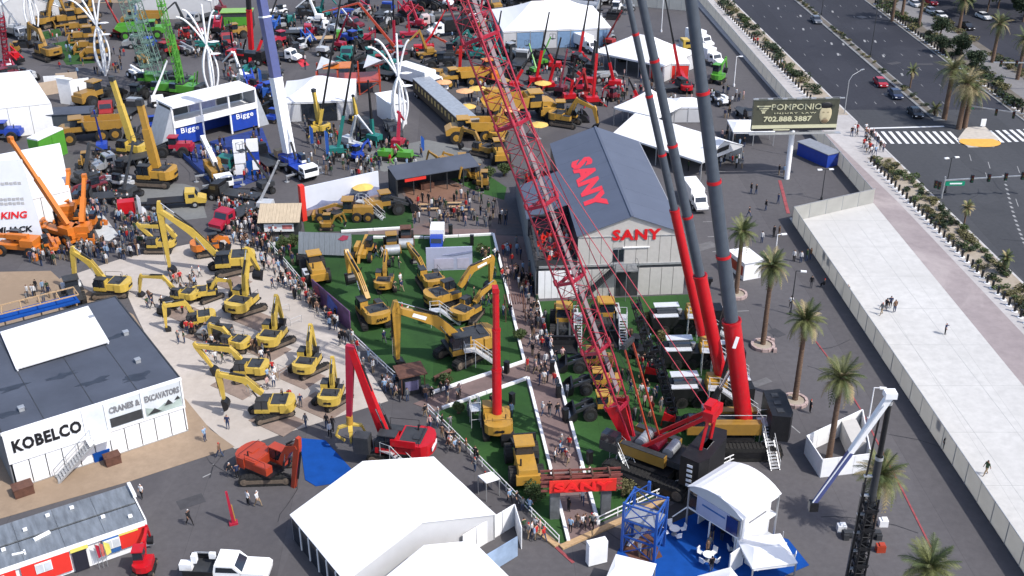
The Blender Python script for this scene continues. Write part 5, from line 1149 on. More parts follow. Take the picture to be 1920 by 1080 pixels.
# screen wall on lawn
a=P(800,508);b=P(886,505); r=E('display_screen','wide lavender display board standing on the central lawn','display board',a,HD((800,508),(886,505))); L_=(b-a).length; MB().box(L_/2,0,1.75,L_,.2,3.4).build('board',LAV,r); MB().box(L_*.38,-.12,1.05,L_*.42,.04,1.5).build('left_panel',mat('pale lilac panel',(.42,.40,.50),.6,var=.08),r); MB().box(L_*.8,-.12,1.05,L_*.26,.04,1.5).build('right_panel',mat('pale lilac panel',(.5,.5,.6),.6),r)
MB().prism([(L_*.35,-.13,2.3),(L_,-.13,2.9),(L_,-.13,2.6),(L_*.6,-.13,2.2)],(0,-.03,0)).build('hill_print',HILL,r); OBST.append((a.x+2.7,a.y,3))
# long leaning banner along the lawn's left edge
a=P(588,560);b=P(658,622); r=E('banner_panel','long purple and blue banner along the left edge of the central lawn','banner',a,HD((588,560),(658,622))); L_=(b-a).length; PUR=mat('purple banner print',(.11,.05,.12),.6,var=.5,scale=.7); 
MB().box(L_/2,0,1.45,L_,.12,2.8).build('panel',PUR,r); MB().box(L_*.55,-.09,1.5,L_*.25,.04,1.8,ry=.3).box(L_*.15,-.09,1.8,L_*.12,.04,1.4,ry=-.4,mi=1).build('print',[mat('blue print',(.05,.08,.30),.6,var=.3),mat('maroon print',(.20,.04,.07),.6,var=.3)],r)
# kiosk
g=P(772,735); r=E('kiosk','small dark kiosk with brown roof at the tip of the central lawn','kiosk',g,R(20)); OBST.append((g.x,g.y,2))
MB().box(0,.3,2.7,3.2,2.8,.14).build('roof',BROWN,r); MB().box(0,0,1.0,1.9,1.2,2.0).build('counter',DGREY,r); MB().box(-.1,-.64,1.2,1.5,.06,1.2).build('screen',mat('violet screen',(.14,.13,.22),.3),r)
for x in (-1.3,1.3):
    for y in (-.9,1.5): MB().box(x,y,1.3,.1,.1,2.6).build('post',BROWN,r)
MB().box(1.3,-1.2,.6,.9,.8,1.2).build('cabinet',DGREY,r)
for a,b in (((815,715),(845,700)),((1120,650),(1150,655))): 
    g=P(*a);q=P(*b); o=MB().bar((g.x,g.y,.5),(q.x,q.y,.5),.5,.1).bar((g.x,g.y,.25),(g.x+.1,g.y,.25),.4,.5).bar((q.x,q.y,.25),(q.x-.1,q.y,.25),.4,.5).build('bench',BROWN); tg(o,'brown bench '+('at the lawn edge right of the kiosk' if a[0]<900 else 'on the right lawn beside the red crane boom'),'bench')
g=P(965,595); r=E('slatted_arbor','brown slatted arbor over the main path edge right of the red boom','arbor',g,R(5))
for k in range(9): MB().box(-1.2+k*.3,0,2.6,.12,2.6,.1).build('slat',BROWN,r)
for q in ((-1.2,-1.2),(1.2,-1.2),(-1.2,1.2),(1.2,1.2)): MB().box(*q,1.3,.12,.12,2.6).build('post',BROWN,r)
# patio benches
for k,(x,y) in enumerate(((800,388),(806,396),(850,385),(858,392),(872,398),(840,408))):
    g=P(x,y); o=MB().box(0,0,.45,2.6,.45,.08).box(-1,0,.2,.1,.4,.42).box(1,0,.2,.1,.4,.42).build('bench',WOOD); o.location=g; o.rotation_euler=(0,0,R(3)); tg(o,['far left','second left','far middle','middle','right','nearest'][k]+' timber bench on the patio before the dark stage','bench','timber benches on the patio')
# ================= excavators on the pale display pad =================
GP='lemon yellow excavators on the pale pad'
def away(s=1): return [(.5,1.9),(1.1*s,4.3*s),(2.6*s,6.0*s),(3.9*s,3.0*s)]
excavator('e',435,508,HD((440,512),(315,520)),YEL,pix=[(415,485),(357,432),(300,395),(318,500)],label='largest lemon yellow excavator on the pad, long boom reaching left over the crowd',group=GP,sc=1.16,trackrot=.4,bw=.6,th=.4,bs=1)
excavator('e',210,552,HD((205,545),(138,540)),YEL,pix=[(196,525),(168,492),(137,472),(141,530)],label='lemon yellow excavator at the far left of the pad behind the KOBELCO roof',group=GP,sc=0.98,trackrot=.3,lab=None)
excavator('e',460,583,R(72),YEL,[(.5,1.9),(1.0,4.6),(2.2,7.2),(4.0,3.8)],label='lemon yellow excavator with the highest raised boom in the receding row',group=GP,sc=1.02,trackrot=-.6,bw=.6)
excavator('e',515,645,R(78),YEL,[(.5,1.9),(.9,3.9),(2.0,5.6),(3.0,2.2)],label='second lemon yellow excavator of the receding row, seen from behind',group=GP,sc=0.93,trackrot=-.6,bw=.55,bang=-.4)
excavator('e',580,695,R(80),YEL,[(.5,1.9),(.9,3.9),(1.9,5.4),(2.8,2.1)],label='third lemon yellow excavator of the receding row, seen from behind',group=GP,sc=0.88,trackrot=-.6,bang=-.4)
excavator('e',624,754,R(86),YEL,[(.5,1.9),(.8,3.9),(1.7,5.4),(2.4,2.2)],label='nearest lemon yellow excavator of the receding row at the pad corner',group=GP,sc=0.84,trackrot=-.6,bang=-.4)
excavator('e',345,565,HD((345,562),(262,552)),YEL,pix=[(332,548),(305,520),(264,519),(262,548)],label='small lemon yellow excavator with a low flat boom on the left of the pad',group=GP,sc=0.74,trackrot=-.3,bw=.45,th=.34)
excavator('e',372,612,HD((372,608),(312,616)),YEL,pix=[(362,588),(345,568),(308,574),(312,614)],label='lemon yellow excavator nearest the KOBELCO roof corner, bucket down left',group=GP,sc=0.79,trackrot=.5)
excavator('e',468,706,HD((468,704),(398,700)),YEL,pix=[(452,675),(430,655),(368,649),(398,688)],label='lemon yellow excavator in the middle left of the pad with a long thin boom',group=GP,sc=0.84,trackrot=.5)
excavator('e',510,778,HD((508,775),(428,775)),YEL,pix=[(492,738),(458,712),(410,702),(420,748)],label='lemon yellow excavator at the near edge of the pad, bucket at lower left',group=GP,sc=0.93,trackrot=.5,bang=.2)
excavator('e',300,470,HD((300,470),(250,470)),YEL,pix=[(330,445),(310,425),(262,424),(300,460)],label='lemon yellow excavator partly behind the long boom at the pad top left',group=GP,sc=0.84)
excavator('e',395,475,R(20),ORG,[(.5,1.9),(1.6,2.4),(2.6,2.2),(3.0,1.2)],label='low orange tracked machine behind the big lemon excavator',sc=.9,name='tracked_machine',cat='tracked machine')
for (x,y,c,l,s) in ((405,632,DGREY,'small dark roller on the pad between the left excavators',.9),(140,562,DGREY,'dark grey roller beside the far left lemon excavator',1.2),(318,585,BLK,'small black roller by the left edge of the pad',.7)):
    g=P(x,y); spawn(('roller',c.name),lambda c=c:roller(c),(g.x,g.y,.03),rnd.uniform(0,3),l,sc=s); OBST.append((g.x,g.y,2))
excavator('e',392,560,R(15),YEL,[(.5,1.9),(1.8,3.6),(3.9,3.0),(4.1,1.0)],label='lemon yellow excavator facing right in the middle of the pad',group=GP,sc=.72,trackrot=.5)
excavator('e',440,655,R(160),YEL,[(.5,1.9),(1.8,3.4),(4.1,3.6),(4.3,1.0)],label='lemon yellow excavator between the receding row and the KOBELCO roof',group=GP,sc=.74,trackrot=.3)
# ballast rollers and wheel fences: pale plinths between the row
for (x,y) in ((545,612),(600,600),(520,588),(585,660),(455,640),(540,705),(470,745),(395,660)):
    g=P(x,y); o=E('stand_barrier','low steel barrier frame '+{545:'between the first two receding excavators',600:'by the right edge of the pad',520:'behind the first receding excavator',585:'between the second and third receding excavators',455:'in the middle of the pad',540:'left of the third receding excavator',470:'behind the near left excavator',395:'beside the KOBELCO roof corner'}[x],'barrier',g,rnd.uniform(0,3),'steel barrier frames on the pad')
    MB().tube([(0,0,0),(0,0,1),(1.6,0,1),(1.6,0,0)],.03,5).tube([(0,0,.5),(1.6,0,.5)],.02,5).tube([(0,0,1),(0,1.2,1),(0,1.2,0)],.03,5).build('frame',STL,o)
# ================= SANY excavators on the central lawn =================
GS='warm yellow excavators on the central lawn'
excavator('e',700,602,HD((702,602),(655,548)),SYEL,pix=[(690,562),(672,516),(650,474),(655,512)],label='warm yellow excavator at the left of the central lawn, boom curving up and away',group=GS,sc=1.1,brand='SANY',trackrot=-.2)
excavator('e',722,540,R(88),SYEL,[(.5,1.9),(1.2,3.9),(3.0,5.2),(4.0,3.2)],label='compact round-tailed yellow excavator in the middle of the central lawn',group=GS,sc=.8,brand=None,trackrot=.3)
excavator('e',808,538,HD((808,538),(768,480)),SYEL,pix=[(798,512),(786,487),(766,460),(776,486)],label='warm yellow excavator left of the lavender display board',group=GS,sc=.95)
excavator('e',838,572,HD((840,572),(925,548)),SYEL,pix=[(862,538),(884,505),(922,486),(919,528)],label='warm yellow excavator with the tallest arched boom near the lawn right edge',group=GS,sc=1.05,brand='SANY',trackrot=.3,lab=1)
excavator('e',878,598,HD((878,598),(932,566)),SYEL,pix=[(890,568),(903,549),(926,531),(930,560)],label='warm yellow excavator just left of the upright red boom',group=GS,sc=.9,brand='SANY',trackrot=.3)
excavator('e',872,668,R(203),SYEL,pix=[(856,630),(815,600),(742,580),(745,672)],label='largest warm yellow excavator on the central lawn, boom reaching left over a stair',group=GS,sc=1.35,trackrot=.35,lab=1,bw=.6,th=.45,topc=DGREY)
def pm(fn,key,x,y,hd,label,group=None,sc=1,z=.05,cat=None,name=None,ob=2.2):
    g=P(x,y); OBST.append((g.x,g.y,ob*sc)); return spawn(key,fn,(g.x,g.y,z),hd,label,group,sc,cat,name)
pm(lambda:big_loader(SYEL),'bl',592,520,R(110),'warm yellow wheel loader at the left edge of the central lawn',sc=1.2)
pm(lambda:telehandler(SYEL),'th',683,482,R(-95),'yellow telehandler facing the camera at the back of the central lawn',sc=1.15)
pm(lambda:roller(DYEL),'rol',735,470,R(-80),'ochre road roller at the back of the central lawn',sc=1)
pm(lambda:roller(BROWN),'rolb',762,458,R(-85),'brown road roller beside the back edge of the central lawn',sc=1)
pm(lambda:truck(BLUE,'box',WHT,5,ax=2),'lt',820,462,R(-90),'small blue-fronted white box truck behind the lavender display board',sc=.8)
access_stair(P(808,612),R(10),'grey access stair on the lawn under the largest excavator boom',2.2,2.4)
access_stair(P(872,688),R(12),'grey access stair beside the largest excavator tracks',2.2,2.4)
# grader lawn
pm(grader,'gr',650,412,R(182),'ochre motor grader in front of the landscape banner',sc=1.1,ob=3.5)
pm(lambda:wheel_loader(DYEL),'wl',722,400,R(20),'ochre wheel loader in front of the landscape banner right end',sc=1.15,ob=3)
g=P(683,392); umbrella(g,mat('yellow parasol',(.62,.40,.10),.7),'yellow parasol roof above the grader in front of the landscape banner',None,1.6,3.6)
access_stair(P(672,404),R(-20),'white access stair between grader and loader on the upper lawn',2.4,3)
pm(lambda:mini_exc(DYEL),'me',613,430,R(0),'small ochre compact excavator at the near corner of the grader lawn',sc=1)
for k,(x,y) in enumerate(((835,325),(868,318),(890,340),(905,352))): pm(lambda:mini_exc(DYEL),'me',x,y,R(150+40*k),['first','second','third','fourth'][k]+' ochre compact excavator from the left beyond the dark stage','ochre compact excavators beyond the stage',1.25)
# ================= red telescopic crane on the triangular lawn =================
def tele_crawler(label,px,py,hd,col):
    r=exc_base(col,DGREY,topc=col); g=P(px,py); r.location=(g.x,g.y,.05); r.rotation_euler=(0,0,hd); r['label']=label; r['category']='crane'; r.name='telescopic_crawler_crane'; OBST.append((g.x,g.y,3)); return r,g
r,g=tele_crawler('telescopic crawler crane with warm yellow body and tall upright red boom on the small lawn',932,805,R(96),SYEL)
hh=Hh(928,785,532); tele_boom_thing(r,(-.2,0,2.0),(.9,-.05,hh-.2),((0,.38,.50,RED,RED),(.38,.7,.42,RED,RED),(.7,1,.34,RED,RED)))
MB().box(.95,0,hh-.1,.9,.6,.5).build('boom_head',RED,r); cylr(r,(1.2,1.8),(.45,7),0,.15,'luffing_cylinder')
access_stair(P(893,803),R(100),'white access stair left of the yellow telescopic crane on the small lawn',2.2,2.2)
pm(lambda:wheel_loader(SYEL),'wls',982,885,R(97),'warm yellow wheel loader seen from behind near the tip of the small lawn',sc=1.25,ob=3)
# ================= machines on the right lawn =================
GR='yellow wheeled machines along the left side of the right lawn'
for k,(x,y,s,a,l) in enumerate(((1056,622,1.2,-92,'large yellow wheel loader nearest the pavilion with steps at its side'),(1136,612,1.2,-88,'large yellow loader right of the red lattice boom near the pavilion'))): pm(lambda:big_loader(SYEL),'bl',x,y,R(a),l,GR,s)
for k,(x,y,s,l) in enumerate(((1108,692,.88,'yellow wheel loader facing left, farthest of three under the lattice boom'),(1120,732,.88,'yellow wheel loader facing left, middle of three under the lattice boom'),(1128,778,.92,'yellow wheel loader facing left, nearest of three under the lattice boom'))): pm(lambda:wheel_loader(SYEL),'wls',x,y,R(178+4*k),l,GR,s)
access_stair(P(1165,625),R(-92),'white access stair right of the far yellow loader on the right lawn',2.6,2.8); access_stair(P(1082,622),R(-92),'white access stair between the two big loaders near the pavilion',2.6,2.8)
pm(lambda:mini_exc(BLK),'meb',1195,668,R(70),'small black compact excavator on the right lawn',sc=1.1)
# raised crane carriers: black side skirts with white decks
SILV=mat('pale deck panel',(.62,.64,.67),.35,metal=.2,var=.08)
def carrier():
    r=E('crane_carrier','x','crane'); L_=11.
    MB().box(0,0,1.35,L_,2.7,2.2).build('body',BLK,r)
    for i in range(5):
        for y in (1.5,-1.5): wheel(r,-4.4+i*2.1,y,.75,.3,BLK)
    MB().xz([(L_/2-3.4,2.86),(L_/2,2.86),(L_/2+.3,2.3),(L_/2+.15,1.0),(L_/2,1.0),(L_/2-3.4,1.0)],0,3.0).build('front_cab',BLK,r)
    MB().box(L_/2-1.7,1.0,2.98,3.6,1.0,.12).build('deck_panel',SILV,r); MB().box(L_/2-2.1,-.9,3.7,3.6,1.3,.12).build('cab_roof_panel',SILV,r); MB().box(L_/2-2.0,0,3.1,3.0,1.2,.9).build('windscreen',GLS,r)
    MB().box(-2.8,-1.1,2.6,5.2,1.2,.12).build('rear_deck',SILV,r)
    MB().box(-.6,.2,3.3,2.8,1.5,1.6,tx=.85).build('slewing_frame',SYEL,r); MB().box(.2,1.1,3.2,1.3,.9,1.4,ty=.8).build('operator_cab',SYEL,r); MB().box(-3.9,.2,3.1,1.2,2.4,1.2).build('counterweight',BLK,r)
    MB().cyl((1.6,-.2,2.5),(1.6,-.2,3.3),.4,n=10).build('winch',STL,r)
    return r
CR=[(1292,618,4,'farthest dark truck crane carrier with pale deck near the pavilion'),(1318,682,3,'middle dark truck crane carrier with pale deck on the right lawn'),(1330,752,4,'nearest dark truck crane carrier with pale deck behind the big crawler crane')]
CB=[]
for k,(x,y,a,l) in enumerate(CR):
    g=P(x,y); q=spawn('carrier',carrier,(g.x,g.y,.05),R(180+a),l,'truck crane carriers on the right lawn',.84); CB.append((q,g)); OBST+=[(g.x-3,g.y,2.5),(g.x+3,g.y,2.5)]
    access_stair(g+V((-.6,-2.2,0)),R(-4),['white stair and ladder tower beside the farthest truck crane carrier','white stair and ladder tower beside the middle truck crane carrier','white stair and ladder tower beside the nearest truck crane carrier'][k],3.1,4.2,'white stair towers beside the carriers')
    # upright black jib leg
    m=E('mast',['black upright mast at the far carrier','black upright mast at the middle carrier','tall black upright mast rising between the nearest carrier and crawler crane'][k],'mast',g+V((1.4,-1.2,0))); hm=(7.5,9.,9.5)[k]
    MB().bar((-1.0,0,0),(.4,0,hm),.35,.35).box(.4,0,hm,.5,.5,.4).build('mast_post',BLK,m)
def world_boom(root,rz,base,p0,p1,secs,sc=1):
    """p0,p1 given as (distance along heading 180, height) world units"""
    tele_boom_thing(root,p0,p1,secs)
# booms of the two truck cranes and the crawler: built in the things they belong to
def boom_pix(root,base,hd,pts,radii,lift=0):
    """round boom through picture points in the machine's upright plane, in the root's local units"""
    sc=root.scale[0]; L=[VP(x,y,base,hd) for x,y in pts]; f=V((L[0][0],0,L[0][1]))/sc; t=V((L[-1][0],0,L[-1][1]))/sc; return f,t
q,g=CB[1]; g1=g.copy(); f,t=boom_pix(q,g1,R(183),[(1312,610),(1164,-60)],0)
tele_boom_thing(q,f,t,((-.03,.36,0.624,RED,RED),(.36,.52,0.496,GREY,RED),(.52,.68,0.448,GREY,RED),(.68,.84,0.400,GREY,RED),(.84,1.1,0.360,GREY,RED)))
q,g=CB[2]; f,t=boom_pix(q,g,R(184),[(1348,685),(1190,-60)],0)
tele_boom_thing(q,f,t,((-.03,.26,0.828,RED,RED),(.26,.42,0.619,GREY,RED),(.42,.60,0.576,GREY,RED),(.60,.8,0.533,GREY,RED),(.8,1.12,0.490,GREY,RED)))
# the big telescopic crawler crane
CG0=P(1368,832); cr=E('telescopic_crawler_crane','big crawler crane with the rightmost tall red and grey boom','crane',(CG0.x,CG0.y,.05),R(180)); OBST.append((CG0.x,CG0.y,5))
for y in (2.6,-2.6): track(cr,9.5,1.6,1.15,y,BLK)
MB().box(0,0,1.3,4,4.4,.9).cyl((0,0,1.6),(0,0,2.1),1.3,n=18).build('undercarriage',BLK,cr)
MB().box(.0,1.25,2.85,5.4,.9,1.3).build('side_housing',DYEL,cr); MB().box(.0,-1.25,2.8,5.4,.9,1.2).build('side_housing',DYEL,cr); MB().box(-.6,0,2.6,6.4,1.5,1.0).build('deck',DGREY,cr)
o=MB().box(3.9,1.4,2.9,1.9,1.1,1.0).build('operator_cab',DYEL,cr); MB().box(3.95,1.4,3.8,1.8,1.0,1.0,tx=.85).build('cab_window',GLS,o); MB().box(2.2,-1.0,3.6,1.6,.9,.7).build('winch_housing',STL,cr); MB().tube([(-3,1.7,3.8),(-3,1.7,4.6),(3,1.7,4.6),(3,1.7,3.8)],.04,4).build('guard_rail',STL,cr)
c=MB().plan([(-3.4,-2.3),(-3.4,2.3),(-5.2,2.6),(-5.6,1.8),(-5.6,-1.8),(-5.2,-2.6)],2.0,3.0).build('counterweight',BLK,cr)
for k in range(3): MB().box(-4.4,-1.4+1.4*k,5.02,.7,.7,.06).box(-5.62,-1.2+1.2*k,3.6,.05,.6,.9).build('weight_plate',DGREY,c)
f,t=boom_pix(cr,CG0,R(180),[(1393,772),(1288,-60)],0)
tele_boom_thing(cr,f,t,((-.02,.24,0.884,RED,RED),(.24,.40,0.680,GREY,RED),(.40,.57,0.632,GREY,RED),(.57,.76,0.585,GREY,RED),(.76,1.12,0.537,GREY,RED)))
cylr(cr,(3.2,2.6),tuple(V((f.x,f.z))+V((t.x-f.x,t.z-f.z))*.14),0,.35,'luffing_cylinder')
for s in (-1,1): d=(t-f); q=f+d*.2; MB().box(q.x,s*1.33,q.z,.35,.03,1.3,ry=-.2).build('decal',WHT,cr)
access_stair(P(1422,832),R(-80),'white access stair at the right end of the big crawler crane',3.2,3.4)
# ================= red lattice crawler crane =================
LG=P(1232,884); LHd=R(147); lc=E('lattice_crawler_crane','red lattice boom crawler crane with ochre side body and black counterweight','crane',(LG.x,LG.y,.05),LHd); OBST+=[(LG.x,LG.y,5),(LG.x-3,LG.y+2,3)]
for y in (2.9,-2.9): track(lc,9.0,1.5,1.2,y,BLK)
MB().box(0,0,1.3,4.5,5.0,.9).cyl((0,0,1.6),(0,0,2.1),1.5,n=18).build('undercarriage',BLK,lc)
for y in (1.7,-1.7): MB().box(.9,y,2.75,4.9,.6,1.2).build('side_housing',DYEL,lc); MB().box(.9,y,3.37,4.7,.7,.06).build('walkway_plate',DGREY,lc)
MB().box(.2,0,2.5,7.5,2.8,.7).build('deck',DGREY,lc); 
o=MB().box(4.3,1.9,2.7,2.0,1.2,1.0).build('operator_cab',DGREY,lc); MB().box(4.35,1.9,3.6,1.9,1.1,1.0,tx=.85).build('cab_window',GLS,o)
for k in range(3): MB().cyl((1.6-1.5*k,-1.0,3.3),(1.6-1.5*k,1.0,3.3),.55,n=14).build('winch_drum',[STL,DRED,STL][k],lc)
c=MB().plan([(-3.6,-3.0),(-3.6,3.0),(-5.6,3.2),(-6.1,2.0),(-6.1,-2.0),(-5.6,-3.2)],1.9,3.3).build('counterweight',BLK,lc)
for k in range(5): MB().box(-4.7,3.22,2.3+.55*k,.55,.04,.28).box(-5.0,0,5.23,.6,1.6,.05).build('decal',WHT,c)
g=V((LG.x,LG.y,0))
LP=[VP(x,y,g,LHd) for x,y in ((1185,838),(1140,690),(1095,560),(1000,320),(868,-20))]
F0=V((LP[0][0]+.2,0,2.4)); F1=V((LP[-1][0],0,LP[-1][1])); 
def lattice(root,a,b,m,lm,wf,hf,segs,plate=None,chr_=.10,dr=.038,up=None):
    d=(b-a).normalized(); s=V((0,1,0)); u=s.cross(d)*-1; n=segs
    def cor(t): 
        p=a+(b-a)*t; w,h=wf(t)/2,hf(t)/2; return [p+s*w+u*h,p-s*w+u*h,p-s*w-u*h,p+s*w-u*h]
    key=[0,.08,1.0] if True else None
    for k in range(4):
        mb=MB(); ts=[0]+[.08+.92*i/8 for i in range(9)]
        for i in range(len(ts)-1): mb.cyl(cor(ts[i])[k],cor(ts[i+1])[k],chr_,n=6)
        mb.build('chord',m,root)
    mb=MB()
    for i in range(n):
        t0,t1=.08+.92*i/n,.08+.92*(i+1)/n; c0,c1=cor(t0),cor(t1)
        for k in range(4):
            mb.cyl(c0[k],c0[(k+1)%4],dr,n=4) if i%2==0 else None
            mb.cyl(c0[k] if i%2 else c0[(k+1)%4],c1[(k+1)%4] if i%2 else c1[k],dr,n=4)
    mb.build('lacing',lm or m,root)
    for t in (.085,.22,.38,.55,.72,.9):
        j=MB(); c0=cor(t); c1=cor(t+.012)
        for k in range(4): j.bar(c0[k],c0[(k+1)%4],.22,.3); j.cyl(c0[k],c1[k],chr_*2.1,n=6)
        j.build('joint_frame',m,root)
    if plate:
        mb=MB(); 
        for i in range(14): p=a+(b-a)*(.12+.86*i/14)+u*(hf(.5)/2-.25); q=a+(b-a)*(.12+.86*(i+.97)/14)+u*(hf(.5)/2-.25); mb.bar(p,q,.6,.08)
        mb.build('walkway',plate,root)
wf=lambda t: .8+1.3*min(1,t/.12)+.7*t; hf=lambda t:.6+1.1*min(1,t/.12)+.5*t
lattice(lc,F0,F1,DRED,DRED,wf,hf,34,mat('walkway grating',(.22,.17,.18),.7,metal=.2))
# solid boom foot, A-frame, pendants
d=(F1-F0).normalized()
for s in (-1,1): MB().bar(F0+V((0,s*.45,0)),F0+d*4.4+V((0,s*1.0,0)),.35,.7,0,.3,1.1).build('boom_foot',RED,lc)
AF_=V((-5.2,0,9.0))
for s in (-1,1):
    MB().bar((1.2,s*1.2,3.2),(AF_.x,s*.9,AF_.z),.35,.35).build('gantry_leg',RED,lc); MB().bar((-4.6,s*1.2,3.6),(AF_.x,s*.9,AF_.z),.28,.28).build('gantry_leg',RED,lc)
    MB().bar((.4,s*.9,3.4),(4.0,s*.8,13.5),.13,.16).build('mast_leg',RORG,lc)
    MB().cyl((AF_.x,s*.7,AF_.z),F0+d*36+V((0,s*.9,0)),.05,n=4).build('pendant_line',DRED,lc); MB().cyl((4.0,s*.8,13.5),F0+d*46+V((0,s*1.0,0)),.05,n=4).build('pendant_line',DRED,lc)
MB().box(AF_.x,0,AF_.z,1.0,2.4,1.0).box(AF_.x+.3,0,AF_.z+.7,.8,1.4,.5).build('gantry_head',RED,lc); MB().box(4.0,0,13.5,.4,2.0,.5).build('mast_head',DGREY,lc)
for s in (-.35,.35): MB().cyl((0.5,s,3.6),F0+d*30+V((0,s,1.2)),.03,n=4).build('hoist_line',BLK,lc)
access_stair(P(1150,868),R(-60),'white access stair at the front of the red lattice crane',2.4,2.6); 
g=P(1178,905); o=MB().box(0,0,.6,5.5,1.6,1.1).box(0,0,1.2,5.3,1.4,.1).build('track_module',BLK); o.location=g; o.rotation_euler=(0,0,R(-52)); tg(o,'long black crawler module lying on the lawn below the lattice crane stair','crawler module'); OBST.append((g.x,g.y,3))
# black lattice jibs with red heads on the right lawn
for k,((x0,y0),(x1,y1),l) in enumerate((((1228,712),(1190,560),'black lattice jib with red head standing left of the middle carrier'),((1262,800),(1225,640),'black lattice jib with red head standing left of the nearest carrier'))):
    g=P(x0,y0); hd_=R(165); t_=VP(x1,y1,g,hd_); j=E('lattice_jib',l,'jib',g,hd_); wf2=lambda t:.8; 
    a=V((0,0,1.2)); b=V((t_[0],0,t_[1])); lattice(j,a,b,BLK,BLK,wf2,wf2,16,None,.07,.035); MB().prism([(-.2,-.6,0),(1.3,-.6,.3),(1.0,-.6,2.0),(-.2,-.6,1.6)],(0,1.2,0)).build('jib_head',RED,j); MB().box(0,0,.5,2.2,1.4,1.0).build('jib_base',BLK,j)
# ================= big red material handler, orange excavator =================
RG=P(752,856); RHd=R(168); r=exc_base(RED,DGREY,None,DGREY,stripe=False); r.name='material_handler'; r.location=(RG.x,RG.y,.05); r.rotation_euler=(0,0,RHd); r.scale=(1.28,)*3; tg(r,'big red tracked material handler with folded two-part boom and yellow grapple','excavator'); OBST.append((RG.x,RG.y,5))
JP=[tuple(c/1.28 for c in VP(x,y,RG,RHd)) for x,y in ((726,828),(695,748),(660,655),(655,782))]
F,B,T,K=JP
MB().bar((F[0],0,F[1]),(B[0],0,B[1]),.55,.75,0,.5,.65).bar((B[0],0,B[1]),(T[0],0,T[1]),.5,.65,0,.42,.5).build('boom',RED,r); MB().bar((T[0]+.1,0,T[1]+.3),(K[0],0,K[1]),.42,.7,0,.34,.4).build('arm',DRED,r)
cylr(r,(F[0]-.2,F[1]+.9),(B[0]-.5,B[1]-.6),.45,.1,'boom_cylinder'); cylr(r,(F[0]-.2,F[1]+.9),(B[0]-.5,B[1]-.6),-.45,.1,'boom_cylinder'); cylr(r,(B[0]-.1,B[1]+.7),(T[0]-.2,T[1]+.6),0,.1,'arm_cylinder')
MB().cyl((K[0],0,K[1]+.1),(K[0],0,K[1]-.7),.28,n=10).build('grapple_rotor',SYEL,r)
for k in range(4):
    a=k*PI/2+.4; pts=[V((K[0],0,K[1]-.7)),V((K[0]+.9*math.cos(a),.9*math.sin(a),K[1]-.9)),V((K[0]+1.15*math.cos(a),1.15*math.sin(a),K[1]-1.6)),V((K[0]+.5*math.cos(a),.5*math.sin(a),K[1]-2.2))]
    mb=MB(); [mb.bar(pts[i],pts[i+1],.35-.07*i,.14) for i in range(3)]; mb.build('grapple_tine',YEL,r)
o=MB().box(2.6,1.4,1.9,1.3,1.0,1.5,tx=.9).build('raised_cab',DGREY,r); MB().box(3.2,1.4,2.0,.2,.85,1.1).build('cab_window',GLS,o)
MB().box(-2.86,.2,1.65,.05,1.3,.35).build('decal',WHT,r); MB().box(-.7,1.5,2.3,2.0,.1,.6).build('side_hood',RED,r)
access_stair(P(720,868),R(-30),'grey access stair in front of the red material handler',1.8,2.6)
excavator('o',502,892,HD((500,892),(562,918)),RORG,pix=[(528,868),(542,842),(558,838),(549,938)],label='red orange excavator with its arm pointing straight down beside the blue carpet',sc=1.1,trackrot=.6,topc=RORG,bw=.5,th=.36)
g=P(438,982); o=E('red_pylon','narrow red upright pylon standing alone on the tarmac','pylon',g,R(20)); MB().bar((0,0,.2),(-.25,0,3.8),.35,.3,0,.22,.2).build('column',DRED,o); MB().box(0,0,.12,.8,.6,.24).build('base',DRED,o); MB().bar((.2,0,.3),(.05,0,2.2),.08,.08).build('strut',SYEL,o)
g=P(420,1085); pk=spawn('pk',lambda:pickup(WHT),(g.x+.5,g.y,0),R(-3),'white crew cab truck with black equipment bed at the bottom left',sc=1.1); OBST.append((g.x,g.y,4))
MB().box(-2.6,0,2.0,.4,.5,.7).box(-1.3,.5,1.9,.5,.3,.5).box(-3.2,-.3,1.5,1.0,.6,.6).build('bed_equipment',WHT,pk); MB().bar((-2.9,.9,1.8),(-1.2,.9,1.8),.1,.1).build('bed_rail',STL,pk)
pm(lambda:mini_exc(RED),'mer',272,1072,R(95),'small red and black machine in front of the red panel booth',sc=1.1)
# foldable aerial mast bottom right
mg=P(1597,1135); hm=Hh(1597,1135,752); am=E('aerial_mast','tall dark telescopic mast with folded white and grey boom at the lower right','aerial platform',mg,R(0)); OBST.append((mg.x,mg.y,3))
lattice(am,V((0,0,.5)),V((0,0,hm*.56)),BLK,BLK,lambda t:.95,lambda t:.85,16,None,.09,.05); MB().box(0,0,hm*.28,.38,.38,hm*.55).build('mast_section',BLK,am); tele_boom_thing(am,(0,0,hm*.5),(0,0,hm),((0,.5,.30,DGREY,STL),(.5,1,.22,BLK,STL)),'mast_section')
MB().bar((-.9,0,1),(-.8,0,hm*.62),.2,.25).bar((-.8,0,hm*.62),(-.55,0,hm*.95),.12,.12).build('guide_tube',BLK,am)
for k in range(7): MB().box(-.45,0,2.2+k*1.9,1.0,.25,.12).build('clamp',STL,am)
J=VP(1527,948,mg,R(183)); J2=VP(1668,745,mg,R(183))
MB().bar((-J2[0],0,J2[1]+.1),(-J[0]*.5-J2[0]*.5,0,(J[1]+J2[1])/2),.48,.5,0,.4,.42).build('upper_boom',WHT,am); MB().bar((-J[0]*.5-J2[0]*.5,0,(J[1]+J2[1])/2),(-J[0],0,J[1]),.4,.4,0,.32,.32).build('fly_boom',PURP,am); MB().bar((-J2[0]-.4,-.35,J2[1]-.5),(-J[0]-.2,-.35,J[1]+.4),.08,.08).build('edge_strip',WHT,am)
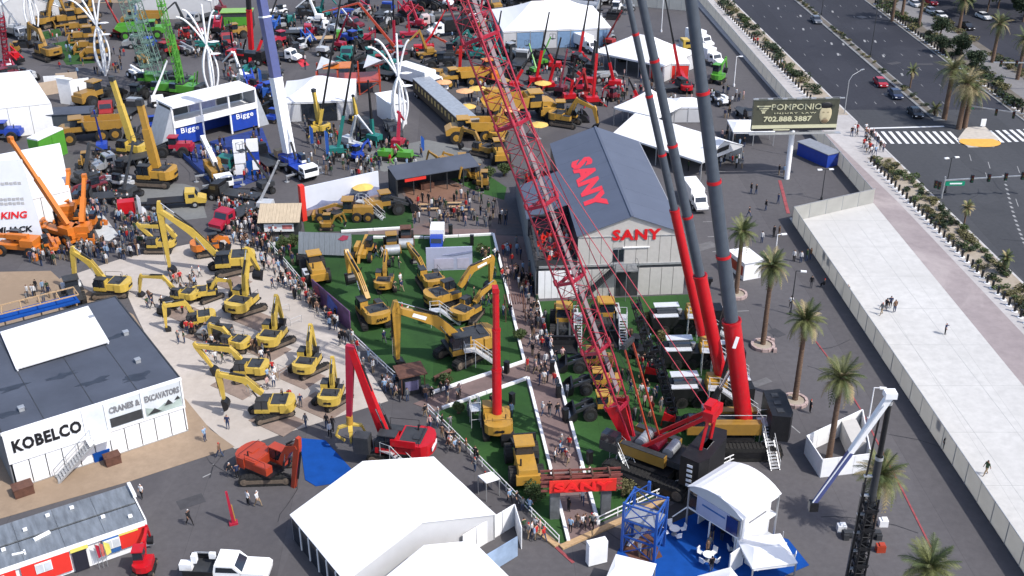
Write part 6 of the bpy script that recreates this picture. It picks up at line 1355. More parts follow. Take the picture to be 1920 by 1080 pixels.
MB().box(-J[0],0,J[1]-.2,.7,.6,.8).build('boom_tip',BLK,am); MB().box(-J2[0],0,J2[1]+.3,.9,.8,.5).build('mast_head',WHT,am)
MB().box(0,0,.9,6,2.4,1.0).build('base_carrier',BLK,am)
o=MB().box(0,0,.5,3.4,.5,.5).box(-1.5,0,.3,.5,.9,.6).box(1.5,0,.3,.5,.9,.6).build('outrigger_beam',[DGREY]); o.location=P(1615,1008); tg(o,'dark outrigger beam with feet on the tarmac behind the tall mast','outrigger beam')
for (x,y,m,l) in ((1655,985,WHT,'white box'),(1650,1033,RORG,'red orange box'),(1577,995,WHT,'small white box')):
    g=P(x,y); o=MB().box(0,0,.35,.8,.6,.7).box(.1,0,.75,.5,.5,.12).build('equipment_box',m); o.location=g; tg(o,l+' on the tarmac behind the tall dark mast','box')
# ================= palms, lamps =================
palm(1430,648,10.2,'slim palm second from the billboard along the white fence row',L=2.6)
palm(1490,752,9.8,'palm third in the lot row, standing in a round planter'); palm(1554,858,9.2,'palm rising out of the white panel enclosure',L=2.9)
palm(1380,552,8.6,'farthest palm of the lot row beside the red and white box',L=2.5,nf=36); palm(1632,1000,6.2,'palm partly hidden behind the tall dark mast',L=3.0); palm(1722,1160,5.2,'palm at the bottom edge of the picture with only its crown in view',L=3.0)
for (x,y,l) in ((1430,650,'second'),(1490,754,'third'),(1380,554,'farthest')):
    g=P(x,y); o=E('round_planter','round pinkish concrete planter ring under the '+l+' palm of the lot row','planter',g); 
    mb=MB(); 
    for k in range(12): a=k*PI/6; mb.box(1.25*math.cos(a),1.25*math.sin(a),.2,.3,.66,.4,rz=a)
    mb.build('ring',mat('pinkish kerb',(.36,.27,.25),.9,var=.2),o); MB().cyl((0,0,0),(0,0,.25),1.15,n=14).build('soil',SAND,o)
    for k in range(3): a=rnd.uniform(0,6); MB().box(1.7*math.cos(a),1.7*math.sin(a),.25,.4,.4,.5).build('block',mat('pinkish kerb',(.36,.27,.25)),o)
FARP=[(1770,224,9,'tall dark-crowned palm left of the median tip'),(1797,242,8,'palm closest to the crossing island'),(1808,240,6.5,'short palm in the median tip cluster')]
for x,y,h,l in FARP: palm(x,y,h,l,'palms at the median tip',L=4.2,nf=40,rt=.42)
for x,y,h,l in ((1860,118,8,'palm on the far pavement near the two parked cars'),(1907,150,8,'palm at the right edge above the traffic arm'),(1798,55,6.5,'far palm beside the white parked car'),(1672,40,9,'first slim far palm trunk at the top'),(1690,36,9,'second slim far palm trunk at the top'),(1722,52,9,'third slim far palm trunk at the top')): palm(x,y,h,l,'far pavement palms',L=3.2,nf=30,rt=.35)
palm(1706,165,3.2,'small thin palm in the road median','small median palms',L=1.8,nf=18,rt=.14); palm(1806,428,3.0,'small dry palm in the planter by the road','small planter palms',L=1.3,nf=22,rt=.12); palm(1880,515,2.2,'small leafy palm low in the roadside planter','small planter palms',L=1.3,nf=22,rt=.12); palm(1752,218,1.2,'small bright palm shrub in the median',None,L=1.6,nf=20,rt=.14)
def lamp(px,py,ty,label,two=False,col=WHT):
    g=P(px,py); h=Hh(px,py,ty); r=E('street_lamp',label,'street lamp',g,rnd.uniform(-.3,.3)); MB().cyl((0,0,0),(0,0,h),.09,.06,8).cyl((0,0,0),(0,0,.5),.2,n=8).build('pole',col,r)
    for s in ((-1,1) if two else (1,)): MB().bar((0,0,h),(s*.7,0,h+.05),.08,.08).build('arm',col,r); MB().box(s*.9,0,h+.03,.7,.35,.14).build('lamp_head',WHT,r)
lamp(1628,790,727,'white street lamp beside the white palm enclosure'); lamp(1452,492,440,'white street lamp left of the plaza fence corner'); lamp(1540,375,318,'dark pole with double white lamp heads by the fence corner',True,DGREY); lamp(1482,590,508,'dark slim lamp pole between the second and third palms',False,DGREY); lamp(1376,162,106,'white street lamp near the top right tents'); lamp(1240,60,-30,'white lamp pole rising over the yellow bus'); lamp(1772,362,296,'slim pole with three white lamps at the road edge',True,DGREY)
lamp(1632,104,-40,'dark lamp column in the road median',True,DGREY); lamp(1540,28,-80,'far dark lamp column in the road median',True,DGREY)
# traffic signals
tp=P(1765,372); hA=Hh(1765,372,338); ar=VP(1990,310,tp,R(2)); r=E('traffic_signal','near traffic signal mast arm with green street sign and dark signal heads','traffic light',tp,R(2)); AL_=12.0
MB().cyl((0,0,0),(0,0,hA+.6),.16,.12,8).build('pole',STL,r); MB().bar((0,0,hA),(14,0,hA+.7),.2,.2,0,.12,.12).build('arm',STL,r)
sg=MB().box(1.7,0,hA-.55,3.0,.08,.7).build('street_sign',mat('street sign green',(.0,.22,.12),.5),r); MB().box(1.8,-.06,hA-.55,1.9,.03,.22).build('sign_print',WHT,sg)
def sighead(x,z,par):
    o=MB().box(x,0,z,.42,.35,1.25).build('signal_head',BLK,par)
    for k,c in enumerate(((.06,.01,.01),(.06,.04,.01),(.01,.05,.03))): MB().cyl((x,-.19,z+.4-.4*k),(x,-.23,z+.4-.4*k),.14,n=10).build('signal_lens',mat('lens%d'%k,c,.3),o)
for k in range(5): sighead(4.2+2.6*k,hA+.2+.13*k,r)
sighead(-.7,2.2,r); sighead(-1.3,2.4,r); OBST.append((tp.x,tp.y,.5))
tp=P(1806,238); hA=Hh(1806,238,198); r=E('traffic_signal','traffic signal arm reaching down from the median palms','traffic light',tp,R(-32)); MB().cyl((0,0,0),(0,0,hA+.6),.16,.12,8).build('pole',STL,r); MB().bar((0,0,hA),(12,0,hA+.2),.2,.2,0,.12,.12).build('arm',STL,r)
for k in range(3): sighead(5+2.9*k,hA-.3,r)
MB().box(.6,0,hA-.2,1.2,.08,.6).build('street_sign',MT['street sign green'],r)
tp=P(1840,175); r=E('traffic_signal','far traffic signal arm crossing in front of the far palms','traffic light',V((cur(P(1840,175).y)+1,P(1840,175).y,0)),R(0)); MB().cyl((14,0,0),(14,0,6.2),.16,.12,8).build('pole',STL,r); MB().bar((14,0,6),(-1,0,6.2),.2,.2).build('arm',STL,r)
for k in range(3): sighead(.5+3*k,6,r)
tp=P(1617,215); r=E('street_lamp','thin curved lamp pole over the dark cars on the road','street lamp',kpt(P(1617,215).y,-.8),R(35)); MB().cyl((0,0,0),(0,0,6.5),.08,n=6).build('pole',STL,r); MB().tube([(0,0,6.5),(.8,0,7.4),(3.2,0,8.0)],.05,5).box(3.4,0,8,.8,.3,.12).build('arm',STL,r)
# cars
CM={n:paint(n,c,.25) for n,c in (('car red',(.35,.02,.03)),('car white',(.6,.6,.6)),('car black',(.015,.015,.018)),('car navy',(.03,.04,.08)),('car grey',(.12,.13,.15)))}
def pcar(x,y,h,c,l,z=.03,g=None,lab=None): q=P(x,y); return spawn('car'+c,lambda:car(CM[c]),(q.x,q.y,z),R(h),l,g,1.0)
pcar(1530,42,-88,'car grey','dark grey car alone on the far carriageway'); pcar(1650,160,-88,'car red','red car driving towards the crossing'); pcar(1678,182,-88,'car navy','dark blue grey car behind the red car'); pcar(1715,217,-88,'car black','black car nearest the crossing stop line')
pcar(1745,25,-80,'car white','white parked car nearest the top right trees'); pcar(1762,33,-80,'car white','white parked car next to the black hedge'); pcar(1745,8,-80,'car red','red parked car at the top right'); pcar(1812,54,-80,'car black','black car on the far side street'); pcar(1843,35,-75,'car white','white car on the far side street'); pcar(1715,12,-80,'car white','white parked car at the very top right')
g=P(1912,62); 
# bollards, shrubs
bm=MB().cyl((0,0,0),(0,0,1.05),.17,n=8).cyl((0,0,1.05),(0,0,1.12),.19,n=8).cyl((0,0,0),(0,0,.06),.42,n=10,mi=1).mesh('bollard',[BLK,WHT])
def bollards(fx,y0,y1,step,where,pp):
    y=y0;k=0
    while y<y1:
        if not(XW-10<y<XW+13 and pp): o=link('bollard',bm,None,(fx(y),y,.13)); tg(o,'short dark bollard '+where,'bollard','dark bollards '+where)
        y+=step; k+=1
bollards(lambda y:kline(y,-4.7),100,XW-9,1.55,'in the row between the near pavement and planter',True)
bollards(lambda y:kline(y,-4.7),XW+12,285,1.9,'in the row along the upper near pavement',True)
bollards(lambda y:cur(y)+1.2,196,285,1.7,'in the row along the far kerb',False)
y=92
while y<XW-9.5:
    for off in (-1.3,-3.3):
        if rnd.random()<.9: shrub(kpt(y+rnd.uniform(-.6,.6),off+rnd.uniform(-.4,.4)),rnd.randint(0,7),rnd.uniform(.75,1.35),'in the near roadside planter')
    y+=1.5
y=XW+14
while y<286:
    if rnd.random()<.85: shrub(kpt(y,-2.6+rnd.uniform(-1.2,.8)),rnd.randint(0,7),rnd.uniform(1.0,1.9),'in the upper roadside planter')
    y+=2.3
y=194
while y<286:
    if rnd.random()<.8: shrub(V((cur(y)+rnd.uniform(1.9,4.8),y,0)),rnd.randint(0,7),rnd.uniform(1.0,2.0),'on the far pavement bed')
    y+=1.6
y=200
while y<288:
    if rnd.random()<.55: shrub(V((med(y)+rnd.uniform(-.4,.3),y,0)),rnd.choice([2,3,6]),rnd.uniform(.5,.9),'in the road median',z=.2)
    y+=1.9
y=150
while y<287:
    if rnd.random()<.8: shrub(V((cur(y)+12+rnd.uniform(-.7,.7),y,0)),rnd.choice([2,3,7]),rnd.uniform(1.,1.6),'by the far side street')
    y+=2.6
for (x,y,h,c,l) in ((1762,70,4.5,2.6,'dense dark round tree on the far pavement'),(1800,105,4.5,2.8,'broad dark tree behind the median palms'),(1830,130,4,2.4,'dark tree right of the median palms'),(1765,100,4,2.2,'small dark tree between the far palms')): tree(x,y,h,c,l,group='dark trees on the far pavement')
for k in range(11):
    x=98+rnd.uniform(-2,2)+k*4; y=281+rnd.uniform(-9,9)-k*1.0; tree(0,k,7+rnd.uniform(0,4),4.5,['tall dark tree in the mass at the top right corner'][0],group='dark tree mass at the top right',pos=V((x+6,y,0)))
def dark_hall():
    r=E('shaded_building','dark flat building behind the trees at the top right corner','building',(132,312,0)); MB().box(0,0,6,50,14,12).build('wall',DGREY,r); MB().box(0,0,12.1,51,15,.3).build('roof',DGREY,r)
    for k in range(10): MB().box(-22+k*4.8,-7.05,4,3.8,.1,6).build('window',GLS,r)
dark_hall()
g=P(1903,204); o=MB().cyl((0,0,0),(0,0,1.1),.5,.1,8).build('safety_cone',RORG); o.location=(cur(198)+2,198,.15); tg(o,'orange red safety marker on the far pavement','marker')
g=P(1842,240); o=MB().box(0,0,.9,.9,.1,1.3).cyl((0,0,0),(0,0,.5),.06,n=6).build('road_sign',WHT); o.location=(g.x,g.y,.15); tg(o,'small white sign on the crossing island','sign')

# planting round the lawns
for (x,y,h,c,l) in ((1000,940,1.9,1.3,'bushy small tree left of the SANY gate arch'),(1168,930,1.9,1.3,'bushy small tree right of the SANY gate arch'),(1000,900,1.4,.9,'low bush on the small lawn above the gate'),(530,470,2.0,1.3,'small tree at the far left corner of the central lawn'),(552,462,1.6,1.0,'bush in front of the grey sloping canopy'),(860,775,1.2,.8,'bush at the top of the small triangular lawn'),(835,722,1.4,.9,'bush beside the brown bench on the central lawn'),(975,640,1.5,.9,'bush near the slatted arbor'),(905,480,1.6,1.0,'bush right of the lavender display board'),(1210,610,1.8,1.0,'thin bush left of the farthest crane carrier'),(1240,640,1.5,.9,'thin bush beside the black jib'),(945,330,2.2,1.5,'dark bush beyond the patio near the pavilion'),(915,335,2.0,1.3,'dark bush among the compact excavators'),(1195,940,1.3,.8,'bush behind the blue tower')): tree(x,y,h,c,l,m=1 if x<1100 else 2,group='bushes on the lawns')
for k,(x,y) in enumerate(((1035,700),(1047,745),(1060,790),(960,760),(950,700),(1005,880),(885,460),(845,440),(1105,870),(1265,905))):
    g=P(x,y); o=MB().box(0,0,.75,.5,.5,1.4).box(0,0,1.5,.56,.56,.1).cyl((0,-.27,1.0),(0,-.3,1.0),.18,n=10).build('speaker_tower',BLK); o.location=(g.x,g.y,.05); o.rotation_euler=(0,0,R(15*k)); tg(o,'black speaker tower '+['beside the upper path beam','by the middle of the path beam','by the lower path beam','on the small lawn right of the red boom','below the central lawn right corner','on the small lawn near the yellow loader','behind the lavender display board','at the back edge of the central lawn','on the right lawn near the gate','behind the lattice crane counterweight'][k],'speaker','black speaker towers on the lawns')
# ================= far half of the lot =================
def mast(px,py,ty,label,sc=1):
    g=P(px,py); H0=Hh(px,py,ty)
    def mk():
        r=E('sculptural_mast','x','mast'); h=H0
        MB().cyl((0,0,0),(0,0,h),.27,.18,8).build('spine',WHT,r)
        for k in range(5):
            a=k*2*PI/5+.3; pts=[]
            for i in range(11): t=i/10; rr=1.5*math.sin(PI*t)**.8; pts.append((rr*math.cos(a),rr*math.sin(a),.2+h*.56*t))
            MB().tube(pts,.2,6).build('rib',WHT,r)
        for (a,Lr,zz) in ((PI*.97,5.2,.86),(PI*.93,4.0,.93),(.2,2.2,.93)):
            pts=[]
            for i in range(9): t=i/8; pts.append((Lr*t*math.cos(a),Lr*t*math.sin(a),h*.57+(h*(zz-.57))*math.sin(t*PI/2)))
            MB().tube(pts,.19,6).build('branch',WHT,r)
        for z in (.60,.47):
            mb=MB(); n=10; pts=[(.1+2.4*t,math.sin(PI*t)*.65,h*z+.15*t) for t in [i/n for i in range(n+1)]]+[(.1+2.4*t,-math.sin(PI*t)*.65,h*z+.15*t) for t in [1-i/n for i in range(1,n)]]; mb.prism(pts,(0,0,.09)); mb.build('petal_panel',TENT,r)
        return r
    return spawn('mast',mk,g,R(0),label,'white sculptural masts',sc)
mast(400,182,8,'white sculptural mast behind the blue and white exhibitor stand'); mast(198,142,-6,'white sculptural mast beside the green lawn and yellow dozers'); mast(66,68,-80,'far left white sculptural mast near the top left hall'); mast(752,246,62,'white sculptural mast beside the long grey trailer',.98)
o=hip('event_tent','large white hip-roofed tent with blue glazed side at the top centre',P(1030,68),R(8),20,24,4.2,8.2,walls='snew',win=mat('blue glazing',(.18,.28,.42),.2)); 
hip('event_tent','white pointed tent with black lettering right of the large top tent',P(1206,128),R(-38),13,17,3.6,7,rl=.25,walls='e'); 

ea=P(1316,303,3.2); eb=P(1392,272,3.2); ec=P(1238,232,3.2); eh=math.atan2(eb.y-ea.y,eb.x-ea.x); gable('event_tent','long white gabled tent with dark open side right of the grey pavilion roof',V((ea.x,ea.y,0)),eh,(eb-ea).length,(ec-ea).length,3.2,5.4,walls='XY',bay=5)
lo=MB().box(0,0,0,3,.05,.7).build('tent_sign',BLKT); q=lerp(ea,eb,.5); lo.location=(q.x,q.y-.25,4.0); lo.rotation_euler=(0,0,eh); tg(lo,'black sign strip on the near gable of the long right tent','sign')
hip('event_tent','white pointed tent behind the grey pavilion ridge',P(1215,232),R(-38),9,9,3.4,6.6,rl=0)
hip('event_tent','white hip tent with dark glazed sides in front of the orange stage',P(603,206),R(6),13,13,3.8,6.6,rl=.1,walls='snew',win=GLS)
gable('frame_tent','long white tent roof at the top left behind the green cranes',P(255,38),R(8),18,22,4,7,walls='xXyY')
gable('frame_tent','white tent at the top left corner beside the tan wall',P(-20,60),R(30),16,20,4,8,walls='xXyY',roofm=TENT)
hip('small_tent','white small tent left of the billboard',P(1405,262),R(0),6,7,2.6,3.2,rl=.7); hip('small_tent','white small kiosk tent between the tents at the right',P(1285,222),R(0),5,6,3,4,rl=.4,walls='se')
hip('small_tent','red and grey fronted small tent beside the upper right tents',P(1250,140),R(0),6,8,3.2,3.8,rl=.6,walls='se',wallm=REDP)
# tan hall at the top left
r=E('low_hall','long low tan hall at the top left edge','building',P(150,8),R(2)); MB().box(0,8,2.8,60,14,5.5).build('wall',mat('tan wall',(.42,.33,.25),.8,var=.08),r); MB().box(0,8,5.6,61,15,.3).build('roof',mat('pale tan roof',(.45,.40,.34),.8),r)
r=E('low_hall','grey-roofed hall at the top left corner','building',P(15,45),R(10)); MB().box(0,4,3,22,12,6).build('wall',mat('pale blue wall',(.45,.50,.52),.6,var=.15),r); MB().box(0,4,6.1,23,13,.3).build('roof',DGREY,r)
MB().box(4,-2.1,3,7,.1,4).build('glazed_front',mat('blue glazing',(.18,.28,.42),.2),r)
# blue and white three-bay stand
BO=P(332,278); bh=HD((332,278),(485,238)); BL_=(P(485,238)-BO).length; bz=Hh(332,278,203); r=E('exhibitor_stand','two-storey white stand with three bays and blue Bigge panels','stand',BO,bh); OBST.append((BO.x+6,BO.y+8,8))
for k in range(4): 
    for y in (0,5): MB().box(k*BL_/3,y,bz/2,.3,.3,bz).build('post',WHT,r)
MB().box(BL_/2,2.5,bz/2+.2,BL_,5,.35).build('upper_floor',WHT,r); MB().box(BL_/2,-.2,bz/2+.6,BL_+.2,.12,1.1).build('balustrade',WHT,r)
for k in range(3): MB().box((k+.5)*BL_/3,2.5,bz+.1,BL_/3-.06,5.8,.3).build('roof_panel',TENT,r); MB().box((k+.5)*BL_/3,4.6,bz*.78,BL_/3-.4,.1,bz*.4).build('rear_glazing',mat('lilac screen' if k==1 else 'smoked glass',(.3,.32,.5) if k==1 else (.06,.07,.08),.3),r)
MB().box(BL_/2,4.9,bz*.25,BL_,.12,bz*.5).build('back_wall',BLUE,r)
for k in (0,2):
    b=MB().box((k+.5)*BL_/3,-.05,bz*.25+.1,BL_/3-.3,.12,bz*.42).build('blue_panel',BLUE,r); text('Bigge',1,WHT,b,((k+.5)*BL_/3-1.6,-.14,bz*.3),(1,0,0),(0,0,1),fit=(3.4,1.2),bold=.012,depth=.02,sp=1.1)
MB().prism([(-.2,0,0),(-3.2,0,0),(-.2,0,bz*.95)],(0,4.8,0)).build('side_wing',mat('pale grey fabric',(.35,.37,.40),.7,var=.1),r); MB().prism([(BL_+.2,0,0),(BL_+2.2,0,0),(BL_+.2,0,bz*.9)],(0,4.8,0)).build('side_wing',MT['pale grey fabric'],r)
sheet('blue_carpet',[(330,282),(492,240),(510,290),(505,330),(420,362),(352,300)],.05,mat('navy carpet',(.015,.035,.16),.9,var=.3,scale=1))
r=E('low_fence','low blue fence along the left side of the blue carpet stand','fence',P(332,285)); a=V((0,0,0)); b=P(425,372)-P(332,285); MB().bar((0,0,.5),(b.x,b.y,.5),.06,.9).build('panel',LBLU,r)
# info tower with red and blue panels
g=P(468,325); r=E('info_tower','stacked white and red panel tower with blue front on the blue carpet','display tower',g,R(10)); 
for i in range(3):
    for k in range(2): MB().box(-1.2+k*2.1,0,1.0+1.9*i,1.8,1.4,1.7).build('panel_box',[WHT,REDP,WHT,BLUE,WHT,WHT][(i*2+k)%6],r)
MB().box(.6,-1.0,1.3,1.8,.1,2.4).build('blue_front',CARP,r); MB().box(1.2,-1.1,1.8,1.0,.1,1.6).build('white_sign',WHT,r); OBST.append((g.x,g.y,2))
# left white stands
def roof_block(label,pts,h,roofm,wallm,txt=None,inner=True):
    g0=P(*pts[0]); r=E('exhibitor_stand',label,'stand',g0); q=[P(x,y,h)-g0 for x,y in pts]; OBST.append((sum((p.x for p in q))/4+g0.x,sum((p.y for p in q))/4+g0.y,4))
    MB().prism([(p.x,p.y,h-.25) for p in q],(0,0,.25)).build('roof',roofm,r)
    c=(q[0]+q[1]+q[2]+q[3])/4
    for i in range(4):
        a,b=q[i],q[(i+1)%4]; n=max(1,round((b-a).length/4))
        for k in range(n): s=lerp(a,b,(k+.01)/n);e=lerp(a,b,(k+.99)/n); MB().bar((s.x,s.y,(h-.3)/2),(e.x,e.y,(h-.3)/2),.12,h-.35).build('wall_panel',wallm,r)
    return r,q
r1,q1=roof_block('white stand with long white roof and red open bays at the left edge',[(-30,205),(95,192),(55,132),(-60,142)],5.5,TENT,WHT)
b=MB().box(3,-.3,2.6,3.2,.2,3.8).build('red_panel',REDP,r1)
r2,q2=roof_block('low white roof stand beside the green panel at the left edge',[(70,262),(118,240),(98,236),(50,258)],4.5,TENT,GRN)
r3,q3=roof_block('big bright white stand roof behind the orange cranes at the left edge',[(-40,395),(130,355),(112,268),(-60,300)],4.5,TENT,WHT)
# hanging banner with lettering
a=P(-60,470);b=P(85,462); zt=Hh(60,465,310); r=E('hanging_banner','tall white hanging banner with LIFTKING and MI-JACK lettering at the left edge','banner',a,HD((-60,470),(85,462))); L_=(b-a).length; BB=mat('banner white to blue',(.60,.62,.66),.7,var=.06,scale=.3)
MB().prism([(0,0,1.2),(L_,0,1.2),(L_-1.2,1.8,zt),(0,1.8,zt)],(0,.08,0)).build('banner_cloth',BB,r); OBST.append((a.x+5,a.y,4))
yy=lambda z:1.8*(z-1.2)/(zt-1.2)-.06
n_=V((0,1.8,zt-1.2))
for txt,z,wd,hh,m,x in (('LIFT',4.3,3.2,1.0,BLKT,L_-8.6),('KING',4.3,3.6,1.0,REDT,L_-5.2),('MI-JACK',2.1,5.0,1.1,BLKT,L_-6.2)): text(txt,1,m,r,(x,yy(z),z),(1,0,0),n_,fit=(wd,hh),bold=.03,depth=.02,shear=.2)
for z in (9.0,6.8,6.2): 
    mb=MB(); [mb.box(L_-7.5+k*.55,yy(z+.2),z+.2+.06*(k%2),.4,.05,.4) for k in range(11)]; mb.build('faint_print',mat('faint banner print',(.42,.42,.42),.7),r)
MB().box(L_/2,.8,.8,L_,1.2,.5).build('truss_base',DGREY,r)
# orange cranes at left
def orange_crane(label,px,py,hd,tipx,tipy,sc=1,m=ORG):
    g=P(px,py); t=VP(tipx,tipy,g,hd); r=E('yard_crane',label,'crane',g,hd); OBST.append((g.x,g.y,3))
    for x in (2.2,-2.2):
        for y in (1.2,-1.2): wheel(r,x,y,.75,.5,m)
    MB().box(0,0,1.2,6.2,1.6,.6).build('chassis',m,r); MB().box(-1.8,0,2.0,2.0,2.2,1.0).build('engine_cover',m,r); c=MB().box(.8,-.9,1.9,1.5,.8,.8).build('cab',m,r); MB().box(.8,-.9,2.7,1.4,.75,.9).build('cab_window',GLS,c)
    f=V((-1.6,0,2.6)); e=V((t[0],0,t[1])); k=lerp(f,e,.55); MB().bar(f,k,.65,.75).build('boom',m,r); MB().bar(k,e,.48,.55).build('boom_section',m,r); MB().box(e.x,0,e.z,.7,.6,.9).build('boom_head',m,r); cylr(r,(.6,1.9),tuple(V((f.x,f.z)).lerp(V((e.x,e.z)),.3)),0,.18)
    for sx in (3.3,-3.3): MB().box(sx,0,.7,.3,3.6,.3).box(sx,1.8,.35,.5,.5,.6).box(sx,-1.8,.35,.5,.5,.6).build('outrigger',m,r)
    return r
orange_crane('orange yard crane with a long boom crossing in front of the white stand',118,448,R(150),20,262,1.1)
orange_crane('orange yard crane with upright boom in the middle of the orange group',135,402,R(100),128,322); orange_crane('orange yard crane with upright boom at the right of the orange group',165,440,R(95),158,332)
orange_crane('low orange crane under the hanging banner',40,475,R(170),-20,440)
for (x,y,l) in ((78,440,'orange'),(100,470,'orange red')): pm(lambda:telehandler(ORG),'tho',x,y,R(20+x),l+' telehandler beside the hanging banner',None,1)
# yellow crawler cranes left centre
def yellow_crane(label,px,py,hd,tip,m,sc=1):
    r=exc_base(m,DGREY,None,DGREY); g=P(px,py); r.name='telescopic_crane'; r.location=(g.x,g.y,.04); r.rotation_euler=(0,0,hd); r.scale=(sc,)*3; tg(r,label,'crane'); t=VP(*tip,g,hd); OBST.append((g.x,g.y,3.5))
    f=V((-.4,0,2.2)); e=V((t[0]/sc,0,t[1]/sc)); MB().bar(f,lerp(f,e,.6),.85,1.0,0,.75,.9).build('boom',m,r); MB().bar(lerp(f,e,.58),e,.6,.7).build('boom_section',m,r); MB().box(e.x,0,e.z,.8,.7,.7).build('boom_head',DGREY,r); cylr(r,(1.4,1.9),tuple(V((f.x,f.z)).lerp(V((e.x,e.z)),.25)),0,.2,'luffing_cylinder')
yellow_crane('ochre yellow crawler crane with a thick upright boom left of the blue stand',292,345,R(172),(262,192),SYEL,1.3)
yellow_crane('lemon yellow crane with a slim upright boom behind the ochre crane',248,292,R(165),(210,148),YEL,1.1)
pm(lambda:truck(YEL,'flat',BLK,7,ax=3),'ty',330,388,R(12),'lemon yellow truck crane carrier in front of the ochre crawler crane',sc=1.0,ob=3)
pm(lambda:dump_truck(DYEL),'addt',175,262,R(200),'ochre dump truck lying low beside the left white stands',sc=1.3,ob=3)
pm(lambda:wheel_loader(DYEL),'wl',182,195,R(60),'large wheeled machine with big black tyres left of the yellow booms',sc=1.5,ob=3)
r=box_booth('grey_booth','small dark-roofed glass booth behind the ochre dump truck','booth',P(135,240),R(8),8,4,3.2,DROOF,mat('smoked glass',(.06,.07,.08),.3))
r=box_booth('white_screen','white and grey angled exhibit panels near the left booths','display',P(128,195),R(-20),3,.6,5,WHT,WHT)
for (x,y,h,l) in ((262,410,3.8,'tall white feather flag beside the red cart'),(270,418,2.6,'short white feather flag beside the red cart'),(488,175,5,'blue feather flag right of the blue stand'),(612,298,5,'blue slim flag on the tarmac near the landscape banner'),(583,278,4,'second blue slim flag on the tarmac'),(790,292,3.5,'blue and red slim flag beyond the stage')):
    g=P(x,y); r=E('feather_flag',l,'flag',g,rnd.uniform(-.3,.3)); MB().cyl((0,0,0),(0,0,h),.03,n=5).build('pole',STL,r); MB().prism([(0,0,.8),(.55,0,.9),(.6,0,h-.5),(.2,0,h),(0,0,h)],(0,.03,0)).build('flag_cloth',WHT if 'white' in l else LBLU,r)
g=P(240,405); r=E('red_cart','small red display frame beside the white feather flags','display',g,.3); MB().box(0,0,1.6,2.4,1.6,1.8).build('box',RED,r); [MB().bar((x,y,0),(x*.8,y*.8,1),.1,.1).build('leg',RED,r) for x in (-1,1) for y in (-.6,.6)]
# white truck crane with boom on blue carpet
def place_ct(label,px,py,hd,tip,bc,base,cab,sec=None,L=9,secs=((0,.5),(.5,1)),bw=.9,ax=4,top=None):
    g=P(px,py); t=VP(*tip,g,hd); r=crane_truck(bc,base,cab,t,foot=(-1.2,3.0),secs=secs,secol=sec,L=L,bw=bw,ax=ax,top=top); r.location=(g.x,g.y,.03); r.rotation_euler=(0,0,hd); r['label']=label; OBST.append((g.x,g.y,4)); return r
place_ct('white truck crane with short white boom at the corner of the blue carpet',412,345,R(-62),(380,258),WHT,DYEL,WHT,L=8,bw=.75,ax=3)
place_ct('blue and white mobile crane with tall white and slate boom right of the blue stand',552,322,R(-52),(480,-60),WHT,BLUE,WHT,sec=PURP,L=12,secs=((0,.42),(.42,.75),(.75,1)),bw=1.5,ax=5,top=mat('tan counterweight',(.3,.22,.13)))
# red truck crane etc.
place_ct('red truck crane with dark boom near the top left of centre',465,118,R(160),(462,-60),RED,BLK,RED,sec=BLK,L=9,bw=.8,ax=3)
pm(lambda:truck(WHT,'flat',BLK,8),'tw',525,112,R(-25),'white truck beside the slate boom at the top',sc=1.0); pm(lambda:truck(GRN,'flat',WOOD,9),'tg',610,80,R(10),'green cab truck with a long tan bed',sc=1); pm(lambda:truck(WHT,'flat',STL,9),'tw2',585,62,R(12),'long pale flatbed truck behind the green cab truck',sc=1)
pm(lambda:truck(WHT,'box',BLK,7),'twb',845,66,R(200),'white bonneted truck right of the red crane boom top',sc=1.15); pm(lambda:truck(mat('pale pink truck paint',(.55,.42,.40),.4),'vac',DGREY,8),'tpv',822,48,R(200),'pale pink truck behind the white bonneted truck',sc=1.1)
pm(lambda:truck(WHT,'tank',STL,9),'tt',1085,22,R(160),'white tank truck behind the top centre tent',sc=1); pm(lambda:truck(WHT,'box',WHT,7),'tbx',1302,382,R(-82),'white box truck right of the grey pavilion',sc=.9)
pm(lambda:truck(WHT,'vac',DGREY,9),'tvac',1005,8,R(10),'white vacuum truck at the top centre',sc=1)
pm(lambda:truck(YEL,'flat',STL,8),'tys',1258,98,R(10),'yellow truck with white equipment at the upper right',sc=1.1)
for k,(x,y,l) in enumerate(((1328,118,'white truck with a white box behind the right grey boom'),(1310,85,'pale truck above the right grey boom base'),(1100,95,'white pickup beside the top centre tent'))): pm(lambda:truck(WHT,'box',WHT,6,ax=2),'tws',x,y,R(-60),l,None,1)
# green cranes
def lat_thing(label,px,py,hd,tip,m,base=True,w_=1.2,segs=16,cat='crane',bm=None,ch=.09,dr=.045):
    g=P(px,py); t=VP(*tip,g,hd); r=E('lattice_crane',label,cat,g,hd); OBST.append((g.x,g.y,3)); lattice(r,V((1,0,2.2)),V((t[0],0,t[1])),m,m,lambda t:w_,lambda t:w_,segs,None,ch,dr)
    if base:
        for y in (1.6,-1.6): track(r,5.5,1.0,.8,y,BLK)
        MB().box(-.3,0,1.9,5,2.6,1.4).build('house',bm or m,r); MB().box(-3.2,0,2.0,1.2,3.0,1.6).build('counterweight',DGREY,r); c=MB().box(2.2,1.1,1.6,1.4,.9,.6).build('cab',bm or m,r); MB().box(2.2,1.1,2.4,1.3,.85,1).build('cab_window',GLS,c)
        MB().bar((-1.8,.8,2.4),(-2.6,.5,5.2),.2,.2).bar((-1.8,-.8,2.4),(-2.6,-.5,5.2),.2,.2).build('gantry_leg',bm or m,r)
    return r
GLAT=mat('grey green lattice paint',(.14,.22,.18),.5,var=.2)
